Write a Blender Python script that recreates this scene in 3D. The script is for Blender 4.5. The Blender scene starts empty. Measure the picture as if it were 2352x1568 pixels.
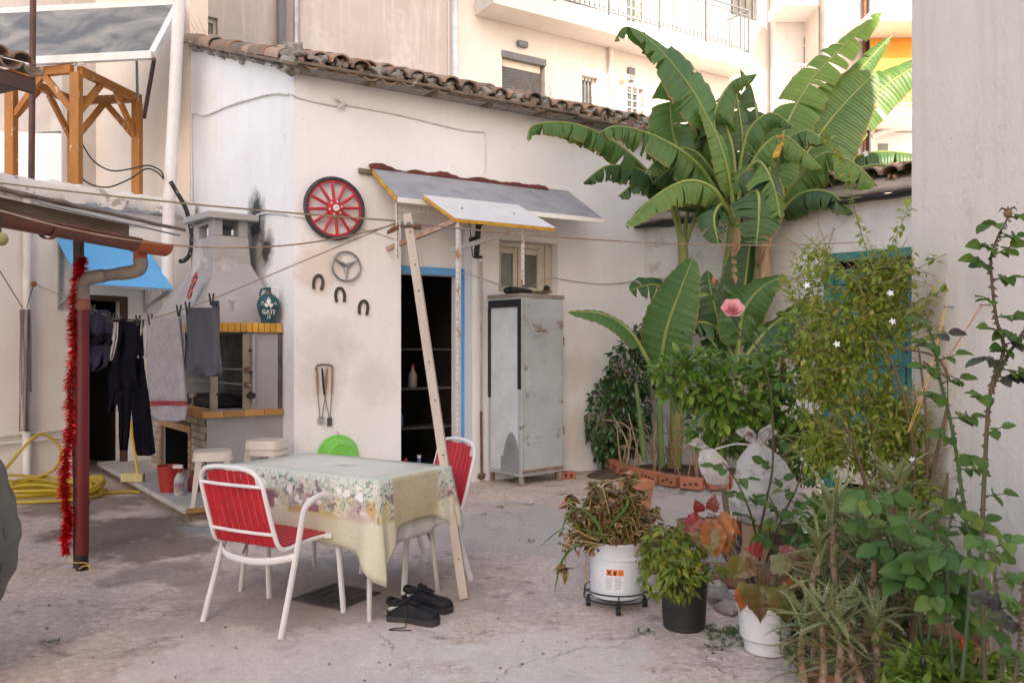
import bpy, math, random
from mathutils import Vector, Matrix, noise
V = Vector
R = math.radians
PI = math.pi
random.seed(7)
S = bpy.context.scene
C = S.collection

# ---------------------------------------------------------------- camera, sky, sun, exposure
F, H, CX, HZ = 1882.0, 1.42, 1176.0, 800.0      # focal length and horizon measured in a 2352 px wide frame
cam = bpy.data.cameras.new('camera'); camo = bpy.data.objects.new('camera', cam); C.objects.link(camo)
camo.location = (0, 0, H); camo.rotation_euler = (R(90), 0, 0)
cam.sensor_width = 36.0; cam.lens = 36.0 * F / 2352.0
cam.shift_y = 16.0 / 2352.0
cam.clip_start = 0.05; cam.clip_end = 600
S.camera = camo
SUN_EL, SUN_AZ = R(37), math.atan2(0.30, -0.95)
w = bpy.data.worlds.new('World'); S.world = w; w.use_nodes = True
nt = w.node_tree; nt.nodes.clear()
wo = nt.nodes.new('ShaderNodeOutputWorld'); bg = nt.nodes.new('ShaderNodeBackground'); sky = nt.nodes.new('ShaderNodeTexSky')
sky.sky_type = 'NISHITA'; sky.sun_disc = False; sky.sun_elevation = SUN_EL; sky.sun_rotation = SUN_AZ
sky.air_density = 1.0; sky.dust_density = 2.5; sky.ozone_density = 1.0
bg.inputs['Strength'].default_value = 0.15
nt.links.new(sky.outputs[0], bg.inputs[0]); nt.links.new(bg.outputs[0], wo.inputs[0])
sl = bpy.data.lights.new('sun', 'SUN'); slo = bpy.data.objects.new('sun', sl); C.objects.link(slo)
sl.energy = 4.0; sl.angle = R(0.5); sl.color = (1.0, 0.96, 0.89)
sd = V((math.sin(SUN_AZ)*math.cos(SUN_EL), math.cos(SUN_AZ)*math.cos(SUN_EL), math.sin(SUN_EL)))
slo.rotation_euler = (-sd).to_track_quat('-Z', 'Y').to_euler(); slo.location = (0, -5, 30)
vs = S.view_settings
vs.view_transform = 'Standard'; vs.look = 'None'; vs.gamma = 1.0; vs.use_curve_mapping = False
vs.exposure = 1.68
vs.use_white_balance = True; vs.white_balance_temperature = 7700; vs.white_balance_tint = 14

# ---------------------------------------------------------------- helpers
def at(vx, vy, Y): return V(((vx-CX)/F*Y, Y, H-(vy-HZ)/F*Y))
def gnd(vx, vy, z=0.0): return at(vx, vy, F*(H-z)/(vy-HZ))
class Fr:                                        # a vertical wall plane: x along it, y into it, z up
    def __init__(s, ox, oy, ang):
        s.o = V((ox, oy)); s.a = ang; s.u = V((math.cos(ang), math.sin(ang))); s.v = V((-math.sin(ang), math.cos(ang)))
    def px(s, vx, vy, y=0.0):
        d = V(((vx-CX)/F, 1.0)); Y = (y+s.o.dot(s.v))/d.dot(s.v)
        return V(((d*Y-s.o).dot(s.u), y, H-(vy-HZ)/F*Y))
    def w(s, x, y, z): p = s.o+s.u*x+s.v*y; return V((p.x, p.y, z))
    def loc3(s): return (s.o.x, s.o.y, 0)
    def L(s, p): q = V((p.x, p.y))-s.o; return V((q.dot(s.u), q.dot(s.v), p.z))

class MB:
    def __init__(s): s.v = []; s.f = []; s.uv = None
    def add(s, vs_, fs): n = len(s.v); s.v += [tuple(p) for p in vs_]; s.f += [tuple(i+n for i in f) for f in fs]; return s
    def box(s, c, d, rot=None):
        x, y, z = d[0]/2, d[1]/2, d[2]/2
        P = [V((a*x, b*y, e*z)) for e in (-1, 1) for b in (-1, 1) for a in (-1, 1)]
        if rot is not None: P = [rot @ p for p in P]
        c = V(c)
        return s.add([p+c for p in P], [(0,2,3,1), (4,5,7,6), (0,1,5,4), (2,6,7,3), (0,4,6,2), (1,3,7,5)])
    def bb(s, a, b): return s.box([(a[i]+b[i])/2 for i in range(3)], [abs(a[i]-b[i]) for i in range(3)])
    def beam(s, a, b, wd, hg, up=(0, 0, 1)):
        a, b = V(a), V(b); d = b-a; L = d.length; y = d.normalized(); x = y.cross(V(up))
        if x.length < 1e-4: x = V((1, 0, 0))
        x.normalize(); z = x.cross(y)
        return s.box((a+b)/2, (wd, L, hg), Matrix((x, y, z)).transposed())
    def tube(s, pts, r, seg=8, cap=True, close=False):
        pts = [V(p) for p in pts]; n = len(pts)
        rr = r if isinstance(r, (list, tuple)) else [r]*n
        prev = None; vs_ = []
        for i, p in enumerate(pts):
            if close: t = pts[(i+1) % n]-pts[i-1]
            else: t = pts[min(i+1, n-1)]-pts[max(i-1, 0)]
            if t.length < 1e-9: t = V((0, 0, 1))
            t.normalize()
            if prev is None:
                a = V((0, 0, 1)) if abs(t.z) < 0.9 else V((1, 0, 0)); prev = (a-t*a.dot(t)).normalized()
            else:
                prev = prev-t*prev.dot(t)
                if prev.length < 1e-6: prev = t.orthogonal()
                prev.normalize()
            b = t.cross(prev)
            for k in range(seg):
                an = 2*PI*k/seg; vs_.append(p+(prev*math.cos(an)+b*math.sin(an))*rr[i])
        fs = []
        for i in range(n if close else n-1):
            j = (i+1) % n
            for k in range(seg): fs.append((i*seg+k, i*seg+(k+1) % seg, j*seg+(k+1) % seg, j*seg+k))
        if cap and not close:
            fs.append(tuple(range(seg-1, -1, -1))); fs.append(tuple((n-1)*seg+k for k in range(seg)))
        return s.add(vs_, fs)
    def lathe(s, prof, seg=24, c=(0, 0, 0), M=None, capb=True, capt=False):
        c = V(c); vs_ = []
        for r, z in prof:
            for k in range(seg):
                p = V((r*math.cos(2*PI*k/seg), r*math.sin(2*PI*k/seg), z))
                if M is not None: p = M @ p
                vs_.append(p+c)
        fs = []
        for i in range(len(prof)-1):
            for k in range(seg): fs.append((i*seg+k, i*seg+(k+1) % seg, (i+1)*seg+(k+1) % seg, (i+1)*seg+k))
        if capb: fs.append(tuple(range(seg-1, -1, -1)))
        if capt: fs.append(tuple((len(prof)-1)*seg+k for k in range(seg)))
        return s.add(vs_, fs)
    def prism(s, poly, d, M=None):                # poly in (x, z), extruded along y by d
        n = len(poly); vs_ = [V((p[0], 0, p[1])) for p in poly]+[V((p[0], d, p[1])) for p in poly]
        if M is not None: vs_ = [M @ p for p in vs_]
        fs = [tuple(range(n)), tuple(range(2*n-1, n-1, -1))]+[(i, i+n, (i+1) % n+n, (i+1) % n) for i in range(n)]
        return s.add(vs_, fs)
    def ball(s, c, r, seg=12, ring=8, sc=(1, 1, 1), nz=0.0, sd_=0):
        c = V(c); vs_ = []
        for i in range(ring+1):
            th = PI*i/ring
            for k in range(seg):
                ph = 2*PI*k/seg; p = V((math.sin(th)*math.cos(ph)*sc[0], math.sin(th)*math.sin(ph)*sc[1], math.cos(th)*sc[2]))
                f = 1+nz*noise.noise(p*2+V((sd_, sd_*1.7, 0))) if nz else 1
                vs_.append(c+p*r*f)
        fs = [(i*seg+k, (i+1)*seg+k, (i+1)*seg+(k+1) % seg, i*seg+(k+1) % seg) for i in range(ring) for k in range(seg)]
        return s.add(vs_, fs)
    def grid(s, fn, nu, nv):                      # fn(u, v) -> point, u and v in 0..1
        vs_ = [fn(i/nu, j/nv) for j in range(nv+1) for i in range(nu+1)]
        fs = [(j*(nu+1)+i, j*(nu+1)+i+1, (j+1)*(nu+1)+i+1, (j+1)*(nu+1)+i) for j in range(nv) for i in range(nu)]
        return s.add(vs_, fs)
    def mesh(s, name, m, smooth=40):
        me = bpy.data.meshes.new(name); me.from_pydata(s.v, [], s.f); me.update()
        if m is not None: me.materials.append(m)
        if s.uv is not None:
            ul = me.uv_layers.new(name='UVMap')
            for lp in me.loops: ul.data[lp.index].uv = s.uv[lp.vertex_index]
        if smooth:
            for p in me.polygons: p.use_smooth = True
            if smooth < 180: me.set_sharp_from_angle(angle=R(smooth))
        return me
def link(name, me, parent=None, kind=None):
    o = bpy.data.objects.new(name, me); C.objects.link(o); o.parent = parent
    if kind: o['kind'] = kind
    return o
def part(mb, name, m, parent=None, bev=0, smooth=40, label=None, kind=None, solid=0, sub=0):
    o = link(name, mb.mesh(name, m, smooth), parent, kind)
    if solid: q = o.modifiers.new('s', 'SOLIDIFY'); q.thickness = solid; q.offset = 0
    if sub: q = o.modifiers.new('u', 'SUBSURF'); q.levels = q.render_levels = sub
    if bev: q = o.modifiers.new('b', 'BEVEL'); q.width = bev; q.segments = 2; q.limit_method = 'ANGLE'; q.angle_limit = R(40)
    if label: o['label'] = label
    return o
def tag(o, label, cat, group=None):
    o['label'] = label; o['category'] = cat
    if group: o['group'] = group
    return o
def thing(name, label, cat, loc=(0, 0, 0), rz=0.0, group=None):
    o = bpy.data.objects.new(name, None); o.empty_display_size = 0.1; C.objects.link(o)
    o.location = loc; o.rotation_euler = (0, 0, rz)
    return tag(o, label, cat, group)
def inst(name, me, parent, M=None, label=None):
    o = link(name, me, parent)
    if M is not None: o.matrix_local = M
    if label: o['label'] = label
    return o
def smoothpts(pts, n=6, close=False):            # Catmull-Rom
    P = [V(p) for p in pts]; out = []; m = len(P)
    for i in range(m if close else m-1):
        p0, p1, p2, p3 = (P[(i-1) % m], P[i], P[(i+1) % m], P[(i+2) % m]) if close else (P[max(i-1, 0)], P[i], P[i+1], P[min(i+2, m-1)])
        for k in range(n):
            t = k/n; out.append(0.5*((2*p1)+(p2-p0)*t+(2*p0-5*p1+4*p2-p3)*t*t+(3*p1-p0-3*p2+p3)*t**3))
    if not close: out.append(P[-1])
    return out
def sag(a, b, d, n=16): a, b = V(a), V(b); return [a.lerp(b, i/n)-V((0, 0, 4*d*(i/n)*(1-i/n))) for i in range(n+1)]
def arc(c, r, a0, a1, n, ax='xz'):
    o = []
    for i in range(n+1):
        a = a0+(a1-a0)*i/n; x, y = r*math.cos(a), r*math.sin(a)
        o.append(V(c)+(V((x, 0, y)) if ax == 'xz' else V((x, y, 0)) if ax == 'xy' else V((0, x, y))))
    return o
def frm(dirv, up=(0, 0, 1)):                      # matrix whose y axis is dirv and whose z axis leans to up
    y = V(dirv).normalized(); x = y.cross(V(up))
    if x.length < 1e-4: x = y.orthogonal()
    x.normalize(); z = x.cross(y); return Matrix((x, y, z)).transposed()
def M4(loc, m3=None, sc=1.0):
    m = (m3.to_4x4() if m3 is not None else Matrix.Identity(4)) @ Matrix.Scale(sc, 4); m.translation = V(loc); return m
rnd = random.uniform
def rv(s=1.0): return V((rnd(-s, s), rnd(-s, s), rnd(-s, s)))

# ---------------------------------------------------------------- procedural materials
MC = {}
def nn(t, typ, **k):
    n = t.nodes.new(typ)
    for a, b in k.items():
        if a in n.inputs: n.inputs[a].default_value = b
        else: setattr(n, a, b)
    return n
def ramp(t, src, lo, hi, a=0.0, b=1.0):
    n = nn(t, 'ShaderNodeMapRange'); t.links.new(src, n.inputs[0])
    n.inputs[1].default_value = lo; n.inputs[2].default_value = hi; n.inputs[3].default_value = a; n.inputs[4].default_value = b
    return n.outputs[0]
def mixc(t, fac, a, b, mode='MIX'):
    n = nn(t, 'ShaderNodeMix', data_type='RGBA', blend_type=mode)
    for s_, i in ((fac, 0), (a, 6), (b, 7)):
        if isinstance(s_, (int, float)): n.inputs[i].default_value = s_
        elif isinstance(s_, tuple): n.inputs[i].default_value = (*s_[:3], 1)
        else: t.links.new(s_, n.inputs[i])
    return n.outputs[2]
def mathn(t, op, a, b=None):
    n = nn(t, 'ShaderNodeMath', operation=op)
    for s_, i in ((a, 0), (b, 1)):
        if s_ is None: continue
        if isinstance(s_, (int, float)): n.inputs[i].default_value = s_
        else: t.links.new(s_, n.inputs[i])
    return n.outputs[0]
def noi(t, vec, scale, detail=4, rough=0.55, dist=0.0):
    n = nn(t, 'ShaderNodeTexNoise', Scale=scale, Detail=detail, Roughness=rough, Distortion=dist); t.links.new(vec, n.inputs['Vector']); return n.outputs['Fac']
def base(name, coord='pos', scl=(1, 1, 1)):
    m = bpy.data.materials.new(name); m.use_nodes = True; t = m.node_tree; b = t.nodes['Principled BSDF']
    if coord == 'pos': vec = nn(t, 'ShaderNodeNewGeometry').outputs['Position']
    elif coord == 'uv': vec = nn(t, 'ShaderNodeTexCoord').outputs['UV']
    else: vec = nn(t, 'ShaderNodeTexCoord').outputs['Object']
    if scl != (1, 1, 1):
        mp = nn(t, 'ShaderNodeMapping'); mp.inputs['Scale'].default_value = scl; t.links.new(vec, mp.inputs[0]); vec = mp.outputs[0]
    return m, t, b, vec
def bump(t, b, h, st, dist=0.01):
    n = nn(t, 'ShaderNodeBump', Strength=st, Distance=dist); t.links.new(h, n.inputs['Height']); t.links.new(n.outputs[0], b.inputs['Normal'])
def mat(name, col, col2=None, rough=0.6, scale=4.0, lo=0.4, hi=0.65, var=0.12, vscale=25.0, stain=None, sscale=7.0, slo=0.62, shi=0.7,
        metal=0.0, spec=0.4, bmp=0.15, bscale=60.0, coord='pos', scl=(1, 1, 1), isl=0.0, obj=0.0):
    if name in MC: return MC[name]
    m, t, b, vec = base(name, coord, scl)
    c = mixc(t, ramp(t, noi(t, vec, scale), lo, hi), tuple(col), tuple(col2 or [x*0.8 for x in col]))
    if stain: c = mixc(t, ramp(t, noi(t, vec, sscale, 6, 0.65, 0.4), slo, shi), c, tuple(stain))
    if var: c = mixc(t, 1.0, c, mixc(t, noi(t, vec, vscale, 3), (1-var,)*3, (1+var,)*3), 'MULTIPLY')
    if isl: c = mixc(t, 1.0, c, mixc(t, nn(t, 'ShaderNodeNewGeometry').outputs['Random Per Island'], (1-isl,)*3, (1+isl,)*3), 'MULTIPLY')
    if obj: c = mixc(t, 1.0, c, mixc(t, nn(t, 'ShaderNodeObjectInfo').outputs['Random'], (1-obj,)*3, (1+obj,)*3), 'MULTIPLY')
    t.links.new(c, b.inputs['Base Color'])
    b.inputs['Roughness'].default_value = rough; b.inputs['Metallic'].default_value = metal; b.inputs['Specular IOR Level'].default_value = spec
    if bmp: bump(t, b, noi(t, vec, bscale, 4), bmp)
    MC[name] = m; return m
def leafmat(name, a, b_, c_=None, rough=0.4, trans=0.35, spec=0.4, vein=0, pc=0.8):
    if name in MC: return MC[name]
    m, t, b, vec = base(name)
    g = mathn(t, 'FRACT', mathn(t, 'ADD', nn(t, 'ShaderNodeNewGeometry').outputs['Random Per Island'], mathn(t, 'MULTIPLY', nn(t, 'ShaderNodeObjectInfo').outputs['Random'], 7.7)))
    col = mixc(t, g, tuple(a), tuple(b_))
    if c_: col = mixc(t, ramp(t, mathn(t, 'FRACT', mathn(t, 'MULTIPLY', g, 37.3)), pc, min(1, pc+.12)), col, tuple(c_))
    col = mixc(t, 1.0, col, mixc(t, noi(t, vec, 18, 3), (0.8,)*3, (1.2,)*3), 'MULTIPLY')
    if vein:                                      # fine cross veins along the blade
        uvn = nn(t, 'ShaderNodeTexCoord').outputs['UV']; sx = nn(t, 'ShaderNodeSeparateXYZ'); t.links.new(uvn, sx.inputs[0])
        q = mathn(t, 'ADD', mathn(t, 'MULTIPLY', sx.outputs[0], vein), mathn(t, 'MULTIPLY', noi(t, vec, 6, 2), 3.0)); s1 = mathn(t, 'SINE', q); s2 = mathn(t, 'SINE', mathn(t, 'MULTIPLY', q, .37))
        col = mixc(t, 1.0, col, mixc(t, ramp(t, mathn(t, 'ADD', s1, s2), -2, 2), (.9,)*3, (1.1,)*3), 'MULTIPLY'); bump(t, b, s1, .25, .005)
        col = mixc(t, ramp(t, mathn(t, 'ADD', sx.outputs[1], mathn(t, 'MULTIPLY', noi(t, vec, 9, 3), .12)), .99, 1.05), col, (.26, .17, .05)); col = mixc(t, ramp(t, noi(t, vec, 2.3, 4), .55, .75, 0, .6), col, mixc(t, .5, col, (.19, .24, .07)))
    t.links.new(col, b.inputs['Base Color']); b.inputs['Roughness'].default_value = rough; b.inputs['Specular IOR Level'].default_value = spec
    tr = nn(t, 'ShaderNodeBsdfTranslucent'); t.links.new(mixc(t, 1.0, col, (1.35, 1.25, .6), 'MULTIPLY'), tr.inputs[0])
    mx = nn(t, 'ShaderNodeMixShader'); mx.inputs[0].default_value = trans
    t.links.new(b.outputs[0], mx.inputs[1]); t.links.new(tr.outputs[0], mx.inputs[2])
    t.links.new(mx.outputs[0], t.nodes['Material Output'].inputs[0]); MC[name] = m; return m
# ---------------------------------------------------------------- wall planes of the place
fB = Fr(-2.05, 7.7, math.atan2(.528, .849))      # long white facade with the door
fA = Fr(-2.05, 7.7, math.atan2(-.796, .606))     # its gable side, x < 0
fL = Fr(-5.25, 8.4, math.atan2(.801, .598))      # left house below the terrace
fC = Fr(1.61, 9.98, math.atan2(-.704, .71))      # low outbuilding with the green door
fD = Fr(-5.2, 12.8, math.atan2(.528, .849))      # flats behind
RX, RY = 2.25, 4.63                              # right wall: plane and far edge

def plaster(name, col, col2, stain, spots=(), slo=0.63, shi=0.72, sscale=2.2, bmp=0.35, streak=0.05):
    m, t, b, vec = base(name)
    c = mixc(t, ramp(t, noi(t, vec, 1.3, 5, 0.6), .35, .7), tuple(col), tuple(col2))
    mp = nn(t, 'ShaderNodeMapping'); mp.inputs['Scale'].default_value = (5, 5, .35); t.links.new(vec, mp.inputs[0])
    c = mixc(t, ramp(t, noi(t, mp.outputs[0], 2.0, 5, .65), .5, .75, 0, streak*3), c, tuple(stain))
    c = mixc(t, ramp(t, noi(t, vec, sscale, 8, .7, .3), slo, shi, 0, .85), c, tuple(stain))
    c = mixc(t, ramp(t, noi(t, vec, 22, 4, .7), .66, .72, 0, .35), c, tuple(x*.45 for x in stain))
    for cen, rad, sc_, amt, hard in spots:
        d = nn(t, 'ShaderNodeVectorMath', operation='DISTANCE'); t.links.new(vec, d.inputs[0]); d.inputs[1].default_value = cen
        q = mathn(t, 'SUBTRACT', mathn(t, 'DIVIDE', d.outputs['Value'], rad), mathn(t, 'MULTIPLY', mathn(t, 'SUBTRACT', noi(t, vec, 5.0, 8, .75), .5), 1.7))
        c = mixc(t, ramp(t, q, 1.0-hard, 1.0, amt, 0), c, tuple(sc_))
    t.links.new(c, b.inputs['Base Color']); b.inputs['Roughness'].default_value = .85; b.inputs['Specular IOR Level'].default_value = .25
    h = mathn(t, 'ADD', mathn(t, 'MULTIPLY', noi(t, vec, 3.0, 4), 3.0), noi(t, vec, 35, 5, .6))
    bump(t, b, h, bmp, .012); MC[name] = m; return m
def wall_holes(x0, x1, z0, z1, holes, y0, y1):
    mb = MB(); xs = sorted({x0, x1, *[h[0] for h in holes], *[h[1] for h in holes]}); zs = sorted({z0, z1, *[h[2] for h in holes], *[h[3] for h in holes]})
    for a, b in zip(xs, xs[1:]):
        for c, d in zip(zs, zs[1:]):
            mx, mz = (a+b)/2, (c+d)/2
            if any(h[0] < mx < h[1] and h[2] < mz < h[3] for h in holes): continue
            mb.add([(a, y0, c), (b, y0, c), (b, y0, d), (a, y0, d)], [(0, 1, 2, 3)])
            mb.add([(a, y1, c), (b, y1, c), (b, y1, d), (a, y1, d)], [(3, 2, 1, 0)])
    for (a, b, c, d) in holes:
        mb.add([(a, y0, c), (a, y1, c), (a, y1, d), (a, y0, d)], [(0, 1, 2, 3)]); mb.add([(b, y0, c), (b, y1, c), (b, y1, d), (b, y0, d)], [(3, 2, 1, 0)])
        mb.add([(a, y0, d), (a, y1, d), (b, y1, d), (b, y0, d)], [(0, 1, 2, 3)])
        if c > z0: mb.add([(a, y0, c), (a, y1, c), (b, y1, c), (b, y0, c)], [(3, 2, 1, 0)])
    for a in (x0, x1): mb.add([(a, y0, z0), (a, y1, z0), (a, y1, z1), (a, y0, z1)], [(0, 1, 2, 3)])
    mb.add([(x0, y0, z1), (x1, y0, z1), (x1, y1, z1), (x0, y1, z1)], [(0, 1, 2, 3)])
    return mb

# ---------------------------------------------------------------- ground
def ground_mat():
    m, t, b, vec = base('concrete_ground')
    big = noi(t, vec, .55, 6, .6, .2)
    c = mixc(t, ramp(t, big, .42, .6), (.60, .465, .395), (.46, .385, .345))
    c = mixc(t, ramp(t, noi(t, vec, 2.6, 7, .7, .3), .44, .66, 0, .8), c, (.66, .55, .47))
    c = mixc(t, ramp(t, noi(t, vec, 3.3, 8, .72, .6), .56, .66, 0, .8), c, (.25, .195, .165))
    c = mixc(t, ramp(t, noi(t, vec, 14, 6, .75, .2), .57, .68, 0, .85), c, (.80, .71, .645))
    c = mixc(t, ramp(t, noi(t, vec, 60, 3, .6), .62, .7, 0, .7), c, (.16, .125, .105)); c = mixc(t, 1.0, c, mixc(t, ramp(t, noi(t, vec, 24, 5, .75), .3, .7), (.68, .67, .66), (1.28, 1.28, 1.28)), 'MULTIPLY')
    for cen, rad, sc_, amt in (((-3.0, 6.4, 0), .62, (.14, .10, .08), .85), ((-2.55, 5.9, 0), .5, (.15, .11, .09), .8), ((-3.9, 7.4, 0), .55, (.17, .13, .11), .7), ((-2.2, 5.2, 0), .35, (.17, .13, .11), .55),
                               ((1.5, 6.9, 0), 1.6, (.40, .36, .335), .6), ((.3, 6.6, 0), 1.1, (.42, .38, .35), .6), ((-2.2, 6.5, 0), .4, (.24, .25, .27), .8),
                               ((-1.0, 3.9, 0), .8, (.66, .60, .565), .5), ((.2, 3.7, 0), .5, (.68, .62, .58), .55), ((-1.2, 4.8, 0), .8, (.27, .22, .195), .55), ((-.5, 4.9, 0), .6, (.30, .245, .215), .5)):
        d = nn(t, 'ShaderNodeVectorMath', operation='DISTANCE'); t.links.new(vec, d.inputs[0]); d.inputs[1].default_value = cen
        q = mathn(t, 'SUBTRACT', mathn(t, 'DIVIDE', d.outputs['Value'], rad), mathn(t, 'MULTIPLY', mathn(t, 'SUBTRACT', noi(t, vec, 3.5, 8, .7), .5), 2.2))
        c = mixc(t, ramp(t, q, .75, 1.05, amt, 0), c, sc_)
    dv = nn(t, 'ShaderNodeVectorMath', operation='ADD'); t.links.new(vec, dv.inputs[0])
    nz = nn(t, 'ShaderNodeTexNoise', Scale=1.7, Detail=8, Roughness=.65); t.links.new(vec, nz.inputs['Vector'])
    sc2 = nn(t, 'ShaderNodeVectorMath', operation='SCALE'); sc2.inputs['Scale'].default_value = .55; t.links.new(nz.outputs['Color'], sc2.inputs[0]); t.links.new(sc2.outputs[0], dv.inputs[1])
    vo = nn(t, 'ShaderNodeTexVoronoi', feature='DISTANCE_TO_EDGE', Scale=.8); t.links.new(dv.outputs[0], vo.inputs['Vector'])
    msk = ramp(t, noi(t, vec, .9, 3), .40, .50)
    crk = mathn(t, 'MULTIPLY', ramp(t, vo.outputs['Distance'], .0008, .0036, 1, 0), msk)
    c = mixc(t, mathn(t, 'MULTIPLY', crk, .6), c, (.09, .07, .06))
    t.links.new(c, b.inputs['Base Color']); b.inputs['Roughness'].default_value = .8; b.inputs['Specular IOR Level'].default_value = .3
    h = mathn(t, 'SUBTRACT', mathn(t, 'ADD', mathn(t, 'MULTIPLY', noi(t, vec, 4, 6, .6), 2), noi(t, vec, 45, 5, .65)), mathn(t, 'MULTIPLY', crk, 1.2))
    bump(t, b, h, .55, .012); return m
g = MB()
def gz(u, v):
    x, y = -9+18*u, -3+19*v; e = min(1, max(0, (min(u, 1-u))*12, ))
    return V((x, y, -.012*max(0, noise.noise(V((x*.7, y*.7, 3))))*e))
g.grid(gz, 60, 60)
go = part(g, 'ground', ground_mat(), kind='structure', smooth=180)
g = MB()
for a, b in (((-90, -60), (-9, 90)), ((9, -60), (90, 90)), ((-9, 16), (9, 90)), ((-9, -60), (9, -3))):
    g.add([(a[0], a[1], -.004), (b[0], a[1], -.004), (b[0], b[1], -.004), (a[0], b[1], -.004)], [(0, 1, 2, 3)])
part(g, 'outer_ground', mat('outer_ground', (.3, .28, .26), (.22, .21, .2)), kind='structure', smooth=0)

# ---------------------------------------------------------------- common materials
white = (.81, .80, .82)
soot_and_shade = (.02, .02, .022)
mWB = plaster('house_plaster', white, (.755, .735, .74), (.60, .545, .50), spots=[
    (tuple(fA.w(-1.0, 0, 2.75)), .36, soot_and_shade, .95, .7), (tuple(fA.w(-.70, 0, 2.42)), .26, soot_and_shade, .95, .7),
    (tuple(fB.px(735, 620)[i] if 0 else fB.w(*fB.px(735, 620))[i] for i in range(3)), .3, (.64, .53, .45), .7, .4),
    (tuple(fB.w(*fB.px(750, 800))), .34, (.60, .565, .54), .6, .5), (tuple(fB.w(*fB.px(735, 880))), .3, (.58, .53, .50), .5, .5),
    (tuple(fB.w(*fB.px(860, 880))), .3, (.60, .55, .51), .45, .6), (tuple(fB.w(*fB.px(1335, 850))), .3, (.5, .42, .35), .35, .6), (tuple(fB.w(*fB.px(1330, 1000))), .4, (.6, .55, .5), .5, .6)], slo=.66, shi=.75)
mWL = plaster('left_plaster', (.80, .775, .77), (.73, .70, .68), (.62, .55, .49), slo=.68, shi=.78)
mPar = plaster('parapet_plaster', (.78, .76, .75), (.7, .68, .66), (.30, .28, .26), slo=.545, shi=.60, sscale=5)
mConc = plaster('stained_concrete', (.50, .45, .42), (.42, .375, .35), (.62, .58, .55), slo=.52, shi=.7, sscale=1.0, streak=.25)
mBeige = plaster('beige_render', (.68, .63, .59), (.62, .57, .53), (.55, .48, .42), slo=.66, shi=.8, sscale=1.0)
mPeach = plaster('peach_render', (.82, .69, .58), (.77, .645, .54), (.62, .52, .45), slo=.64, shi=.8, sscale=1.2)
mRight = plaster('right_plaster', (.88, .75, .65), (.83, .69, .59), (.58, .48, .42), slo=.62, shi=.78, sscale=1.6, streak=.10, spots=[((RX, 3.95, 1.75), .22, (.66, .56, .50), .5, .7), ((RX, 4.4, 1.62), .2, (.62, .50, .44), .5, .7), ((RX, 3.8, .1), .5, (.42, .36, .32), .6, .7), ((RX, 4.4, .15), .5, (.45, .38, .34), .6, .7)])
mOut = plaster('outbuilding_plaster', (.70, .68, .66), (.56, .535, .51), (.36, .33, .30), slo=.57, shi=.68, sscale=2.5, bmp=.8)
mTile = mat('roof_tile', (.40, .225, .14), (.29, .22, .17), rough=.9, scale=9, var=.3, stain=(.20, .18, .155), sscale=5, slo=.46, shi=.62, bmp=.5, obj=.3)
mMort = mat('mortar', (.36, .335, .31), (.24, .22, .2), rough=.95, scale=12, bmp=.8, bscale=40)
mOldW = mat('old_wood', (.20, .15, .115), (.12, .09, .07), rough=.9, scale=6, scl=(1, 1, 1), stain=(.38, .34, .3), slo=.6, shi=.66, bmp=.5)
mDark = mat('interior_shade', (.07, .064, .06), rough=.95, bmp=0)  # interiors coloured near black in place of their shade
mCable = mat('painted_cable', (.72, .70, .69), (.6, .57, .54), rough=.6)
mBlack = mat('black_rubber', (.016, .016, .018), rough=.55)
mWhiteP = mat('white_paint', (.74, .73, .72), (.66, .64, .62), rough=.45, bmp=.05)
mBlueP = mat('blue_paint', (.10, .36, .68), (.085, .31, .62), rough=.5, bmp=.2)
mGlass = mat('dirty_glass', (.12, .12, .105), (.085, .085, .08), rough=.3, spec=.6, bmp=0)
mSteel = mat('galvanised', (.46, .46, .47), (.36, .35, .34), rough=.45, metal=.6)
mGreyM = mat('grey_metal', (.16, .165, .18), (.12, .12, .13), rough=.5)
mRust = mat('rusty_iron', (.19, .085, .045), (.11, .06, .04), rough=.85, scale=14, bmp=.4)
mCream = mat('cream_paint', (.62, .57, .47), (.54, .49, .40), rough=.5, stain=(.4, .35, .28), slo=.66, shi=.72)

# ---------------------------------------------------------------- barrel tiles
def tile_mesh(rr, sd_):
    random.seed(sd_); mb = MB(); n = 9; Ls = [0, .02, .2, .42]
    vo, vi = [], []
    for y in Ls:
        r = rr*(1-.16*y/.42)
        for k in range(n+1):
            a = PI*k/n; j = 1+.02*noise.noise(V((k*.6, y*8, sd_)))
            vo.append((r*j*math.cos(a), y+.012*noise.noise(V((k*.9, sd_, 1))), r*j*math.sin(a)*.82)); vi.append(((r-.016)*j*math.cos(a), y+.012*noise.noise(V((k*.9, sd_, 1))), (r-.016)*j*math.sin(a)*.82-.002))
    m = n+1; o = len(vo); fs = []
    for i in range(len(Ls)-1):
        for k in range(n):
            fs.append((i*m+k, (i+1)*m+k, (i+1)*m+k+1, i*m+k+1)); fs.append((o+i*m+k, o+i*m+k+1, o+(i+1)*m+k+1, o+(i+1)*m+k))
    for k in range(n): fs.append((k, k+1, o+k+1, o+k))
    for i in range(len(Ls)-1):
        fs.append((i*m, o+i*m, o+(i+1)*m, (i+1)*m)); fs.append((i*m+n, (i+1)*m+n, o+(i+1)*m+n, o+i*m+n))
    return mb.add(vo+vi, fs).mesh('tile', mTile, 50)
TM = [tile_mesh(.098, i) for i in range(3)]
random.seed(11)
MM = []
for i in range(3):
    q = MB().ball((0, 0, 0), .07, 12, 9, (1, .8, .72), 1.3, i*5+1); MM.append(q.mesh('mortar', mMort, 180))
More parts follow.
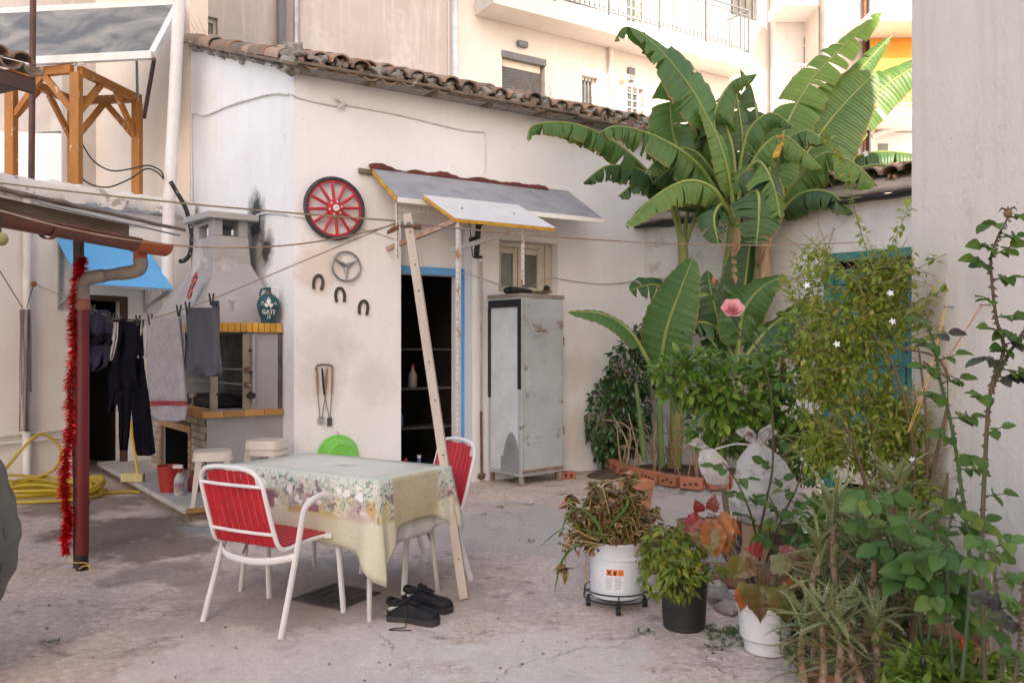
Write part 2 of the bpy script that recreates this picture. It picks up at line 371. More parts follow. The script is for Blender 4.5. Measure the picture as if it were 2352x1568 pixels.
def tile_rows(parent, x0, x1, z, y, slope, rows, pitch=.195, wob=.012, mort=True):
    n = int((x1-x0)/pitch); sl_ = Matrix.Rotation(slope, 3, 'X')
    for r in range(rows):
        for i in range(n):
            x = x0+(i+.5)*pitch; b = V((x+rnd(-wob, wob), y, z))+sl_ @ V((0, r*.33, 0))
            inst('tile', random.choice(TM), parent, M4(b+V((0, rnd(-.03, .01), rnd(-.006, .006)+r*.004)), sl_ @ Matrix.Rotation(PI+rnd(-.09, .09), 3, 'Y') @ Matrix.Rotation(rnd(-.05, .05), 3, 'Z')))
            b = V((x+pitch/2+rnd(-wob, wob), y, z+.02))+sl_ @ V((0, r*.33, 0))
            if rnd(0, 1) < .96: inst('tile', random.choice(TM), parent, M4(b+V((0, rnd(-.02, .05), rnd(-.004, .014)+r*.004)), sl_ @ Matrix.Rotation(rnd(-.12, .12), 3, 'Y') @ Matrix.Rotation(rnd(-.07, .07), 3, 'Z')))
            if r == 0 and mort: inst('mortar', random.choice(MM), parent, M4(b+V((rnd(-.01, .01), rnd(.055, .085), .018)), Matrix.Rotation(rnd(-.4, .4), 3, 'Y'), rnd(.85, 1.1)))

# ---------------------------------------------------------------- white house
hs = thing('white_house', 'white plastered house with barrel tiled eaves, blue framed doorway and carriage wheel on wall', 'house', fB.loc3(), fB.a)
nl, nr_ = fB.px(921, 600).x, fB.px(1085, 600).x; nz_ = fB.px(1000, 515).z
wl, wr, wb, wt = fB.px(1146, 600).x, fB.px(1281, 600).x, fB.px(1200, 672).z, fB.px(1146, 549).z
EZ = 4.10; BL = 4.75
mb = wall_holes(0.0, BL, 0, EZ, [(nl, nr_, 0, nz_), (wl, wr, wb, wt)], 0, .3)
aend = fB.L(V((*(fA.w(-3.3, 0, 0)[:2]), 0)))
sA = .355
mb.add([(0, 0, 0), (aend.x, aend.y, 0), (aend.x, aend.y, EZ+aend.y*sA), (0, 0, EZ)], [(0, 1, 2, 3)])
mb.add([(aend.x, aend.y, 0), (BL, aend.y, 0), (BL, aend.y, EZ+aend.y*sA), (aend.x, aend.y, EZ+aend.y*sA)], [(0, 1, 2, 3)])
mb.add([(BL, .3, 0), (BL, aend.y, 0), (BL, aend.y, EZ+aend.y*sA), (BL, .3, EZ)], [(3, 2, 1, 0)])
part(mb, 'wall', mWB, hs, smooth=20)
# recessed door wall, blue frame, dark room
dy = .2; dr, dz = fB.px(1049, 800, dy).x, fB.px(1000, 632, dy).z
part(wall_holes(nl+.002, nr_-.002, 0, nz_-.002, [(nl+.03, dr, 0, dz)], dy, dy+.12), 'door_wall', mWB, hs, smooth=20)
fo = fB.px(1067, 800, dy-.03).x; fz = fB.px(1000, 614, dy-.03).z
mb = MB(); mb.bb((nl+.03, dy-.03, dz), (fo, dy-.002, fz)); mb.bb((dr, dy-.03, 0), (fo, dy-.002, dz-.001)); part(mb, 'door_frame', mBlueP, hs, bev=.004)
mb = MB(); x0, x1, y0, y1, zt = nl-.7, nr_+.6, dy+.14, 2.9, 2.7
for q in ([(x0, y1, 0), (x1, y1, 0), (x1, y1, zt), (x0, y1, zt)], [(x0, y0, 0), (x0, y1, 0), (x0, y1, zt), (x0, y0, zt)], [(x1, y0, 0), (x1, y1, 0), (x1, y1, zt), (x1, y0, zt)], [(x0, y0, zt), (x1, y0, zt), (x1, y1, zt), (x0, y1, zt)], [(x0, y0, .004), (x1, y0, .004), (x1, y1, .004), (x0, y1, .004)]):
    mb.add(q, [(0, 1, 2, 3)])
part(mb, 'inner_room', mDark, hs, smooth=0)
# window
wy = .14; mb = MB(); mw = (wl+wr)/2
for a, b in (((wl+.001, wy, wb), (wl+.05, wy+.06, wt-.001)), ((wr-.14, wy, wb), (wr-.09, wy+.06, wt-.001)), ((wl+.05, wy, wt-.06), (wr-.14, wy+.06, wt-.002))): mb.bb(a, b)
wf = part(mb, 'window_frame', mCream, hs, bev=.004)
iw0, iw1 = wl+.05, wr-.14; im = iw0+(iw1-iw0)*.46
for a, b in ((iw0, im-.004), (im+.004, iw1)):
    mb = MB(); mb.bb((a, wy-.012, wb+.004), (a+.055, wy+.03, wt-.065)); mb.bb((b-.055, wy-.012, wb+.004), (b, wy+.03, wt-.065)); mb.bb((a+.055, wy-.01, wt-.13), (b-.055, wy+.03, wt-.066)); mb.bb((a+.055, wy-.01, wb+.004), (b-.055, wy+.03, wb+.07))
    sh = part(mb, 'casement', mCream, hs, bev=.004)
    part(MB().bb((a+.056, wy+.01, wb+.071), (b-.056, wy+.016, wt-.131)), 'pane', mGlass, sh, smooth=0)
mb = MB().bb((wr-.088, wy-.02, wb), (wr-.002, wy+.05, wt-.002)); part(mb, 'window_shutter', mCream, hs, bev=.004)
# roof
slp = math.atan(sA)
mb = MB().prism([(-.0, 0), (0, 0)], 1) if 0 else MB()
zr = EZ-.02
mb.add([(-.12, -.2, zr-.2*sA), (BL+.15, -.2, zr-.2*sA), (BL+.15, 3.6, zr+3.6*sA), (-.45, 3.6, zr+3.6*sA), (-.12, -.2, zr-.2*sA+.03), (BL+.15, -.2, zr-.2*sA+.03), (BL+.15, 3.6, zr+3.6*sA+.03), (-.45, 3.6, zr+3.6*sA+.03)],
       [(3, 2, 1, 0), (4, 5, 6, 7), (0, 1, 5, 4), (1, 2, 6, 5), (2, 3, 7, 6), (3, 0, 4, 7)])
rf = part(mb, 'roof', mOldW, hs, smooth=0)
random.seed(5)
tile_rows(rf, -.02, BL+.1, EZ+.05-.28*sA, -.28, slp, 4)
for i in range(8): x = .05+i*.66; part(MB().beam((x, -.24+rnd(0, .05), EZ-.22*sA-.05), (x, .0, EZ-.06), .06, .07), 'rafter_tail', mOldW, rf, bev=.006, smooth=0)
for z, y, a, b in ((-.035, -.245, -.05, 1.5), (-.045, -.25, 1.5, 3.1), (-.055, -.24, 3.1, BL+.1)):
    part(MB().beam((a, y, EZ+z-.05), (b, y+rnd(-.01, .01), EZ+z-.05+rnd(-.02, .02)), .11, .028), 'eave_board', mOldW, rf, bev=.005, smooth=0)
part(MB().beam((.0, -.12, EZ-.075), (BL, -.12, EZ-.075), .22, .05), 'eave_bedding', mMort, rf, smooth=0)
# verge of the gable: tiles down the slope and mortar
ad = V((aend.x, aend.y, aend.y*sA)).normalized(); an = frm(ad)
for i in range(9):
    p = V((0, 0, EZ+.0))+ad*(.1+i*.36)+V((-.03+rnd(-.02, .02), 0, .03+rnd(0, .02)))
    inst('tile', random.choice(TM), rf, M4(p, an @ Matrix.Rotation(-.35+rnd(-.15, .15), 3, 'Y') @ Matrix.Rotation(rnd(-.08, .08), 3, 'Z'), 1.05))
for i in range(26): inst('mortar', random.choice(MM), rf, M4(V((0, 0, EZ-.03))+ad*(i*.13)+V((-.03, 0, rnd(-.03, .03))), Matrix.Rotation(rnd(-3, 3), 3, 'X'), rnd(.45, .85)))
for i in range(4): inst('mortar', MM[i % 3], rf, M4((rnd(-.05, .04), rnd(-.12, .05), EZ-.02+rnd(-.05, .1)), Matrix.Rotation(rnd(-3, 3), 3, 'X'), rnd(1.1, 1.5)))
# dry weeds on the roof edge
wd = MB()
for cx_ in (1185, 1225, 1240, 1345, 1480, 480):
    b0 = fB.px(cx_, 240, .1) if cx_ > 600 else V((-.3, 2.6, 5.05))
    for i in range(14): p = V((b0.x+rnd(-.12, .12), .05+rnd(-.1, .2) if cx_ > 600 else b0.y, EZ+.08 if cx_ > 600 else b0.z)); wd.tube([p, p+V((rnd(-.05, .05), rnd(-.03, .03), rnd(.08, .2))), p+V((rnd(-.12, .12), rnd(-.05, .05), rnd(.15, .36)))], [.003, .002, .001], 3)
part(wd, 'dry_weeds', mat('straw', (.45, .35, .2), (.3, .2, .12)), rf, kind='stuff')
# cables, bracket, conduit on the walls
def wcab(fr, pxs, r=.009, off=.012, name='cable', m=mCable, par=hs):
    pts = smoothpts([fr.px(x, y, -off) for x, y in pxs], 5)
    if fr is not fB and par is hs: pts = [fB.L(fr.w(p.x, p.y, p.z)) for p in pts]
    part(MB().tube(pts, r, 6), name, m, par)
wcab(fB, [(668, 217), (700, 228), (770, 243), (782, 237), (800, 242), (880, 256), (960, 274), (1060, 298), (1113, 303)], .010)
wcab(fB, [(1113, 303), (1116, 350), (1114, 400)], .007)
wcab(fA, [(443, 600), (442, 470), (441, 340), (441, 268), (452, 262), (475, 264), (520, 245), (560, 232), (610, 218), (640, 215), (664, 217)], .012)
wcab(fB, [(668, 495), (720, 505), (840, 528), (918, 552)], .006); wcab(fA, [(590, 494), (620, 489), (664, 494)], .01)
wcab(fB, [(1060, 628), (1085, 632), (1145, 652), (1200, 664), (1265, 640), (1310, 645), (1370, 652), (1430, 650), (1476, 640)], .005, m=mSteel)
q = fB.px(780, 235, -.03)
part(MB().tube(smoothpts([q+V((-.03, .02, .03)), q+V((-.01, -.02, .03)), q+V((.03, -.02, -.01)), q+V((.0, 0, -.05)), q+V((.03, .02, -.02))], 4), .02, 7), 'cable_hook', mCable, hs)
mb = MB(); a, b = fB.px(1105, 600, -.03), fB.px(1105, 1100, -.03); a.x = b.x; mb.tube([a, V((b.x, -.03, .75))], .013, 8); part(mb, 'conduit', mSteel, hs)
part(MB().tube([V((b.x, -.03, .75)), V((b.x+.005, -.035, .06))], .015, 8), 'rusty_conduit', mRust, hs)
part(MB().ball((b.x, -.04, .06), .05, 8, 6, (1, .7, .7), .6, 3), 'conduit_foot', mRust, hs)
p = fB.px(1100, 515, -.16)
mb = MB(); mb.beam(p+V((0, .0, .05)), p+V((0, .05, -.32)), .05, .04); mb.beam(p+V((-.13, -.02, .1)), p+V((0, 0, -.02)), .04, .03); mb.beam(p+V((.13, -.02, .1)), p+V((.01, 0, -.02)), .04, .03); mb.box(p+V((0, .02, -.34)), (.09, .05, .03)); mb.beam(p+V((-.12, 0, .08)), p+V((-.02, .1, -.33)), .012, .012); mb.box(p+V((0, .09, -.15)), (.07, .14, .05))
part(mb, 'iron_bracket', mBlack, hs, bev=.006)

# ---------------------------------------------------------------- left house below the terrace
lh = thing('terrace_house', 'low white house with flaking parapet, roof terrace and shaded doorway', 'house', fL.loc3(), fL.a)
Lend = 2.05; PZ = 3.2
part(wall_holes(-3.6, Lend+.1, 0, 3.0, [(.72, 1.36, 0, 2.02)], 0, .3), 'wall', mWL, lh, smooth=20)
mb = MB(); n = 44
def parap(u, v):
    x = -3.6+(Lend+3.66)*u; a = [(.05, 3.0), (-.13, 3.005), (-.14, 3.03), (-.14, 3.17), (-.11, PZ), (.25, PZ), (.25, 3.02)][int(round(v*6))]
    k = .012*noise.noise(V((x*5, v*9, 2)))+.012*noise.noise(V((x*17, v*5, 7))); k *= 1.8; return V((x, a[0]+k, a[1]+k*1.3))
mb.grid(parap, n*3, 6); part(mb, 'parapet', mPar, lh, smooth=60)
mb = MB(); mb.bb((-3.6, .25, 2.95), (Lend+1.0, 4.2, 3.05)); part(mb, 'terrace_floor', mPar, lh, smooth=0)
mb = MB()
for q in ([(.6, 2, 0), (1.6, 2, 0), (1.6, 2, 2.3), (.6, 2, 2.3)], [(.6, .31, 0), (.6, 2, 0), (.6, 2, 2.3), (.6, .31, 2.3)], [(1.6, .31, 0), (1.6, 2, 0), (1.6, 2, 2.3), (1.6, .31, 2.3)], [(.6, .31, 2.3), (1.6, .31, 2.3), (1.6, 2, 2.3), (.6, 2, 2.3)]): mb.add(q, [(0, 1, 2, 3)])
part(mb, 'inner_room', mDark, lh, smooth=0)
mb = MB(); mb.bb((1.30, .02, 0), (1.358, .1, 2.018)); mb.bb((.722, .02, 1.96), (1.30, .1, 2.018)); part(mb, 'door_frame', mat('brown_door', (.09, .05, .035)), lh, bev=.004)
# pipes on that wall
q = fL.px(62, 800, -.05)
part(MB().tube([V((q.x, -.05, 2.98)), V((q.x, -.05, .05))], .042, 12), 'rain_pipe', mWhiteP, lh)
for zz, o in ((.52, -.03), (.44, -.035)): part(MB().tube([V((-3.5, o, zz)), V((.0, o, zz)), V((.7, o, zz+.02))], .014, 8), 'water_pipe', mCable, lh)
wcab(fL, [(215, 520), (262, 512), (300, 520), (360, 512), (410, 518), (450, 505)], .008, par=lh)
wcab(fL, [(180, 500), (215, 500), (240, 512), (400, 518)], .006, par=lh)
part(MB().ball(fL.px(78, 652, -.11), .03, 8, 6), 'line_hook', mRust, lh)

# terrace rooms behind the pergola
tr = thing('terrace_building', 'grey and peach rendered building rising behind the orange pergola', 'building')
a, b, c = at(-120, 300, 12.9), at(187, 300, 12.5), at(436, 300, 10.42)
def vwall(p, q, z0, z1, th=.25):
    mb = MB(); d = (V((q.x, q.y, 0))-V((p.x, p.y, 0))).normalized(); nrm = V((-d.y, d.x, 0))*th
    P = [V((p.x, p.y, z0)), V((q.x, q.y, z0)), V((q.x, q.y, z1)), V((p.x, p.y, z1))]
    mb.add(P+[k+nrm for k in P], [(0, 1, 2, 3), (7, 6, 5, 4), (0, 4, 5, 1), (1, 5, 6, 2), (2, 6, 7, 3), (3, 7, 4, 0)]); return mb
part(vwall(a, b, 4.75, 8.2), 'upper_wall', mConc, tr, smooth=0)
mb = MB(); zt = lambda u: 4.85-.18*u+.03*noise.noise(V((u*9, 0, 0)))
mb.grid(lambda u, v: V((a.x+(b.x-a.x)*u, a.y+(b.y-a.y)*u-.03, 3.0+(zt(u)-3.0)*v)), 30, 2); part(mb, 'lower_wall', mWL, tr, smooth=0, solid=.05)
part(vwall(b+V((0.01, 0, 0)), c, 3.0, 8.2), 'side_wall', mPeach, tr, smooth=0)

# ---------------------------------------------------------------- low outbuilding with the green door
ob = thing('outbuilding', 'low rough plastered outbuilding with green plank door and sagging tiled roof', 'outbuilding', fC.loc3(), fC.a)
gl, gt = fC.px(1893, 600).x, fC.px(1960, 578).z
part(wall_holes(-.05, 4.6, 0, 2.88, [(gl, gl+.98, 0, gt)], 0, .3), 'wall', mOut, ob, smooth=20)
mG = mat('green_paint', (.03, .20, .19), (.02, .14, .135), rough=.6, scale=9, stain=(.02, .03, .03), slo=.64, shi=.7, scl=(1, 1, .4), bmp=.4)
mb = MB(); mb.bb((gl+.001, -.02, 0), (gl+.07, .1, gt-.001)); mb.bb((gl+.91, -.02, 0), (gl+.979, .1, gt-.001)); mb.bb((gl+.071, -.02, gt-.09), (gl+.909, .1, gt-.002)); part(mb, 'door_frame', mG, ob, bev=.006)
dzb = .56
for i in range(6): part(MB().bb((gl+.075+i*.139, .10, dzb), (gl+.075+i*.139+.133, .135, gt-.16)), 'door_plank', mG, ob, bev=.006)
for za_, zb2_ in ((gt-.32, gt-.2), (1.25, 1.37)): part(MB().bb((gl+.075, .078, za_), (gl+.905, .098, zb2_)), 'door_rail', mG, ob, bev=.005)
part(MB().bb((gl+.03, .05, .06), (gl+.95, .075, dzb-.004)), 'kick_panel', mCream, ob, bev=.004)
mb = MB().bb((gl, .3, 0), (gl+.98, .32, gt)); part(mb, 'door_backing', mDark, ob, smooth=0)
mb = MB(); mb.grid(lambda u, v: V((-.1+4.8*u, -.16+.34*v+.03*noise.noise(V((u*12, v*3, 1))), 2.885+.04*noise.noise(V((u*14, v*2, 4)))+(.04 if v > .5 else 0))), 60, 4); part(mb, 'roofing_felt', mBlack, ob, solid=.03)
mb = MB(); mb.grid(lambda u, v: V((-.1+4.8*u, -.06+.3*v+.04*noise.noise(V((u*17, v*3, 1))), 2.94+.17*v+.05*noise.noise(V((u*20, v*4, 4))))), 70, 5); part(mb, 'eave_rubble', mat('rubble', (.42, .33, .28), (.3, .24, .2), rough=.95, bmp=.9, bscale=25), ob, solid=.05)
mb = MB(); mb.add([(-.3, .2, 3.08), (4.8, .2, 3.08), (4.8, 2.6, 3.6), (-.3, 2.6, 3.6)], [(0, 1, 2, 3)]); rf2 = part(mb, 'roof', mOldW, ob, smooth=0, solid=.05)
tile_rows(rf2, -.3, 4.7, 3.13, .12, math.atan(.21), 4, .21, .03, False)
part(MB().tube(smoothpts([fC.px(x, y, -.02) for x, y in ((1488, 640), (1560, 640), (1700, 650), (1800, 645), (1885, 612))], 5), .006, 5), 'cable', mSteel, ob)

# ---------------------------------------------------------------- right-hand building (its end wall edge stands in the picture)
rb = thing('right_building', 'tall pinkish rendered building wall with fine streaks beside the rose', 'building')
mb = MB(); P0 = [(RX, RY), (RX, -34), (5.3, -34), (5.3, RY)]; Zt = 34  # wall is real; unseen height and length sized to shade the courtyard
mb.add([(x, y, 0) for x, y in P0]+[(x, y, Zt) for x, y in P0], [(0, 1, 5, 4), (1, 2, 6, 5), (2, 3, 7, 6), (3, 0, 4, 7), (4, 5, 6, 7)]); part(mb, 'wall', mRight, rb, bev=.02, smooth=20)
mNail = mat('nail', (.3, .29, .28), metal=.7, rough=.4)
for vx, vy in ((2190, 705), (2275, 700)):
    Y = RX*F/(vx-CX); p = at(vx, vy, Y); part(MB().tube([p+V((.01, 0, 0)), p+V((-.05, 0, .0))], .004, 6), 'nail', mNail, rb)
for k, (vx, vy) in enumerate(((2190, 705), (2275, 700))):
    Y = RX*F/(vx-CX); p = at(vx, vy, Y)+V((-.04, 0, 0)); e = V((1.98, 4.1+.3*k, 1.0))
    part(MB().tube(smoothpts([p+V((0, -.01, 0)), p.lerp(e, .4)+V((0, 0, -.05)), e, p.lerp(e, .5)+V((.01, .03, -.1)), p+V((0, .01, 0))], 5), .0018, 4), 'tie_string', mat('yellow_string', (.75, .45, .08)) if k == 0 else mat('orange_string', (.75, .2, .05)), rb)
# ---------------------------------------------------------------- flats behind
fl = thing('apartment_building', 'stained beige block of flats with long railed balcony behind the tiled eaves', 'building', fD.loc3(), fD.a)
def rect(a, b, c, d, y=0.0):                      # pixel box on the facade -> x0, x1, z0, z1
    p, q = fD.px(a, (c+d)/2, y), fD.px(b, (c+d)/2, y); return p.x, q.x, fD.px((a+b)/2, d, y).z, fD.px((a+b)/2, c, y).z
xs_ = fD.px(1027, 100).x; xe = fD.px(1797, 100).x; DZ = 13.5
small = rect(440, 500, 36, 76)
part(wall_holes(-1.6, xs_, 0, DZ, [small], 0, .3), 'concrete_wall', mConc, fl, smooth=20)
shut = rect(1151, 1250, 131, 240); nar = rect(1334, 1372, 176, 262); gri = rect(1437, 1476, 200, 300); up = rect(1675, 1752, -30, 45); bd = rect(1436, 1472, -60, 62); bd2 = rect(1500, 1560, -60, 50)
part(wall_holes(xs_+.004, xe, 0, DZ, [shut, nar, gri, up, bd], -.03, .3), 'rendered_wall', mBeige, fl, smooth=20)
part(MB().bb((xe-.3, .31, 0), (xe, 6, DZ)), 'end_wall', mBeige, fl, smooth=0)
mLou = mat('shutter_grey', (.10, .10, .105), (.075, .075, .08), rough=.5)
def window(r, style):
    x0, x1, z0, z1 = r; mb = MB(); y = .1
    for a, b in (((x0+.002, y, z0), (x0+.05, y+.06, z1-.002)), ((x1-.05, y, z0), (x1-.002, y+.06, z1-.002)), ((x0+.05, y, z1-.06), (x1-.05, y+.06, z1-.002))): mb.bb(a, b)
    fm = part(mb, 'window', mWhiteP if style != 'shut' else mGreyM, fl, bev=.004)
    part(MB().bb((x0+.05, y+.04, z0), (x1-.05, y+.05, z1-.06)), 'pane', mGlass, fm, smooth=0)
    if style == 'shut':
        n = 16; zs0 = z1-.06
        part(MB().bb((x0-.01, -.05, z1-.10), (x1+.02, .05, z1+.03)), 'shutter_box', mGreyM, fm, bev=.004)
        for i in range(n):
            h = (zs0-.06-z0)/n; part(MB().box(((x0+x1)/2, y-.02, z0+(i+.5)*h), (x1-x0-.1, .012, h*.94)), 'slat', mLou, fm, bev=.003)
        part(MB().bb((x0+.06, y-.04, z1-.24), (x1-.06, y-.035, z1-.1)), 'sticker', mCream, fm, smooth=0)
    if style == 'grill':
        mb = MB(); nb = 6
        for i in range(nb+1): z = z0+(z1-z0)*i/nb; mb.beam((x0, -.02, z), (x1, -.02, z), .02, .02)
        for i in range(4): x = x0+(x1-x0)*i/3; mb.beam((x, -.024, z0), (x, -.024, z1), .018, .018)
        part(mb, 'grille', mWhiteP, fm, smooth=0)
    if style == 'bars':
        mb = MB()
        for i in range(1, 5): x = x0+(x1-x0)*i/5; mb.beam((x, y+.0, z0), (x, y+.0, z1), .025, .025)
        part(mb, 'glazing_bar', mGreyM, fm, smooth=0)
window(small, 'plain'); window(shut, 'shut'); window(nar, 'bars'); window(gri, 'grill'); window(up, 'bars'); window(bd, 'grill')
for xx, r, m in ((642, .075, mGreyM), (676, .045, mSteel)):
    x = fD.px(xx, 50).x; part(MB().tube([V((x, -.09, 3)), V((x, -.09, DZ))], r, 10), 'drain_pipe', m, fl)
x = fD.px(1038, 80).x; part(MB().tube([V((x, -.11, 3)), V((x, -.11, DZ))], .06, 10), 'drain_pipe', mat('pale_blue_pipe', (.58, .62, .66)), fl)
x = fD.px(1395, 200).x; z = fD.px(1395, 118).z; part(MB().tube([V((x, -.12, 3)), V((x, -.12, z)), V((x, -.06, z+.05))], .05, 10), 'waste_pipe', mBeige, fl)
p = fD.px(1200, 102, -.08); part(MB().box(p, (.22, .1, .11)), 'lamp_box', mGreyM, fl, bev=.01)
p = fD.px(1432, 180, -.12); part(MB().box(p, (.16, .2, .13)), 'flood_lamp', mCream, fl, bev=.01)
p = fD.px(1449, 172, -.06); part(MB().box(p, (.17, .1, .28)), 'meter_box', mGreyM, fl, bev=.01)
# balcony
bl0, br0 = fD.px(1089, 36).x, fD.px(1672, 160).x; bz = fD.px(1089, 38).z; bo = .72
slab = part(MB().bb((bl0, -bo, bz), (br0, -.035, bz+.34)), 'balcony_slab', mBeige, fl, bev=.01)
mRail = mat('rail_paint', (.13, .14, .155), (.10, .11, .12), rough=.5)
def railing(par, x0, x1, y, z, hgt, step=.12, m=mRail, side=None):
    mb = MB(); n = int((x1-x0)/step); posts = max(2, int((x1-x0)/1.2))
    for zz, s_ in ((z+hgt, .035), (z+.1, .025), (z+hgt-.12, .02)): mb.beam((x0, y, zz), (x1, y, zz), s_, s_)
    for i in range(n+1): x = x0+(x1-x0)*i/n; mb.beam((x, y, z+.1), (x, y, z+hgt-.12), .018, .018)
    for i in range(posts+1): x = x0+(x1-x0)*i/posts; mb.beam((x, y-.002, z), (x, y-.002, z+hgt), .04, .04)
    if side:
        for xx in (x0, x1):
            for zz in (z+hgt, z+.1): mb.beam((xx, y, zz), (xx, side, zz), .03, .03)
            k = int(abs(side-y)/step)
            for i in range(1, k): yy = y+(side-y)*i/k; mb.beam((xx, yy, z+.1), (xx, yy, z+hgt), .013, .013)
    return part(mb, 'railing', m, par, smooth=0)
railing(slab, bl0+.05, br0-.05, -bo+.05, bz+.34, 1.0, side=-.04)
mb = MB().bb((bl0-.2, -bo-.0, bz+3.2), (br0+.1, -.035, bz+3.45)); part(mb, 'upper_slab', mBeige, fl, bev=.01)

# the white annexe and the building with the orange awning
an_ = thing('annexe_building', 'narrow white annexe with small balcony and drying rack behind the banana leaves', 'building')
Y1 = 19.5
def fr_box(vx0, vx1, vy0, vy1, Y, d): p, q = at(vx0, vy1, Y), at(vx1, vy0, Y); return MB().bb((p.x, Y, p.z), (q.x, Y+d, q.z))
mAnn = plaster('annexe_plaster', (.76, .73, .72), (.7, .67, .66), (.5, .46, .44), slo=.66, shi=.8, sscale=1.0)
p = at(1780, 400, Y1); q = at(1888, 0, Y1)
part(MB().bb((p.x, Y1, 0), (q.x, Y1+1, 14)), 'wall', mAnn, an_, smooth=0)
part(fr_box(1847, 1868, 107, 160, Y1-.03, .028), 'door', mGreyM, an_, bev=.01); part(fr_box(1847, 1868, 86, 103, Y1-.03, .028), 'fanlight', mGreyM, an_, bev=.01)
part(fr_box(1795, 1892, -14, 12, Y1-1.0, .99), 'balcony_slab', mAnn, an_, bev=.01)
sl2 = part(fr_box(1800, 1895, 262, 278, Y1-.9, .89), 'balcony_slab', mAnn, an_, bev=.01)
p, q = at(1800, 262, Y1-.86), at(1893, 150, Y1-.86)
mb = MB(); mIr = mat('iron_rail', (.45, .42, .4), rough=.5)
mb.beam((p.x, p.y, q.z), (q.x, p.y, q.z), .05, .05); mb.beam((p.x, p.y, p.z+.12), (q.x, p.y, p.z+.12), .03, .03)
for i in range(14): x = p.x+(q.x-p.x)*i/13; mb.beam((x, p.y, p.z), (x, p.y, q.z), .018, .018)
part(mb, 'railing', mIr, sl2, smooth=0)
mb = MB()
for i in range(6): a = at(1850+i*5, 150+i*2, Y1-.9); mb.tube([a, a+V((.35, -.5, -.25))], .008, 4)
part(mb, 'drying_rack', mWhiteP, an_)
mb = MB()
for i in range(5): a = at(1803+i*8, 172, Y1-.82); mb.box((a.x, a.y, a.z-.45), (.07, .02, .95))
part(mb, 'hanging_curtain', mat('curtain_rust', (.45, .25, .16), (.6, .5, .42)), an_)
part(MB().tube([at(1798, 25, Y1-.1), at(1880, 60, Y1-.1)], .05, 8), 'waste_pipe', mAnn, an_)
ow = thing('orange_awning_building', 'pinkish building with orange balcony awning beside the pink wall edge', 'building')
Y2 = 18.6; p = at(1880, 0, Y2)
mPk = plaster('pinkish_render', (.60, .53, .49), (.54, .475, .44), (.45, .39, .36), slo=.64, shi=.8, sscale=1.0)
part(MB().bb((p.x, Y2, 0), (p.x+7, Y2+1, 14)), 'wall', mPk, ow, smooth=0)
part(MB().tube([V((at(1905, 0, Y2-.2).x, Y2-.2, 2)), V((at(1905, 0, Y2-.2).x, Y2-.2, 14))], .19, 14), 'duct_column', mat('duct_grey', (.4, .38, .36), (.33, .31, .3)), ow)
for vx, r, m in ((1892, .05, mGreyM), (1986, .04, mRust), (1993, .03, mBlack), (2003, .06, mWhiteP)):
    x = at(vx, 0, Y2-.1).x; part(MB().tube([V((x, Y2-.1, 2)), V((x, Y2-.1, 14))], r, 8), 'drain_pipe', m, ow)
for b in ((1920, 1962, 62, 98), (1922, 1966, 300, 372)):
    fm = part(fr_box(*b, Y2-.04, .038), 'window', mPk, ow, bev=.01); part(fr_box(b[0]+4, b[1]-4, b[2]+4, b[3], Y2-.06, .018), 'pane', mGlass, fm, smooth=0)
    part(fr_box((b[0]+b[1])//2-1, (b[0]+b[1])//2+2, b[2]+4, b[3], Y2-.075, .014), 'mullion', mCream, fm, smooth=0)
p0, p1, p2, p3 = at(1996, 62, Y2-.05), at(2170, 40, Y2-.05), at(2170, 245, Y2-1.1), at(2010, 245, Y2-1.1)
mOr = mat('orange_awning', (.66, .30, .05), (.62, .27, .045), rough=.8, bmp=.05)
mb = MB(); mb.add([p0, p1, p2, p3], [(0, 1, 2, 3)]); part(mb, 'awning', mOr, ow, smooth=0, solid=.01)
part(fr_box(2016, 2170, 246, 268, Y2-1.2, 1.19), 'balcony_slab', mAnn, ow, bev=.01); part(fr_box(2012, 2170, 14, 48, Y2-1.2, 1.19), 'balcony_slab', mAnn, ow, bev=.01)
mb = MB(); p, q = at(2030, 246, Y2-1.2), at(2165, 180, Y2-1.2)
for i in range(13): x = p.x+(q.x-p.x)*i/12; mb.beam((x, p.y, p.z), (x, p.y, q.z), .018, .018)
mb.beam((p.x, p.y, q.z), (q.x, p.y, q.z), .03, .03); mb.beam((p.x, p.y, p.z+.07), (q.x, p.y, p.z+.07), .03, .03); part(mb, 'railing', mWhiteP, ow, smooth=0)
for vy, dx in ((275, 0), (300, 0)): part(MB().tube(smoothpts([at(2002, vy+16, Y2-.15), at(2022, vy+6, Y2-.15), at(2060, vy-4, Y2-.15), at(2160, vy-22, Y2-.15)], 4), .06, 8), 'waste_pipe', mAnn, ow)
part(fr_box(2008, 2170, 305, 420, Y2-.03, .028), 'white_panel', mAnn, ow, smooth=0); part(fr_box(2017, 2040, 330, 420, Y2-.05, .018), 'vent', mGlass, ow, smooth=0)
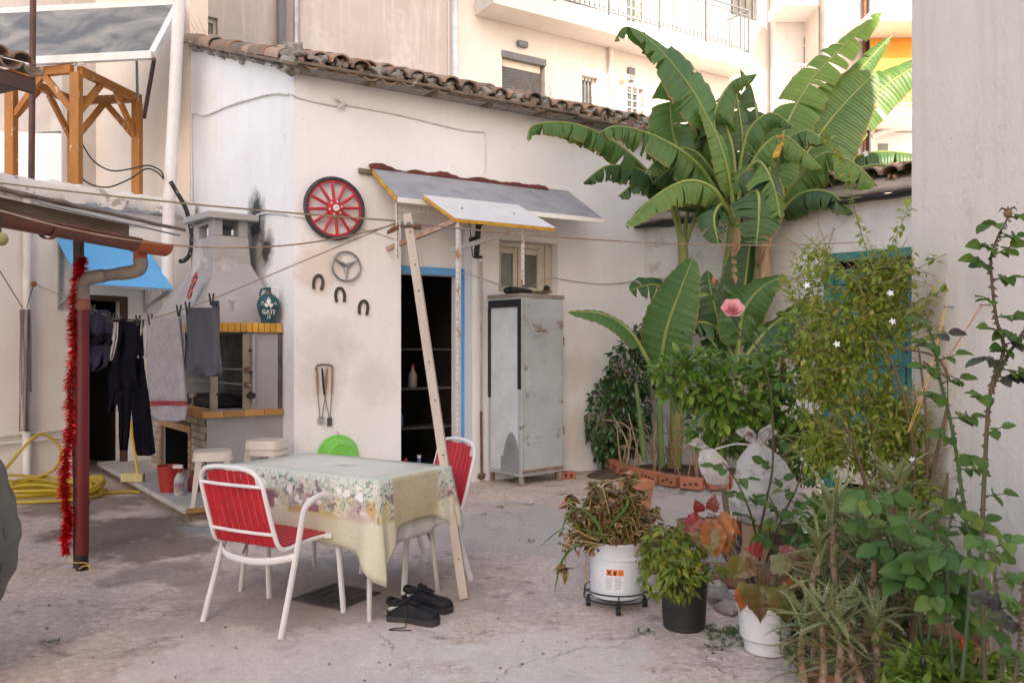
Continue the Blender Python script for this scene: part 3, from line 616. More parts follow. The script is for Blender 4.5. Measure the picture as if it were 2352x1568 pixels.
# ---------------------------------------------------------------- things on the white facade
mRed = mat('red_paint', (.52, .03, .045), (.42, .025, .035), rough=.45, bmp=.1)
p = fB.px(766, 480, -.02); wh = thing('carriage_wheel', 'red spoked carriage wheel with black rim hung on white wall', 'wheel', fB.w(p.x, -.02, p.z), fB.a)
part(MB().tube(arc((0, -.03, 0), .285, 0, 2*PI*(1-1/48), 47), .022, 8, close=True), 'rim', mat('rim_black', (.03, .032, .036), (.06, .06, .065), rough=.6, scale=12), wh)
part(MB().tube(arc((0, -.03, 0), .259, 0, 2*PI*(1-1/48), 47), .012, 6, close=True), 'felloe', mRed, wh)
for i in range(12):
    a = 2*PI*i/12+.1; part(MB().tube([V((.06*math.cos(a), -.035, .06*math.sin(a))), V((.15*math.cos(a), -.035, .15*math.sin(a))), V((.262*math.cos(a), -.03, .262*math.sin(a)))], [.013, .016, .013], 8), 'spoke', mRed, wh)
MY = Matrix.Rotation(R(90), 3, 'X')
part(MB().lathe([(.082, 0), (.086, .012), (.08, .03), (.05, .038), (.0, .04)], 24, (0, -.03, 0), MY), 'hub', mRed, wh)
part(MB().lathe([(.03, 0), (.03, .02), (.012, .022), (.011, .01), (0, .01)], 20, (.0, -.066, 0), MY), 'hub_cap', mWhiteP, wh)
for i in range(6): a = 2*PI*i/6+.25; part(MB().ball((.062*math.cos(a), -.066, .062*math.sin(a)), .011, 8, 6), 'bolt', mWhiteP, wh)
p = fB.px(795, 612, -.03); em = thing('star_emblem', 'round chrome three-pointed star emblem hung under the wheel', 'emblem', fB.w(p.x, -.03, p.z), fB.a)
mChr = mat('dull_chrome', (.36, .36, .37), (.26, .26, .27), rough=.35, metal=.75, bmp=.05)
part(MB().tube(arc((0, 0, 0), .142, 0, 2*PI*(1-1/40), 39), .011, 8, close=True), 'ring', mChr, em)
for i in range(3):
    a = -PI/2+2*PI*i/3; d = V((math.cos(a), 0, math.sin(a))); e = V((-d.z, 0, d.x)); mb = MB()
    tip, l, r_, m_, z0 = d*.14, e*.026+d*.0, -e*.026, V((0, -.028, 0)), V((0, .008, 0))
    mb.add([tip+V((0, -.004, 0)), l+V((0, .0, 0)), m_, r_+V((0, 0, 0)), tip+z0, l+z0, r_+z0, -d*.02], [(0, 1, 2), (0, 2, 3), (4, 6, 5), (0, 4, 5, 1), (0, 3, 6, 4), (1, 5, 6, 3, 2)])
    part(mb, 'star_point', mChr, em, smooth=0)
mShoe = mat('forged_iron', (.045, .04, .04), (.08, .06, .05), rough=.7, bmp=.4)
for k, (x, y, lab) in enumerate(((731, 648, 'black horseshoe on white wall left of the star emblem, highest of three'), (781, 677, 'black horseshoe directly below the star emblem, middle of three'), (835, 706, 'black horseshoe nearest the doorway, lowest of three'))):
    p = fB.px(x, y, -.012); pts = [V((-.036, 0, -.07)), V((-.043, 0, -.03)), V((-.042, 0, .02)), V((-.022, 0, .058)), V((.0, 0, .066)), V((.022, 0, .058)), V((.042, 0, .02)), V((.043, 0, -.03)), V((.036, 0, -.07))]
    pts = smoothpts(pts, 4); mb = MB(); n = len(pts); vs_ = []
    for i, q in enumerate(pts):
        t = (pts[min(i+1, n-1)]-pts[max(i-1, 0)]).normalized(); s_ = V((t.z, 0, -t.x))*.0125
        vs_ += [q-s_+V((0, -.012, 0)), q+s_+V((0, -.012, 0)), q+s_+V((0, .01, 0)), q-s_+V((0, .01, 0))]
    fs = [(i*4+a, i*4+(a+1) % 4, i*4+4+(a+1) % 4, i*4+4+a) for i in range(n-1) for a in range(4)]+[(3, 2, 1, 0), (n*4-4, n*4-3, n*4-2, n*4-1)]
    o = thing('horseshoe', lab, 'horseshoe', fB.w(p.x, -.012, p.z), fB.a, 'horseshoes nailed to the white facade'); o.rotation_euler = (0, rnd(-.12, .12), fB.a)
    part(mb.add(vs_, fs), 'shoe', mShoe, o, bev=.003)
    for s_ in (-1, 1):
        for zz in (-.03, .02): part(MB().ball((s_*.042, -.013, zz), .005, 6, 4), 'nail', mRust, o)
# barbecue tools on a little wooden rack
p = fB.px(745, 838, -.02); ut = thing('utensil_rack', 'wooden hanger with barbecue forks and tongs on white wall', 'utensils', fB.w(p.x, -.02, p.z), fB.a)
mWd = mat('tool_wood', (.42, .23, .11), (.3, .16, .08), rough=.6); mTool = mat('tool_steel', (.2, .19, .18), (.12, .11, .1), rough=.45, metal=.5)
part(MB().tube(smoothpts([(-.085, 0, -.05), (-.07, 0, -.005), (0, 0, .005), (.07, 0, -.005), (.085, 0, -.05)], 4), .008, 6), 'hanger', mTool, ut)
for i, (x, tilt) in enumerate(((-.075, .02), (-.028, .045), (.025, -.03), (.075, -.015))):
    a, b = V((x, -.012*(i % 2), -.03)), V((x+tilt*.5, -.012*(i % 2), -.28)); c_ = V((x+tilt*1.6, -.012*(i % 2), -.50))
    part(MB().tube([a, a.lerp(b, .5), b], [.008, .011, .008], 7), 'handle', mWd if i != 1 else mBlack, ut); part(MB().tube([b, c_], .004, 6), 'shaft', mTool, ut)
    if i in (0, 2):
        mb = MB(); mb.tube([c_+V((-.018, 0, 0)), c_+V((.018, 0, 0))], .004, 5)
        for k in (-1, 0, 1): mb.tube([c_+V((k*.018, 0, 0)), c_+V((k*.018, 0, -.07))], .003, 5)
        part(mb, 'fork_head', mTool, ut)
    else: part(MB().box(c_+V((0, 0, -.045)), (.045, .004, .085)), 'spatula_head', mTool, ut, bev=.003)
# green basin leaning on the wall
p = fB.px(776, 1000, -.02); zc = p.z-.2
ba = thing('green_basin', 'lime green plastic basin hung on white wall behind the table', 'basin', fB.w(p.x, -.015, zc), fB.a)
mLime = mat('lime_plastic', (.17, .58, .10), (.14, .5, .085), rough=.35, bmp=0)
part(MB().lathe([(.205, 0), (.21, .006), (.2, .012), (.185, .012), (.165, .1), (.15, .135), (.13, .14), (.125, .132), (0, .132)], 40, (0, 0, 0), MY, capb=False), 'bowl', mLime, ba)
part(MB().tube([V((0, .01, .24)), V((0, -.02, .21))], .004, 5), 'nail', mat('orange_nail', (.6, .25, .05)), ba)

# ---------------------------------------------------------------- awnings over the door
def solve_out(vx, vy, t, lo=.05, hi=2.5):
    for _ in range(40):
        m_ = (lo+hi)/2
        if fB.px(vx, vy, -m_).x < t: hi = m_
        else: lo = m_
    return m_
mPanG = mat('grey_panel', (.30, .31, .34), (.235, .24, .265), rough=.5, scale=5, stain=(.7, .69, .68), sscale=11, slo=.70, shi=.71, scl=(1, 1, 1), bmp=.1)
mPanW = mat('white_panel_sheet', (.66, .645, .63), (.6, .585, .57), rough=.5, bmp=.05, var=.05)
mFoam = mat('yellow_foam', (.66, .36, .04), (.5, .24, .03), rough=.9, bmp=.6, scale=10)
def awning(name, label, bl_, fl_, br_, mtop, th):
    t0, z0 = bl_[0], bl_[2]; oy0 = -bl_[1]
    aw = thing(name, label, 'awning', fB.loc3(), fB.a); t1 = br_
    y1, z1 = -fl_[0], fl_[1]
    d = V((0, y1-bl_[1], z1-z0)).normalized(); nn_ = V((0, -d.z, d.y)); nn_ = nn_ if nn_.z > 0 else -nn_
    A, B = V((t0, bl_[1], z0)), V((t0, y1, z1)); A2, B2 = V((t1, bl_[1], z0)), V((t1, y1, z1)); k = nn_*th
    def slab(q, nm, m, bev=0): mb = MB(); mb.add([*q, *[x-k*.0 for x in []]], []); return mb
    mb = MB(); e = .005
    mb.add([A, A2, B2, B, A-nn_*e, A2-nn_*e, B2-nn_*e, B-nn_*e], [(0, 3, 2, 1), (4, 5, 6, 7), (0, 1, 5, 4), (1, 2, 6, 5), (2, 3, 7, 6), (3, 0, 4, 7)]); part(mb, 'top_sheet', mtop, aw, smooth=0)
    mb = MB(); i_ = .006; P = [A+V((-i_+.004, 0, 0)), A2, B2, B+V((-i_+.004, 0, 0))]
    a_ = [x-nn_*(e+.001) for x in P]; b_ = [x-nn_*th for x in P]
    mb.add(a_+b_, [(0, 3, 2, 1), (4, 5, 6, 7), (0, 1, 5, 4), (1, 2, 6, 5), (2, 3, 7, 6), (3, 0, 4, 7)]); part(mb, 'foam_core', mFoam, aw, smooth=0)
    return aw, A, B, A2, B2, nn_
pb = fB.px(850, 382); t0, z0 = pb.x, pb.z; d0 = solve_out(912, 452, t0); zf = fB.px(912, 452, -d0).z; t1 = fB.px(1385, 495, -d0).x
aw, A, B, A2, B2, nw = awning('door_awning', 'weathered grey sandwich panel awning fixed above the doorway', (t0, -.004, z0), (d0, zf), t1, mPanG, .045)
part(MB().beam(B+V((0, -.012, -.03)), B2+V((0, -.012, -.03)), .02, .05), 'front_trim', mWhiteP, aw, bev=.004)
mb = MB(); mRB = mat('red_mastic', (.14, .03, .02), (.07, .022, .017), rough=.9, bmp=.9, bscale=30)
def mast(u, v): x = A.x-.02+(A2.x-A.x-.28)*u; hh = max(.012, .045+.055*noise.noise(V((u*9, 0, 0)))+.014*noise.noise(V((u*30, 3, 0)))); return V((x, -.012-.05*(1-v), A.z-.035+hh*v))
mb.grid(mast, 160, 4); part(mb, 'flashing', mRB, aw, solid=.012, smooth=180)
part(MB().beam((A.x-.13, -.03, A.z-.06), (A.x+.05, -.03, A.z-.07), .04, .045), 'batten_end', mOldW, aw, bev=.004)
def slotted(par, a, b, s_=.045, name='slotted_angle', m=None, up=(0, 0, 1), side=V((1, 0, 0)), rust=True):
    a, b = V(a), V(b); d = (b-a).normalized(); s1 = (side-d*side.dot(d)).normalized(); s2 = d.cross(s1); mb = MB(); e = .003
    pr = [V((0, 0)), V((1, 0)), V((1, e/s_)), V((e/s_, e/s_)), V((e/s_, 1)), V((0, 1))]
    P = [q+(s1*c_.x+s2*c_.y)*s_ for q in (a, b) for c_ in pr]
    mb.add(P, [(0, 1, 7, 6), (1, 2, 8, 7), (2, 3, 9, 8), (3, 4, 10, 9), (4, 5, 11, 10), (5, 0, 6, 11), (5, 4, 3, 2, 1, 0), (6, 7, 8, 9, 10, 11)])
    o = part(mb, name, m or mat('slotted_white', (.66, .64, .62), (.58, .55, .52), rough=.6, stain=(.42, .2, .1), sscale=6, slo=.55, shi=.62), par, smooth=0)
    sl_ = MB(); n = int((b-a).length/.05)
    for i in range(n):
        c_ = a+d*(.025+i*.05)
        for w1, w2 in ((s1, s2), (s2, s1)):
            for k in (.55,):
                q = c_+w1*s_*k+d*(.012 if k > .5 else 0); h1, h2 = w1*.0035, d*.007
                for sgn in (-1, 1):
                    f = w2*(sgn*.0015+(.0018 if sgn > 0 else 0)+(0.0 if sgn < 0 else .0)); f = w2*(-.001 if sgn < 0 else .004)
                    sl_.add([q-h1-h2+f, q+h1-h2+f, q+h1+h2+f, q-h1+h2+f], [(0, 1, 2, 3)])
    part(sl_, 'slot_marks', mBlack, o, smooth=0, kind='stuff')  # flat black marks in place of cut slots and the dark behind
    return o
slotted(aw, B+V((.03, .12, -.04)), B+V((.03, .12, -.55)), m=mCable, side=V((1, 0, 0)))
slotted(aw, B+V((.05, .1, -.06)), B+V((.8, .1, -.06)), m=mCable, side=V((0, -1, 0)))
p1 = fB.px(972, 447, -d0-.025); t2 = p1.x; o1 = d0+.025; d2 = solve_out(1047, 501, t2, .3, 3.0); zf2 = fB.px(1047, 501, -d2).z; t3 = fB.px(1276, 522, -d2).x
a2, E, G_, E2, G2, nw2 = awning('small_awning', 'small white panel awning tilted below the grey awning', (t2, -o1, p1.z), (d2, zf2), t3, mPanW, .035)
for k in (.09, .62): q = E.lerp(G_, .55)+V(((t3-t2)*(k+.12), 0, .012)); part(MB().ball(q, .012, 8, 5), 'screw_cap', mSteel, a2)
q = G_+V((.03, .06, -.035)); slotted(a2, q, V((q.x, q.y, .0)), .05, side=V((1, 0, 0)))
slotted(a2, q+V((-.02, 0, .0)), V((q.x-.12, -.01, q.z-.12)), .04, m=mat('rusty_slotted', (.42, .22, .12), (.5, .4, .34), rough=.8), side=V((0, 0, 1)))
lockz = 1.99
s3_ = fB.px(1197, 525, -d2+.12); slotted(a2, V((s3_.x, s3_.y, zf2-.02)), V((s3_.x, s3_.y, lockz+.02)), .035, side=V((1, 0, 0)))
slotted(a2, V((s3_.x+.0, s3_.y, zf2-.03)), V((s3_.x-.1, -.01, zf2-.12)), .04, m=mCable, side=V((0, 0, 1)))

# ---------------------------------------------------------------- metal locker
lk = thing('metal_locker', 'dented grey steel locker with rusty base and louvred door', 'locker', (.094, 8.42, 0), R(42.0))
mLock = mat('locker_grey', (.40, .43, .44), (.33, .355, .36), rough=.5, scale=3, stain=(.23, .13, .08), sscale=4.5, slo=.60, shi=.68, bmp=.15, var=.1)
mLock2 = mat('locker_white', (.58, .60, .63), (.5, .52, .55), rough=.5, scale=4, bmp=.15)
mRustL = mat('locker_rust', (.20, .10, .06), (.33, .28, .25), rough=.85, scale=9)
lw, ld, z0, z1 = .62, .52, .10, lockz
part(MB().bb((0, 0, z0), (lw, ld, z1-.04)), 'cabinet', mLock, lk, bev=.006)
part(MB().bb((-.008, -.008, z1-.04), (lw+.008, ld+.008, z1)), 'top', mat('locker_top', (.3, .27, .24), (.2, .15, .12), rough=.7), lk, bev=.004)
dr_ = part(MB().bb((.03, -.014, z0+.06), (lw-.02, -.001, z1-.07)), 'door', mLock, lk, bev=.004)
for zz in (1.66, 1.61, 1.56, .50, .45, .40): part(MB().box((.22, -.019, zz), (.11, .012, .014)), 'louvre', mLock, dr_, bev=.003)
part(MB().ball((.06, -.03, .98), .018, 8, 6), 'lock', mSteel, dr_); part(MB().box((.06, -.022, .95), (.02, .014, .07)), 'handle', mSteel, dr_, bev=.003)
part(MB().bb((.02, -.0165, z0+.03), (lw-.01, -.0005, z0+.058)), 'rusty_sill', mRustL, lk, bev=.003)
for zz in (1.45, .5): part(MB().tube([V((lw-.008, -.012, zz)), V((lw-.008, -.012, zz+.09))], .008, 6), 'hinge', mRustL, lk)
part(MB().bb((-.006, .05, z0+.05), (-.0005, ld-.05, z1-.16)), 'side_panel', mLock2, lk, bev=.004)
mb = MB(); zt, zb = z1-.06, 1.0
mb.bb((-.004, .0, zt-.08), (-.0003, ld, zt)); mb.bb((-.0075, .0, zb), (-.0003, .05, zt-.081)); mb.bb((-.0075, ld-.05, zb-.1), (-.0003, ld, zt-.081)); part(mb, 'black_border', mBlack, lk, smooth=0)
mb = MB(); mb.grid(lambda u, v: V((-.0075, .03+.28*u, .13+v*(.16+.26*math.sin(PI*min(1, u*1.1+.05))**.7))), 12, 4); part(mb, 'primer_patch', mat('primer_grey', (.27, .26, .26)), lk, smooth=0)
for x, y in ((.03, .03), (lw-.03, .03), (.03, ld-.03), (lw-.03, ld-.03)): part(MB().box((x, y, z0/2), (.04, .04, z0)), 'foot', mRustL, lk, bev=.004)
W = lambda x, y, z: lk.matrix_basis @ V((x, y, z))
bpy.context.view_layer.update()
def onlock(x, y, z): c_, s_ = math.cos(R(42)), math.sin(R(42)); return V((.094+c_*x-s_*y, 8.42+s_*x+c_*y, z))
q = onlock(.12, .25, lockz); gr = thing('angle_grinder', 'black power tool lying on the locker top', 'power tool', q, R(30))
part(MB().tube([V((-.05, 0, .045)), V((.05, 0, .045)), V((.22, 0, .035))], [.042, .036, .025], 10), 'body', mBlack, gr); part(MB().ball((-.08, 0, .04), .04, 10, 6, (1, .9, .9)), 'gear_head', mBlack, gr); part(MB().tube(smoothpts([(.22, 0, .035), (.3, .03, .02), (.36, -.02, .012)], 4), .006, 6), 'cord', mBlack, gr)
q = onlock(.42, .16, lockz); pp = thing('paper_pile', 'crumpled yellowish papers on the locker top', 'papers', q, R(15)); 
for i in range(4):
    mb = MB(); sd_ = i*3.1; mb.grid(lambda u, v: V(((u-.5)*.22+.02*i-.03, (v-.5)*.16, .004+.012*i+.016*abs(noise.noise(V((u*5+sd_, v*5, sd_)))))), 8, 6); part(mb, 'sheet', mat('old_paper', (.55, .48, .3), (.4, .33, .2), obj=.3), pp, solid=.002)
q = onlock(.52, .3, lockz); kn = thing('black_hose_end', 'black rubber hose end curled on the locker top', 'hose', q, 0)
part(MB().tube(smoothpts([(-.12, 0, .02), (-.02, .02, .03), (.06, .0, .05), (.1, -.02, .09)], 5), [.02]*16, 8), 'hose', mBlack, kn); part(MB().ball((.1, -.02, .085), .038, 8, 6), 'cap', mBlack, kn)

# ---------------------------------------------------------------- barbecue against the gable
bq = thing('barbecue', 'grey masonry barbecue with tapered hood, yellow tiled shelf and brick base', 'barbecue', fA.loc3(), fA.a)
mGy = mat('hood_grey', (.36, .345, .355), (.315, .30, .305), rough=.85, scale=2, bmp=.25, var=.06, stain=(.48, .46, .46), sscale=2.0, slo=.6, shi=.72)
mBrk = mat('pale_brick', (.42, .36, .30), (.33, .275, .23), rough=.8, obj=.18, bmp=.3, scale=8); mJnt = mat('dark_joint', (.09, .08, .075), rough=.95)
mYT = mat('yellow_tile', (.58, .31, .05), (.5, .25, .04), rough=.4, obj=.2, bmp=.1); mOT = mat('orange_tile', (.50, .26, .09), (.42, .2, .07), rough=.5, obj=.25)
mSlab = mat('platform_slab', (.50, .48, .46), (.42, .40, .38), rough=.7, scale=3, stain=(.3, .28, .26), slo=.6, shi=.7)
part(MB().bb((-3.05, -1.12, .07), (.44, -.0, .115)), 'platform_top', mSlab, bq, bev=.008); part(MB().bb((-3.0, -1.07, 0), (.40, -.0, .069)), 'platform_base', mat('platform_earth', (.17, .12, .09), (.26, .2, .15), rough=.95, bmp=.8), bq)
part(MB().bb((.442, -1.1, .072), (.447, -.9, .112)), 'platform_edge', mOT, bq, smooth=0)
X0, X1, YF, PT = -2.2, -.27, -.72, .116
al, ar_ = fA.px(373, 1050, YF).x, fA.px(437, 1050, YF).x; atz = .62
for a, b in (((X0, YF, PT), (al, -.002, .78)), ((ar_, YF, PT), (X1, -.002, .78)), ((al, YF, atz), (ar_, -.002, .779)), ((al, -.12, PT), (ar_, -.003, atz-.001))):
    part(MB().bb(a, b), 'base_wall', mGy if a[0] != ar_ else mGy, bq, smooth=0)
part(MB().bb((X0+.002, YF-.004, PT+.002), (al-.001, YF-.0005, .779)), 'joint_bed', mJnt, bq, smooth=0); part(MB().bb((ar_+.001, YF-.004, PT+.002), (X1-.002, YF-.0005, .779)), 'joint_bed', mJnt, bq, smooth=0); part(MB().bb((al-.001, YF-.0038, atz+.002), (ar_+.001, YF-.0005, .778)), 'joint_bed', mJnt, bq, smooth=0)
bh, bwd = .066, .2
for r in range(10):
    z = PT+.003+r*bh; x = X0+.003-(bwd/2 if r % 2 else 0)
    while x < X1-.003:
        a, b = max(x, X0+.003), min(x+bwd-.008, X1-.002); x += bwd
        for a_, b_ in ([(a, b)] if z > atz+.04 else [(a, min(b, al-.075)), (max(a, ar_+.075), b)]):
            if b_-a_ > .03: part(MB().bb((a_, YF-.014, z), (b_, YF-.002, z+bh-.008)), 'brick', mBrk, bq, bev=.003)
mArch = mat('arch_brick', (.42, .25, .13), (.34, .2, .11), rough=.7, obj=.2)
for i in range(7):
    z = PT+.004+i*.072
    for xx, s_ in ((al, -1), (ar_, 1)): part(MB().bb((xx-.066 if s_ < 0 else xx-.012, YF-.02, z), (xx+.012 if s_ < 0 else xx+.066, YF-.002, z+.065)), 'arch_brick', mArch, bq, bev=.003)
n = 7
for i in range(n): a = al-.06+(ar_-al+.12)*i/n; part(MB().bb((a+.003, YF-.021, atz-.012), (a+(ar_-al+.12)/n-.003, YF-.0025, atz+.055)), 'arch_brick', mArch, bq, bev=.003)
mb = MB(); e_ = .002; yb = -.125
for q in ([(al+e_, YF+.03, PT+e_), (al+e_, yb, PT+e_), (al+e_, yb, atz-e_), (al+e_, YF+.03, atz-e_)], [(ar_-e_, YF+.03, PT+e_), (ar_-e_, yb, PT+e_), (ar_-e_, yb, atz-e_), (ar_-e_, YF+.03, atz-e_)], [(al, yb, PT+e_), (ar_, yb, PT+e_), (ar_, yb, atz-e_), (al, yb, atz-e_)], [(al, YF+.03, atz-e_), (ar_, YF+.03, atz-e_), (ar_, yb, atz-e_), (al, yb, atz-e_)]): mb.add(q, [(0, 1, 2, 3)])
part(mb, 'shade_lining', mat('soot_and_shade', (.012, .011, .011), rough=.98, spec=.05, bmp=0), bq, smooth=0)  # black lining stands in for the shade inside the arch, no soot
# counter
part(MB().bb((X0-.03, YF-.04, .781), (X1+.03, -.004, .84)), 'counter', mGy, bq, bev=.004)
for i in range(9):
    a = X0-.03+i*.22; part(MB().bb((a+.002, YF-.055, .785), (a+.216, YF-.0405, .846)), 'counter_tile', mOT, bq, bev=.003)
for i in range(4):
    a = YF-.05+i*.19; part(MB().bb((X1+.0305, a+.002, .785), (X1+.046, a+.186, .846)), 'counter_tile', mOT, bq, bev=.003)
for i in range(9):
    a = X0-.02+i*.218; part(MB().bb((a+.002, YF-.05, .8465), (a+.212, YF+.07, .856)), 'counter_tile', mOT, bq, bev=.002)
# firebox
part(MB().bb((X0, -.05, .842), (X1, -.004, 1.57)), 'fire_back', mat('sooty_render', (.07, .065, .065), (.15, .14, .14), rough=.95, scale=3), bq, smooth=0)
part(MB().bb((X1-.09, -.36, .843), (X1, -.051, 1.57)), 'side_pier', mGy, bq, smooth=0); part(MB().bb((X0, YF, .843), (X0+.12, -.051, 1.57)), 'side_pier', mGy, bq, smooth=0)
part(MB().bb((X0+.3, -.58, .857), (X1-.35, -.1, .93)), 'ash_tray', mBlack, bq, bev=.01)
# shelf with yellow tiles
part(MB().bb((X0-.03, YF-.03, 1.571), (X1+.02, -.003, 1.655)), 'shelf', mGy, bq, bev=.004)
nt_ = 13
for i in range(nt_): a = YF-.045+i*.057; part(MB().bb((X1+.0205, a+.002, 1.572), (X1+.036, a+.054, 1.66)), 'shelf_tile', mYT, bq, bev=.002)
for i in range(34): a = X0-.03+i*.0585; part(MB().bb((a+.002, YF-.045, 1.572), (a+.0555, YF-.0305, 1.66)), 'shelf_tile', mYT, bq, bev=.002)
# hood and chimney
cx0, cx1, cy0, cy1 = -1.45, -.78, -.50, -.16
lev = [(1.656, X0-.02, X1-.155, YF-.02, -.004), (1.74, X0+.01, X1-.165, YF+.0, -.004), (1.80, X0+.08, X1-.19, YF+.03, -.01), (1.98, X0+.36, X1-.29, YF+.10, -.05), (2.14, cx0-.14, cx1+.10, cy0-.04, -.10), (2.26, cx0-.03, cx1+.02, cy0-.01, cy1+.02), (2.53, cx0, cx1, cy0, cy1)]
mb = MB(); P = []
for z, a, b, c_, d_ in lev: P += [(a, c_, z), (b, c_, z), (b, d_, z), (a, d_, z)]
fs = [(i*4+k, i*4+(k+1) % 4, i*4+4+(k+1) % 4, i*4+4+k) for i in range(len(lev)-1) for k in range(4)]; mb.add(P, fs); part(mb, 'hood', mGy, bq, smooth=28)
part(MB().bb((cx0+.02, cy0+.02, 2.4), (cx1-.02, cy1-.02, 2.54)), 'flue', mBlack, bq, smooth=0)
for x, y in ((cx0, cy0), (cx1-.17, cy0), (cx0, cy1-.09), (cx1-.17, cy1-.09)): part(MB().bb((x, y, 2.531), (x+.17, y+.09, 2.70)), 'chimney_post', mGy, bq, bev=.006)
part(MB().bb((cx0+.17, cy0+.002, 2.66), (cx1-.17, cy1-.002, 2.699)), 'chimney_lintel', mGy, bq, smooth=0)
part(MB().box(((cx0+cx1)/2, (cy0+cy1)/2, 2.735), (.86, .50, .065), Matrix.Rotation(.04, 3, 'Y')), 'chimney_cap', mGy, bq, bev=.008)
# spit supports
mSpit = mat('spit_steel', (.33, .29, .23), (.24, .2, .15), rough=.5, metal=.5)
for yy, zt_ in ((-.66, 1.45), (-.36, 1.56)):
    part(MB().bb((X1+.0, yy-.035, .848), (X1+.02, yy+.035, zt_)), 'spit_bracket', mSpit, bq, bev=.003)
    for k in range(3): part(MB().box((X1+.012, yy+.035, 1.0+k*.2), (.03, .03, .025)), 'spit_notch', mBlack, bq, bev=.004)
part(MB().tube([V((X1+.035, -.30, .9)), V((X1+.035, -.30, 1.55))], .016, 8), 'spit_post', mSteel, bq)
for k, zz in enumerate((1.08, 1.22)): part(MB().tube([V((X0+.4, -.42, zz)), V((X1+.12, -.36+.02*k, zz))], .009, 8), 'spit_rod', mSteel, bq)
for zz in (1.22, 1.08): part(MB().tube([V((X1+.03, -.36, zz)), V((X1+.06, -.36, zz))], .03, 10), 'spit_bush', mRust, bq)
part(MB().tube([V((X1-.5, -.35, .98)), V((X1+.1, -.33, .98))], .03, 10), 'spit_motor', mBlack, bq)
q = fA.px(537, 722, -.5); part(MB().lathe([(.018, 0), (.018, .08), (.03, .082), (.03, .1), (0, .1)], 12, (q.x, -.52, 1.76)), 'flue_knob', mGy, bq)
# sole-shaped plaque on the hood
q = fA.px(440, 655, -.73); fp = thing('foot_plaque', 'red and black foot-shaped plaque stuck on the grey hood', 'plaque', fA.w(q.x, -.73, q.z), fA.a)
pl = smoothpts([V((-.035, 0, -.125)), V((.03, 0, -.125)), V((.037, 0, -.07)), V((.03, 0, -.01)), V((.055, 0, .05)), V((.055, 0, .11)), V((.03, 0, .135)), V((-.01, 0, .12)), V((-.035, 0, .06)), V((-.03, 0, -.02)), V((-.045, 0, -.07))], 4, True)
fp.rotation_euler = (-.2, .25, fA.a)
part(MB().prism([(p_.x*1.25, p_.z) for p_ in pl], .014), 'plaque', mat('plaque_print', (.55, .10, .05), (.02, .015, .015), rough=.4, scale=28, lo=.5, hi=.53, coord='obj'), fp, bev=.003)
# glass ornament on the counter
q = fA.px(443, 937, -.60); go_ = thing('glass_ornament', 'small faceted glass knob on a metal foot on the barbecue counter', 'ornament', fA.w(q.x, -.60, .857), 0)
part(MB().lathe([(.032, 0), (.03, .008), (.012, .02), (.009, .05), (.014, .06)], 12), 'foot', mat('brass', (.5, .4, .2), metal=.8, rough=.3), go_)
part(MB().ball((0, 0, .09), .036, 7, 5, (1.2, 1.2, .8)), 'knob', mat('cut_glass', (.7, .7, .72), rough=.08, spec=1.0, metal=.6, bmp=0), go_, smooth=0)

# jug with painted clover and lettering
jx = fA.px(611, 733, -.12).x; jg = thing('painted_jug', 'dark green clay jug with white clover and lettering on the tiled shelf', 'jug', fA.w(-.305, -.13, 1.656), 0)
prof = [(.062, 0), (.068, .01), (.066, .03), (.085, .08), (.105, .15), (.108, .19), (.095, .235), (.065, .27), (.035, .29), (.026, .31), (.024, .335), (.032, .345), (.027, .348), (.02, .33), (0, .32)]
mJug = mat('jug_green', (.01, .075, .085), (.008, .055, .062), rough=.35, bmp=.05)
part(MB().lathe(prof, 36), 'body', mJug, jg)
part(MB().tube(smoothpts([(.026, 0, .335), (.07, 0, .345), (.092, 0, .30), (.085, 0, .25)], 5), .009, 8), 'handle', mWhiteP, jg)
part(MB().tube(smoothpts([(-.026, 0, .335), (-.065, 0, .33), (-.08, 0, .29), (-.075, 0, .255)], 5), .009, 8), 'handle', mJug, jg)
part(MB().lathe([(.029, .278), (.032, .30), (.0, .302)], 16, (-.0, -.012, 0)), 'neck_band', mat('clay_red', (.4, .13, .06)), jg)
fdir = math.atan2(-7.5, 2.6)                      # painted side looks at the courtyard
def jr(z):
    for (r0, z0_), (r1, z1_) in zip(prof, prof[1:]):
        if z0_ <= z <= z1_: return r0+(r1-r0)*(z-z0_)/max(1e-6, z1_-z0_)
    return .1
def wrap(mb_or_pts, zc): return [V(((jr(zc+p_.y)+.0012)*math.cos(fdir+p_.x/.105), (jr(zc+p_.y)+.0012)*math.sin(fdir+p_.x/.105), zc+p_.y)) for p_ in mb_or_pts]
def text_mesh(s_, size, bold=0):
    cu = bpy.data.curves.new('t', 'FONT'); cu.body = s_; cu.size = size; cu.align_x = 'CENTER'; cu.align_y = 'CENTER'; cu.offset = bold; cu.resolution_u = 3
    o = bpy.data.objects.new('t', cu); C.objects.link(o); dg = bpy.context.evaluated_depsgraph_get(); me = bpy.data.meshes.new_from_object(o.evaluated_get(dg)); C.objects.unlink(o); bpy.data.objects.remove(o)
    vs_ = [v.co.copy() for v in me.vertices]; fs = [tuple(p_.vertices) for p_ in me.polygons]; return vs_, fs
for s_, zc, size, xo in (('GATE', .108, .058, 0), ('13', .062, .046, .0), ('\u03a0', .19, .036, -.062), ('A', .243, .03, 0), ('O', .19, .034, .064)):
    vs_, fs = text_mesh(s_, size, .0012); part(MB().add(wrap([V((p_.x+xo, p_.y, 0)) for p_ in vs_], zc), fs), 'painted_letters', mWhiteP, jg, smooth=0)
mb = MB()
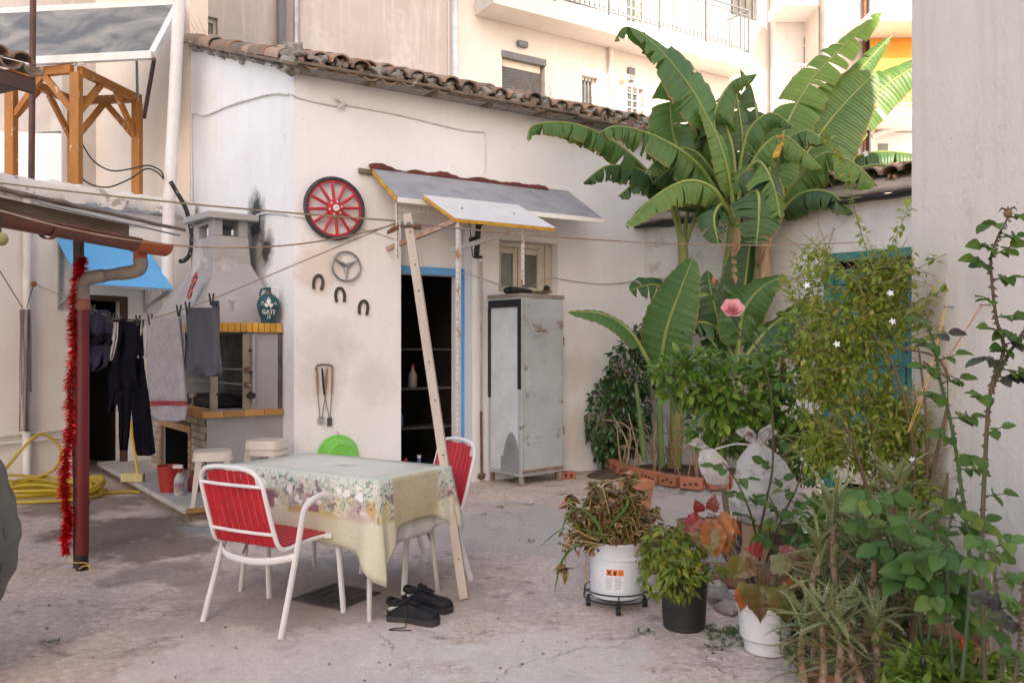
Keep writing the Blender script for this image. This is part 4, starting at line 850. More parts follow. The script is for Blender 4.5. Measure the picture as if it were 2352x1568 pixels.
for a in (90, 210, 330):
    d = V((math.cos(R(a)), math.sin(R(a)), 0)); e = V((-d.y, d.x, 0)); pts = [V((0, 0, 0)), d*.014+e*.016, d*.032+e*.02, d*.042+e*.011, d*.037, d*.042-e*.011, d*.032-e*.02, d*.014-e*.016]
    mb.add(wrap(pts, .188), [tuple(range(8))])
mb.add(wrap([V((-.002, 0, 0)), V((.004, 0, 0)), V((.022, -.042, 0)), V((.016, -.046, 0))], .188), [(0, 1, 2, 3)]); part(mb, 'painted_clover', mWhiteP, jg, smooth=0)

# bucket, spray bottle and broom at the brick base
mRP = mat('red_plastic', (.42, .035, .03), (.34, .03, .025), rough=.4, bmp=0)
q = gnd(388, 1128, .116); bk = thing('red_bucket', 'red plastic bucket standing in the barbecue arch', 'bucket', (q.x, q.y, .116))
part(MB().lathe([(.075, 0), (.1, .22), (.106, .225), (.106, .238), (.096, .238), (.072, .01), (0, .01)], 28), 'pail', mRP, bk)
part(MB().tube([V((.104*math.cos(a), .104*math.sin(a)*.3-.09*abs(math.sin(a)), .22-.03*math.sin(a))) for a in [PI*i/14 for i in range(15)]], .004, 5), 'handle', mWhiteP, bk)
q = gnd(412, 1136, .116); sp = thing('spray_bottle', 'clear cleaning spray bottle with red and white trigger beside the bucket', 'bottle', (q.x, q.y, .116))
mClr = mat('cloudy_plastic', (.48, .47, .47), (.4, .38, .38), rough=.25)
part(MB().lathe([(.042, 0), (.046, .01), (.046, .13), (.038, .16), (.018, .19), (.016, .2)], 20, capb=True, capt=True), 'bottle', mClr, sp)
part(MB().lathe([(.02, .198), (.02, .22), (.014, .225), (.014, .24)], 14, capt=True), 'collar', mRP, sp)
part(MB().bb((-.055, -.014, .235), (.03, .014, .268)), 'spray_head', mWhiteP, sp, bev=.006); part(MB().beam((.028, 0, .255), (.045, 0, .20), .012, .012), 'trigger', mRP, sp, bev=.002)
fd2 = math.atan2(-q.y, -q.x)
def cylwrap(pts, r, zc, fd): return [V((r*math.cos(fd+p_.x/r), r*math.sin(fd+p_.x/r), zc+p_.y)) for p_ in pts]
mb = MB(); P = [V((-.04+.08*i/8, y, 0)) for y in (-.045, .045) for i in range(9)]; mb.add(cylwrap(P, .0468, .075, fd2), [(i, i+1, i+10, i+9) for i in range(8)]); part(mb, 'label', mat('bottle_label', (.12, .2, .42), (.5, .3, .12), scale=30), sp, smooth=0)
vs_, fs = text_mesh('AZAX', .036, .001); part(MB().add(cylwrap(vs_, .0474, .085, fd2), fs), 'lettering', mRed, sp, smooth=0)
q = gnd(447, 1128, .116); bo2 = thing('red_container', 'small red container half hidden behind the spray bottle', 'container', (q.x, q.y, .116))
part(MB().lathe([(.055, 0), (.06, .01), (.06, .1), (.04, .14), (.02, .16)], 18, capt=True), 'body', mat('dark_red_plastic', (.22, .03, .03)), bo2); part(MB().lathe([(.022, .16), (.022, .19)], 12, capt=True), 'cap', mBlack, bo2)
q = gnd(310, 1106, .116); br = thing('broom', 'yellow handled broom leaning behind the black trousers', 'broom', (q.x, q.y, .116))
part(MB().tube([V((.03, 0, .06)), at(290, 905, q.y+.35)-V((q.x, q.y, .116))], .012, 8), 'handle', mat('yellow_handle', (.7, .42, .05), rough=.4), br)
part(MB().bb((-.13, -.035, .0), (.09, .035, .085)), 'head', mat('broom_bristle', (.62, .52, .26), (.5, .4, .2), rough=.9, scl=(8, 8, 1)), br, bev=.012)

# plastic stools
mSt = mat('stool_plastic', (.66, .59, .52), (.61, .54, .475), rough=.4, bmp=.03, var=.04)
def sq(r, n=32, e=4.0): return [V((r*math.copysign(abs(math.cos(2*PI*i/n))**(2/e), math.cos(2*PI*i/n)), r*math.copysign(abs(math.sin(2*PI*i/n))**(2/e), math.sin(2*PI*i/n)), 0)) for i in range(n)]
def stool(label, loc, rz, legs=True, hgt=.45):
    t = thing('plastic_stool', label, 'stool', loc, rz, 'beige plastic stools on the barbecue platform'); mb = MB(); n = 32; lv = [(.165, hgt-.075), (.16, hgt-.07), (.155, hgt-.02), (.148, hgt-.005), (.13, hgt), (.1, hgt-.004), (.03, hgt-.006)]
    P = [];
    for r, z in lv: P += [p_+V((0, 0, z)) for p_ in sq(r, n)]
    fs = [(i*n+k, i*n+(k+1) % n, i*n+n+(k+1) % n, i*n+n+k) for i in range(len(lv)-1) for k in range(n)]+[tuple((len(lv)-1)*n+k for k in range(n))]
    part(mb.add(P, fs), 'seat', mSt, t)
    for sx in (-1, 1):
        for sy in (-1, 1):
            zt_ = hgt-.012; d_ = []
            for z, o, wd in ((zt_, .128, .055), (hgt-.2, .148, .048), (0, .172, .032)):
                d_ += [V((sx*o, sy*o, z)), V((sx*(o-wd), sy*o, z)), V((sx*(o-wd), sy*(o-.012), z)), V((sx*(o-.012), sy*(o-.012), z)), V((sx*(o-.012), sy*(o-wd), z)), V((sx*o, sy*(o-wd), z))]
            fs = [(i*6+k, i*6+(k+1) % 6, i*6+6+(k+1) % 6, i*6+6+k) for i in range(2) for k in range(6)]+[(5, 4, 3, 2, 1, 0), (12, 13, 14, 15, 16, 17)]
            part(MB().add(d_, fs), 'leg', mSt, t, bev=.004)
    return t
stool('beige plastic stool standing alone beside the brick arch', (-2.52, 6.90, .116), R(20))
stool('beige plastic stool at the bottom of a stack of two', (-2.16, 7.23, .116), R(-12)); stool('beige plastic stool stacked on top of another stool', (-2.16, 7.23, .116+.055), R(-12))
# ---------------------------------------------------------------- table, cloth, chairs
TL, TW, TH = 1.14, .63, .735
tb = thing('folding_table', 'folding table with thin pale metal legs under a flowered cloth', 'table', (-1.012, 4.79, 0), R(-32))
mLeg = mat('leg_paint', (.56, .53, .50), (.45, .41, .37), rough=.5, stain=(.12, .08, .06), sscale=16, slo=.64, shi=.68)
part(MB().bb((-TL/2, -TW/2, TH-.022), (TL/2, TW/2, TH-.002)), 'tabletop', mCream, tb, bev=.004)
for sx in (-1, 1):
    for sy in (-1, 1):
        part(MB().tube([V((sx*(TL/2-.12), sy*(TW/2-.08), TH-.03)), V((sx*(TL/2-.07), sy*(TW/2-.02), .0))], [.019, .013], 8), 'leg', mLeg, tb)
        part(MB().tube([V((sx*(TL/2-.30), sy*(TW/2-.05), TH-.03)), V((sx*(TL/2-.085), sy*(TW/2-.025), .22))], .006, 6), 'brace', mTool, tb)
def cloth_mat():
    m, t, b, vec = base('flowered_oilcloth', 'uv')
    sp_ = nn(t, 'ShaderNodeSeparateXYZ'); t.links.new(vec, sp_.inputs[0]); u, v = sp_.outputs[0], sp_.outputs[1]
    geo = nn(t, 'ShaderNodeTexCoord').outputs['UV']
    cream = mixc(t, noi(t, vec, 5, 3), (.62, .60, .48), (.56, .53, .40))
    wv = nn(t, 'ShaderNodeTexWave', wave_type='RINGS', Scale=16.0, Distortion=14.0, Detail=1.0); wv.inputs['Detail Scale'].default_value = 1.6; t.links.new(vec, wv.inputs['Vector'])
    sw = mixc(t, ramp(t, wv.outputs['Fac'], .55, .75, 0, .4), cream, (.50, .44, .30))
    vo = nn(t, 'ShaderNodeTexVoronoi', Scale=9.0); vo.distance = 'CHEBYCHEV'; vo.inputs['Randomness'].default_value = .6; t.links.new(vec, vo.inputs['Vector'])
    cr = nn(t, 'ShaderNodeValToRGB'); cr.color_ramp.interpolation = 'CONSTANT'; e = cr.color_ramp.elements
    e[0].position = 0; e[0].color = (.52, .34, .14, 1); e[1].position = .18; e[1].color = (.62, .56, .40, 1)
    for p_, c_ in ((.36, (.32, .12, .17)), (.5, (.60, .50, .22)), (.64, (.52, .40, .36)), (.78, (.40, .24, .25)), (.9, (.58, .52, .42))): q_ = e.new(p_); q_.color = (*c_, 1)
    sx_ = nn(t, 'ShaderNodeSeparateColor'); t.links.new(vo.outputs['Color'], sx_.inputs[0]); t.links.new(sx_.outputs[0], cr.inputs[0])
    # flowers: white petals, leaves and dark berries as print
    v2 = nn(t, 'ShaderNodeTexVoronoi', Scale=11.0); t.links.new(vec, v2.inputs['Vector'])
    fd_ = noi(t, vec, 26, 3); pet = ramp(t, mathn(t, 'ADD', v2.outputs['Distance'], mathn(t, 'MULTIPLY', fd_, .55)), .52, .58, 1, 0)
    v3 = nn(t, 'ShaderNodeTexNoise', Scale=13.0, Detail=2.0, Distortion=2.2); t.links.new(vec, v3.inputs['Vector'])
    lf = ramp(t, mathn(t, 'ABSOLUTE', mathn(t, 'SUBTRACT', v3.outputs['Fac'], .5)), .012, .035, 1, 0)
    band = lambda lo, hi, s_=.012: mathn(t, 'MULTIPLY', ramp(t, v, lo-s_, lo+s_), ramp(t, v, hi-s_, hi+s_, 1, 0))
    c = mixc(t, band(.10, .215), sw, cr.outputs[0])
    c = mixc(t, band(-.05, .105), c, mixc(t, noi(t, vec, 4, 2), (.56, .58, .50), (.63, .63, .53)))
    fl_ = band(.012, .17, .02)
    c = mixc(t, mathn(t, 'MULTIPLY', mathn(t, 'MULTIPLY', ramp(t, noi(t, vec, 17, 2), .58, .62), fl_), .85), c, (.24, .07, .13))
    c = mixc(t, mathn(t, 'MULTIPLY', lf, band(-.0, .19, .03)), c, (.12, .24, .22))
    c = mixc(t, mathn(t, 'MULTIPLY', pet, fl_), c, (.78, .76, .74))
    c = mixc(t, band(-.09, -.005, .02) if 0 else mathn(t, 'MULTIPLY', ramp(t, v, -.16, -.02), ramp(t, v, -.01, .0, 1, 0)), c, mixc(t, ramp(t, v3.outputs['Fac'], .5, .56, 0, .5), c, (.35, .52, .56)))
    c = mixc(t, ramp(t, v, -.2, -.05, 1, 0), c, (.66, .65, .57))
    sm_ = mathn(t, 'MULTIPLY', mathn(t, 'MULTIPLY', ramp(t, u, 1.80, 1.82), ramp(t, u, 2.19, 2.21, 1, 0)), ramp(t, v, -.01, .005)); c = mixc(t, mathn(t, 'MULTIPLY', sm_, .92), c, mixc(t, ramp(t, wv.outputs['Fac'], .55, .75, 0, .45), (.50, .43, .28), (.36, .29, .15)))
    t.links.new(c, b.inputs['Base Color']); b.inputs['Roughness'].default_value = .38; b.inputs['Specular IOR Level'].default_value = .4; bump(t, b, noi(t, vec, 14, 3), .12, .01); return m
mCl = cloth_mat()
tc = thing('tablecloth', 'flowered cream oilcloth draped over the folding table', 'tablecloth', (-1.012, 4.79, 0), R(-32))
def cloth(over, drops, seedv, corner, top=True, ph=0.0):
    # perimeter walk: long front, right, back, left; drops per side
    L, Wd, rc = TL/2+over, TW/2+over, .02; pts = []
    def side(a, b, n, dr): return [(a.lerp(b, i/n), dr) for i in range(n)]
    cs = [V((-L, -Wd, 0)), V((L, -Wd, 0)), V((L, Wd, 0)), V((-L, Wd, 0))]; ring = []
    for k in range(4):
        a, b = cs[k], cs[(k+1) % 4]; n = 44 if k % 2 == 0 else 26; d = (b-a).normalized(); nr = V((d.y, -d.x, 0)); Ls = (b-a).length
        for i in range(n):
            s_ = i/n*Ls; e_ = min(s_, Ls-s_); cf = math.exp(-(e_/.10)**2); p_ = a+d*s_
            nx = V((cs[(k)].x, cs[(k)].y, 0)) if s_ < Ls/2 else V((b.x, b.y, 0)); out = (nr*(1-cf*.55)+nx.normalized()*cf*.75).normalized()
            ring.append((p_, out, drops[k]*(1-cf)+cf*(corner[k] if s_ < Ls/2 else corner[(k+1) % 4]), cf, s_+k*1.7, k))
    nr_ = len(ring); J = 12; mb = MB(); uv = []
    for j in range(J+1):
        f = j/J
        for p_, out, dr, cf, s_, k in ring:
            wob = .5*noise.noise(V((s_*5+seedv, f*1.2, 0)))+.5*noise.noise(V((s_*11+seedv, f*2, 5)))
            fold = cf*.055*f+.028*f*(wob+.2)+.03*cf*f*math.sin(s_*60+ph)
            drn = dr*(1+.05*noise.noise(V((s_*4, seedv, 1))))
            mb.v.append(tuple(p_+out*(.006+fold+.004*math.sqrt(f))+V((0, 0, TH+.003-drn*f-(0 if f == 0 else .002)))))
            uv.append((s_, f*drn+(0.0)))
    for j in range(J):
        for i in range(nr_): mb.f.append((j*nr_+i, j*nr_+(i+1) % nr_, (j+1)*nr_+(i+1) % nr_, (j+1)*nr_+i))
    if top:
        o = len(mb.v); K = 5
        for q_ in range(1, K+1):
            f = 1-q_/K*.98
            for p_, out, dr, cf, s_, k in ring: mb.v.append((p_.x*f, p_.y*f, TH+.004+.0015*noise.noise(V((p_.x*f*6, p_.y*f*6, 0))))); uv.append((s_, -(1-f)*.5))
        for q_ in range(K):
            A_ = 0 if q_ == 0 else o+(q_-1)*nr_; B_ = o+q_*nr_
            for i in range(nr_): mb.f.append((A_+(i+1) % nr_, A_+i, B_+i, B_+(i+1) % nr_))
        mb.f.append(tuple(o+(K-1)*nr_+i for i in range(nr_)))
    mb.uv = uv; return mb
part(cloth(.004, (.36, .25, .3, .3), 1.0, (.40, .52, .36, .36)), 'cloth', mCl, tc, smooth=180, solid=.002)
mUnd = mat('undercloth_white', (.58, .56, .53), (.5, .48, .45), rough=.7)
part(cloth(-.04, (.30, .36, .25, .25), 1.0, (.36, .42, .30, .30), top=False), 'undercloth', mUnd, tc, smooth=180, solid=.002)

mWT = mat('white_tube', (.74, .72, .72), (.68, .66, .66), rough=.35, bmp=.03, var=.03, stain=(.1, .07, .06), sscale=12, slo=.74, shi=.76)
mRS = mat('red_strap', (.50, .015, .028), (.42, .012, .022), rough=.42, bmp=.06, obj=.06)
def flat_tube(pts, wx, wy, seg=10, up=(1, 0, 0)):
    pts = smoothpts(pts, 6) if len(pts) > 2 else [V(p_) for p_ in pts]; n = len(pts); P = []
    for i, p_ in enumerate(pts):
        t = (pts[min(i+1, n-1)]-pts[max(i-1, 0)]).normalized(); a = V(up); a = (a-t*a.dot(t)).normalized(); b = t.cross(a)
        P += [p_+a*wx*math.cos(2*PI*k/seg)+b*wy*math.sin(2*PI*k/seg) for k in range(seg)]
    fs = [(i*seg+k, i*seg+(k+1) % seg, i*seg+seg+(k+1) % seg, i*seg+seg+k) for i in range(n-1) for k in range(seg)]+[tuple(range(seg-1, -1, -1)), tuple((n-1)*seg+k for k in range(seg))]
    return MB().add(P, fs)
def chair(label, loc, rz):
    c_ = thing('armchair', label, 'chair', loc, rz, 'white tubular garden chairs with red straps'); w2, d2 = .27, .235
    for s in (-1, 1):
        side = flat_tube([(s*w2, d2, 0), (s*(w2-.008), d2-.02, .25), (s*(w2-.016), d2-.045, .52), (s*(w2-.018), d2-.065, .612), (s*(w2-.018), d2-.12, .648), (s*(w2-.018), d2-.2, .645), (s*(w2-.018), d2-.275, .61), (s*(w2-.017), d2-.305, .54), (s*(w2-.012), -.115, .38), (s*w2, -d2, 0)], .0125, .019)
        part(side, 'arm_and_legs', mWT, c_)
        part(MB().tube(smoothpts([(s*.235, .25, .405), (s*.235, .2, .425), (s*.232, 0, .43), (s*.228, -.13, .415), (s*.222, -.19, .43), (s*.218, -.225, .50), (s*.214, -.285, .70)], 4), .0115, 8), 'side_rail', mWT, c_)
        part(MB().tube([V((s*.235, .12, .425)), V((s*.262, .145, .425))], .011, 6), 'seat_bracket', mWT, c_)
    part(MB().tube(smoothpts([(-.214, -.285, .70), (-.208, -.302, .765), (-.165, -.317, .815), (-.09, -.323, .832), (0, -.325, .836), (.09, -.323, .832), (.165, -.317, .815), (.208, -.302, .765), (.214, -.285, .70)], 4), .0115, 8), 'top_rail', mWT, c_)
    part(MB().tube(smoothpts([(-.235, .25, .405), (-.2, .272, .4), (0, .28, .4), (.2, .272, .4), (.235, .25, .405)], 4), .0115, 8), 'front_rail', mWT, c_)
    part(flat_tube([(-.258, -.125, .375), (-.15, -.19, .355), (0, -.205, .345), (.15, -.19, .355), (.258, -.125, .375)], .018, .008, 8, (0, 0, 1)), 'rear_stretcher', mWT, c_)
    for z, y in ((.50, -.232), (.745, -.304)):
        part(MB().tube([V((-.214, y+.004, z)), V((-.1, y-.006, z)), V((0, y-.009, z)), V((.1, y-.006, z)), V((.214, y+.004, z))], .009, 8), 'back_bar', mWT, c_)
    n = 9
    for i in range(n):
        x = -.186+i*.0465; top = .815-.075*max(0, (abs(x)-.11)/.08)**2; h = .0226
        P = []
        bs = [(.432, -.198), (.50, -.219), (.62, -.254), (.745, -.291), (top, -.291-(top-.745)*.26)]
        for z, y in bs: P += [V((x-h, y, z)), V((x-h*.6, y+.008, z)), V((x+h*.6, y+.008, z)), V((x+h, y, z)), V((x+h*.6, y-.007, z)), V((x-h*.6, y-.007, z))]
        fs = [(k*6+a, k*6+(a+1) % 6, k*6+6+(a+1) % 6, k*6+6+a) for k in range(len(bs)-1) for a in range(6)]+[(5, 4, 3, 2, 1, 0), tuple(len(bs)*6-6+a for a in range(6))]
        part(MB().add(P, fs), 'back_slat', mRS, c_, bev=.002)
        P = []; bs = [(-.17, .425), (-.08, .43), (.05, .436), (.18, .433), (.262-.02*(abs(x)/.186)**4, .415)]
        for y, z in bs: P += [V((x-h, y, z)), V((x-h*.6, y, z+.008)), V((x+h*.6, y, z+.008)), V((x+h, y, z)), V((x+h*.6, y, z-.007)), V((x-h*.6, y, z-.007))]
        part(MB().add(P, fs), 'seat_slat', mRS, c_, bev=.002)
    for y in (.14, -.08): part(MB().tube([V((-.235, y, .418)), V((.235, y, .418))], .008, 6), 'seat_bar', mWT, c_)
    return c_
chair('white framed chair with red straps, its back to the open concrete floor', (-1.257, 4.34, 0), R(-28.2))
chair('white framed chair with red straps pushed in behind the leaning post', (-.60, 5.10, 0), math.atan2(.8, -.6)+R(0))

# work shoes
mLea = mat('black_leather', (.012, .012, .015), (.02, .02, .024), spec=.2, rough=.55, scale=12, bmp=.3, bscale=90); mSole = mat('shoe_sole', (.03, .03, .033), (.06, .055, .05), rough=.8)
def shoe(label, heel, toe, flip, lace=False):
    a, b = gnd(*heel), gnd(*toe); d = b-a; L_ = .285; t = thing('work_shoe', label, 'shoe', (a.x, a.y, 0), math.atan2(d.y, d.x), 'pair of black work shoes beside the table leg')
    st = [(0, .022, .02), (.02, .032, .055), (.08, .038, .075), (.2, .04, .085), (.35, .04, .088), (.48, .042, .078), (.6, .046, .066), (.72, .05, .058), (.84, .048, .054), (.93, .04, .046), (.98, .026, .034), (1, .012, .02)]
    n = 12; P, Q = [], []
    for s, w_, h in st:
        off = flip*.012*math.sin(s*PI)
        for k in range(n+1):
            an_2 = PI*k/n; P.append(V((s*L_, off-w_*math.copysign(abs(math.cos(an_2))**.6, math.cos(an_2)), .022+h*math.sin(an_2)**.55*1.0)))
        for k, (yy, z) in enumerate(((-1, 0), (-1.08, .012), (-1.08, .03), (1.08, .03), (1.08, .012), (1, 0))): Q.append(V((s*L_*1.02-.003, off+yy*w_, z+.006*(1 if s > .93 else 0)+(0.004 if .33 < s < .5 and z == 0 else 0))))
    m = n+1; part(MB().add(P, [(i*m+k, i*m+k+1, i*m+m+k+1, i*m+m+k) for i in range(len(st)-1) for k in range(n)]+[tuple(range(m-1, -1, -1))]), 'upper', mLea, t, smooth=180)
    part(MB().add(Q, [(i*6+k, i*6+(k+1) % 6, i*6+6+(k+1) % 6, i*6+6+k) for i in range(len(st)-1) for k in range(6)]+[(5, 4, 3, 2, 1, 0), tuple(len(st)*6-6+k for k in range(6))]), 'sole', mSole, t)
    part(MB().tube(smoothpts([V((.004, 0, .112)), V((.012, -.033, .10)), (V((.055, -.037, .092))), V((.10, -.034, .108)), V((.118, 0, .122)), V((.10, .034, .108)), V((.055, .037, .092)), V((.012, .033, .10))], 4, True), .0095, 7, close=True), 'collar', mLea, t)
    part(MB().add([V((.06+.055*math.cos(2*PI*k/14), .031*math.sin(2*PI*k/14), .1)) for k in range(14)], [tuple(range(14))]), 'opening', mat('shoe_lining', (.06, .055, .055)), t)
    part(MB().add([V((.095, -.026, .117)), V((.095, .026, .117)), V((.17, .02, .098)), V((.17, -.02, .098)), V((.085, -.02, .135)), V((.085, .02, .135))], [(0, 1, 2, 3), (4, 5, 1, 0)]), 'tongue', mLea, t, solid=.006)
    for k in range(4): x = .108+.02*k; z = .121-.0055*k; part(MB().tube([V((x, -.026, z-.006)), V((x+.008, 0, z+.006)), V((x, .026, z-.006))], .0028, 5), 'lace', mBlack, t)
    part(MB().add([V((.012, -.0405, .075)), V((.025, -.0425, .06)), V((.075, -.0425, .088)), V((.07, -.0415, .096))], [(0, 1, 2, 3)]), 'reflective_flash', mat('flash_grey', (.55, .55, .56)), t, solid=.002)
    if lace: part(MB().tube(smoothpts([(.12, -.04, .09), (.135, -.075, .03), (.14, -.09, .004), (.10, -.12, .004), (.08, -.15, .004), (.12, -.145, .004), (.19, -.12, .004)], 5), .003, 5), 'loose_lace', mBlack, t)
shoe('black work shoe with trailing lace, its partner tucked behind it', (893, 1422), (1010, 1436), 1, True)
shoe('black work shoe tucked behind its partner by the table leg', (932, 1392), (1046, 1408), -1)

# drain cover let into the concrete
q = gnd(772, 1370); dc = thing('drain_cover', 'dark square iron drain cover in the concrete under the table', 'drain cover', (q.x, q.y, 0), R(-30))
mIron = mat('cast_iron', (.06, .05, .045), (.10, .085, .075), rough=.8, bmp=.5); part(MB().box((0, 0, .004), (.36, .36, .012)), 'plate', mIron, dc, bev=.003)
for i in range(5):
    part(MB().box((-.14+i*.07, 0, .0125), (.02, .3, .006)), 'rib', mIron, dc, bev=.002)

# ---------------------------------------------------------------- leaning post and wires
pb_, pt_ = gnd(1066, 1374), at(936, 493, 5.0)
po = thing('leaning_post', 'beige square timber post leaning by the table to carry clothes lines', 'post', pb_)
mPost = mat('post_wood', (.50, .42, .36), (.42, .35, .30), rough=.7, scl=(3, 3, .4), bmp=.2)
part(MB().beam(V((0, 0, 0)), pt_-pb_, .052, .062, (0, 1, 0)), 'beam', mPost, po, bev=.004)
d = (pt_-pb_)
for k in (.95, .86, .79, .6, .5, .36, .1): part(MB().ball(d*k+V((.004, -.034, 0)), .006, 6, 5), 'screw', mTool, po)
tp = d*.965; part(MB().tube([tp+V((-.05, -.035, .0)), tp+V((.06, -.035, 0))], .008, 6), 'bolt', mRust, po); part(MB().ball(tp+V((.0, -.038, .01)), .016, 8, 6), 'bolt_head', mTool, po)
part(MB().tube(smoothpts([tp+V((-.06, -.03, .01)), tp+V((-.1, -.02, -.03)), tp+V((-.08, -.035, .0)), tp+V((-.13, -.03, -.04)), tp+V((-.06, -.025, -.01))], 4), .008, 6), 'wire_clamp', mRust, po)
part(MB().tube([tp+V((.03, -.02, 0)), tp+V((.075, -.02, -.005))], .016, 8), 'wire_clamp', mRust, po)
PL = pt_+V((-.07, -.02, -.06)); PR = pt_+V((.06, -.02, -.06))
mWire = mat('rusty_wire', (.23, .13, .08), (.3, .24, .18), rough=.7)
def line(name, label, a, b, sg, r=.0045, m=mWire):
    o = thing(name, label, 'line', a); part(MB().tube([p_-V(a) for p_ in sag(a, b, sg, 40)], r, 6), 'wire', m, o); return o
line('clothes_line', 'taut brown wire crossing the wheel up to the terrace side', PL+V((0, 0, .02)), at(-60, 413, 5.3), .02, .0055, mat('brown_wire', (.22, .17, .09)))
line('clothes_line', 'slack rusty wire sagging past the gutter to the post', PL, at(-30, 474, 3.9), .17)
HK = fL.w(*fL.px(78, 652, -.13)); YT = [(1000, 480), (905, 513), (490, 686), (415, 712), (345, 733), (300, 737), (262, 733), (205, 706), (78, 652), (40, 640)]
def LW(f):
    p_ = PL.lerp(HK, f); x = p_.x/p_.y*F+CX
    for (xa, ya), (xb, yb) in zip(YT, YT[1:]):
        if xb <= x <= xa: return V((p_.x, p_.y, at(x, ya+(yb-ya)*(xa-x)/(xa-xb), p_.y).z))
    return p_
o = thing('clothes_line', 'laundry line with pegs from leaning post to white wall hook', 'line', PL); part(MB().tube([LW(i/60)-PL for i in range(61)], .004, 6), 'wire', mWire, o)
line('clothes_line', 'thin wire from leaning post to the outbuilding eaves', PR, at(1975, 556, 7.6), .07, .0045)

# laundry: each piece hangs from the line at its own depth
def line_depth(vx):
    lo, hi = 0.0, 1.0
    for _ in range(40):
        m_ = (lo+hi)/2; p_ = LW(m_)
        if p_.x/p_.y*F+CX > vx: lo = m_
        else: hi = m_
    return LW(lo)
def hang(mb, out, vxc, nu=30, nv=30, amp=.025, sd_=0, off=0.0, root=V((0, 0, 0))):
    Y = line_depth(vxc).y+off
    def fn(u, v):
        f = v*(len(out)-1); i = min(int(f), len(out)-2); k = f-i; y, l, r_ = [out[i][j]*(1-k)+out[i+1][j]*k for j in range(3)]
        x = l+(r_-l)*u; dY = 1.9*amp*(.3+.7*v)*(math.sin(u*11+sd_+v*2.2)*.55+math.sin(u*23+sd_*2+v)*.09+noise.noise(V((u*4+sd_, v*3, sd_)))*1.0); Yl = line_depth(x).y-line_depth(vxc).y if v < 2 else 0
        return at(x, y, Y+Yl*.9+dY)-root
    mb.grid(fn, nu, nv); return mb
def pegs(par, root, xs):
    for x in xs:
        p_ = line_depth(x)-root
        for s in (-1, 1): part(MB().beam(p_+V((s*.004, -.01, -.05)), p_+V((s*.018, -.01, .045)), .012, .01, (0, 1, 0)), 'peg', mBlack, par, smooth=0)
def laundry(name, label, cat, vx, pieces, xs):
    r_ = line_depth(vx); t = thing(name, label, cat, r_)
    for nm, m, out, kw in pieces: part(hang(MB(), out, vx, root=r_, **kw), nm, m, t, smooth=180, solid=.005)
    pegs(t, r_, xs)
mTow = mat('towel_lilac', (.42, .385, .42), (.36, .33, .37), spec=.05, rough=.95, bmp=.8, bscale=120, scale=20); mTs = mat('grey_jersey', (.10, .10, .125), (.08, .08, .10), spec=.05, rough=.9, bmp=.3, scl=(3, 3, .5))
mNavy = mat('black_cloth', (.005, .005, .009), (.008, .008, .013), spec=.05, rough=.9, bmp=.3); mNav2 = mat('navy_bag', (.022, .021, .042), (.035, .033, .06), spec=.05, rough=.8, bmp=.4, scale=5); mWc = mat('pale_lining', (.46, .43, .44), (.38, .35, .36), spec=.05, rough=.9, bmp=.3)
laundry('towel', 'lilac white towel with red stripe pegged on the laundry line', 'towel', 380, [
    ('front', mTow, [(731, 341, 411), (740, 338, 412), (800, 338, 418), (860, 339, 424), (905, 342, 426), (921, 344, 427)], dict(amp=.02, sd_=1)),
    ('red_stripe', mat('stripe_red', (.34, .03, .05)), [(921, 344, 427), (926, 344.5, 427), (931, 345, 428)], dict(amp=.02, sd_=1, nv=4)),
    ('hem', mTow, [(931, 345, 428), (945, 347, 428), (957, 352, 427), (964, 366, 424), (967, 385, 408)], dict(amp=.02, sd_=1, nv=8)),
    ('back', mTow, [(722, 408, 424), (800, 415, 424), (880, 421, 426), (925, 424, 430)], dict(amp=.015, sd_=4, off=.05))], (346, 412))
laundry('grey_shirt', 'faded grey shirt pegged next to the lilac towel', 'shirt', 465, [
    ('body', mTs, [(706, 427, 499), (720, 427, 503), (760, 430, 503), (800, 434, 505), (835, 430, 509), (852, 428, 510), (861, 442, 508), (864, 452, 498)], dict(amp=.035, sd_=2)),
    ('hem', mTs, [(800, 425, 440), (830, 424, 436), (850, 427, 434)], dict(amp=.02, sd_=5, off=.04)),
    ('back', mTs, [(690, 487, 504), (760, 492, 504), (800, 496, 504)], dict(amp=.02, sd_=7, off=.06))], (432, 487))
laundry('black_trousers', 'black trousers with pale pockets pegged on the laundry line', 'trousers', 300, [
    ('seat', mNavy, [(733, 266, 330), (760, 268, 327), (800, 262, 329), (840, 258, 331), (880, 262, 337), (900, 262, 340)], dict(amp=.05, sd_=3)),
    ('leg', mNavy, [(895, 264, 303), (950, 273, 301), (1000, 273, 297), (1034, 275, 293)], dict(amp=.03, sd_=8)),
    ('leg', mNavy, [(895, 300, 340), (950, 303, 346), (1000, 307, 352), (1040, 313, 357), (1046, 316, 345)], dict(amp=.03, sd_=9)),
    ('flap', mNavy, [(820, 250, 270), (880, 245, 272), (930, 244, 268), (946, 246, 262)], dict(amp=.03, sd_=4, off=.06)),
    ('pocket', mWc, [(740, 262, 272), (775, 258, 271), (810, 254, 264), (828, 253, 258)], dict(amp=.03, sd_=6, off=-.03)),
    ('pocket', mWc, [(735, 318, 338), (765, 310, 338), (800, 310, 338), (822, 312, 336)], dict(amp=.03, sd_=6, off=.03))], (258, 275, 318))
laundry('dark_bag', 'navy and black cloth bag hanging beside the red pipe', 'bag', 232, [
    ('panel', mNav2, [(712, 206, 247), (740, 203, 257), (780, 203, 261), (815, 204, 257), (840, 207, 247), (853, 209, 222)], dict(amp=.05, sd_=5)),
    ('band', mNavy, [(765, 204, 260), (775, 203, 261), (783, 203, 262), (792, 203, 262)], dict(amp=.05, sd_=5, off=-.02, nv=5))], (215, 250))
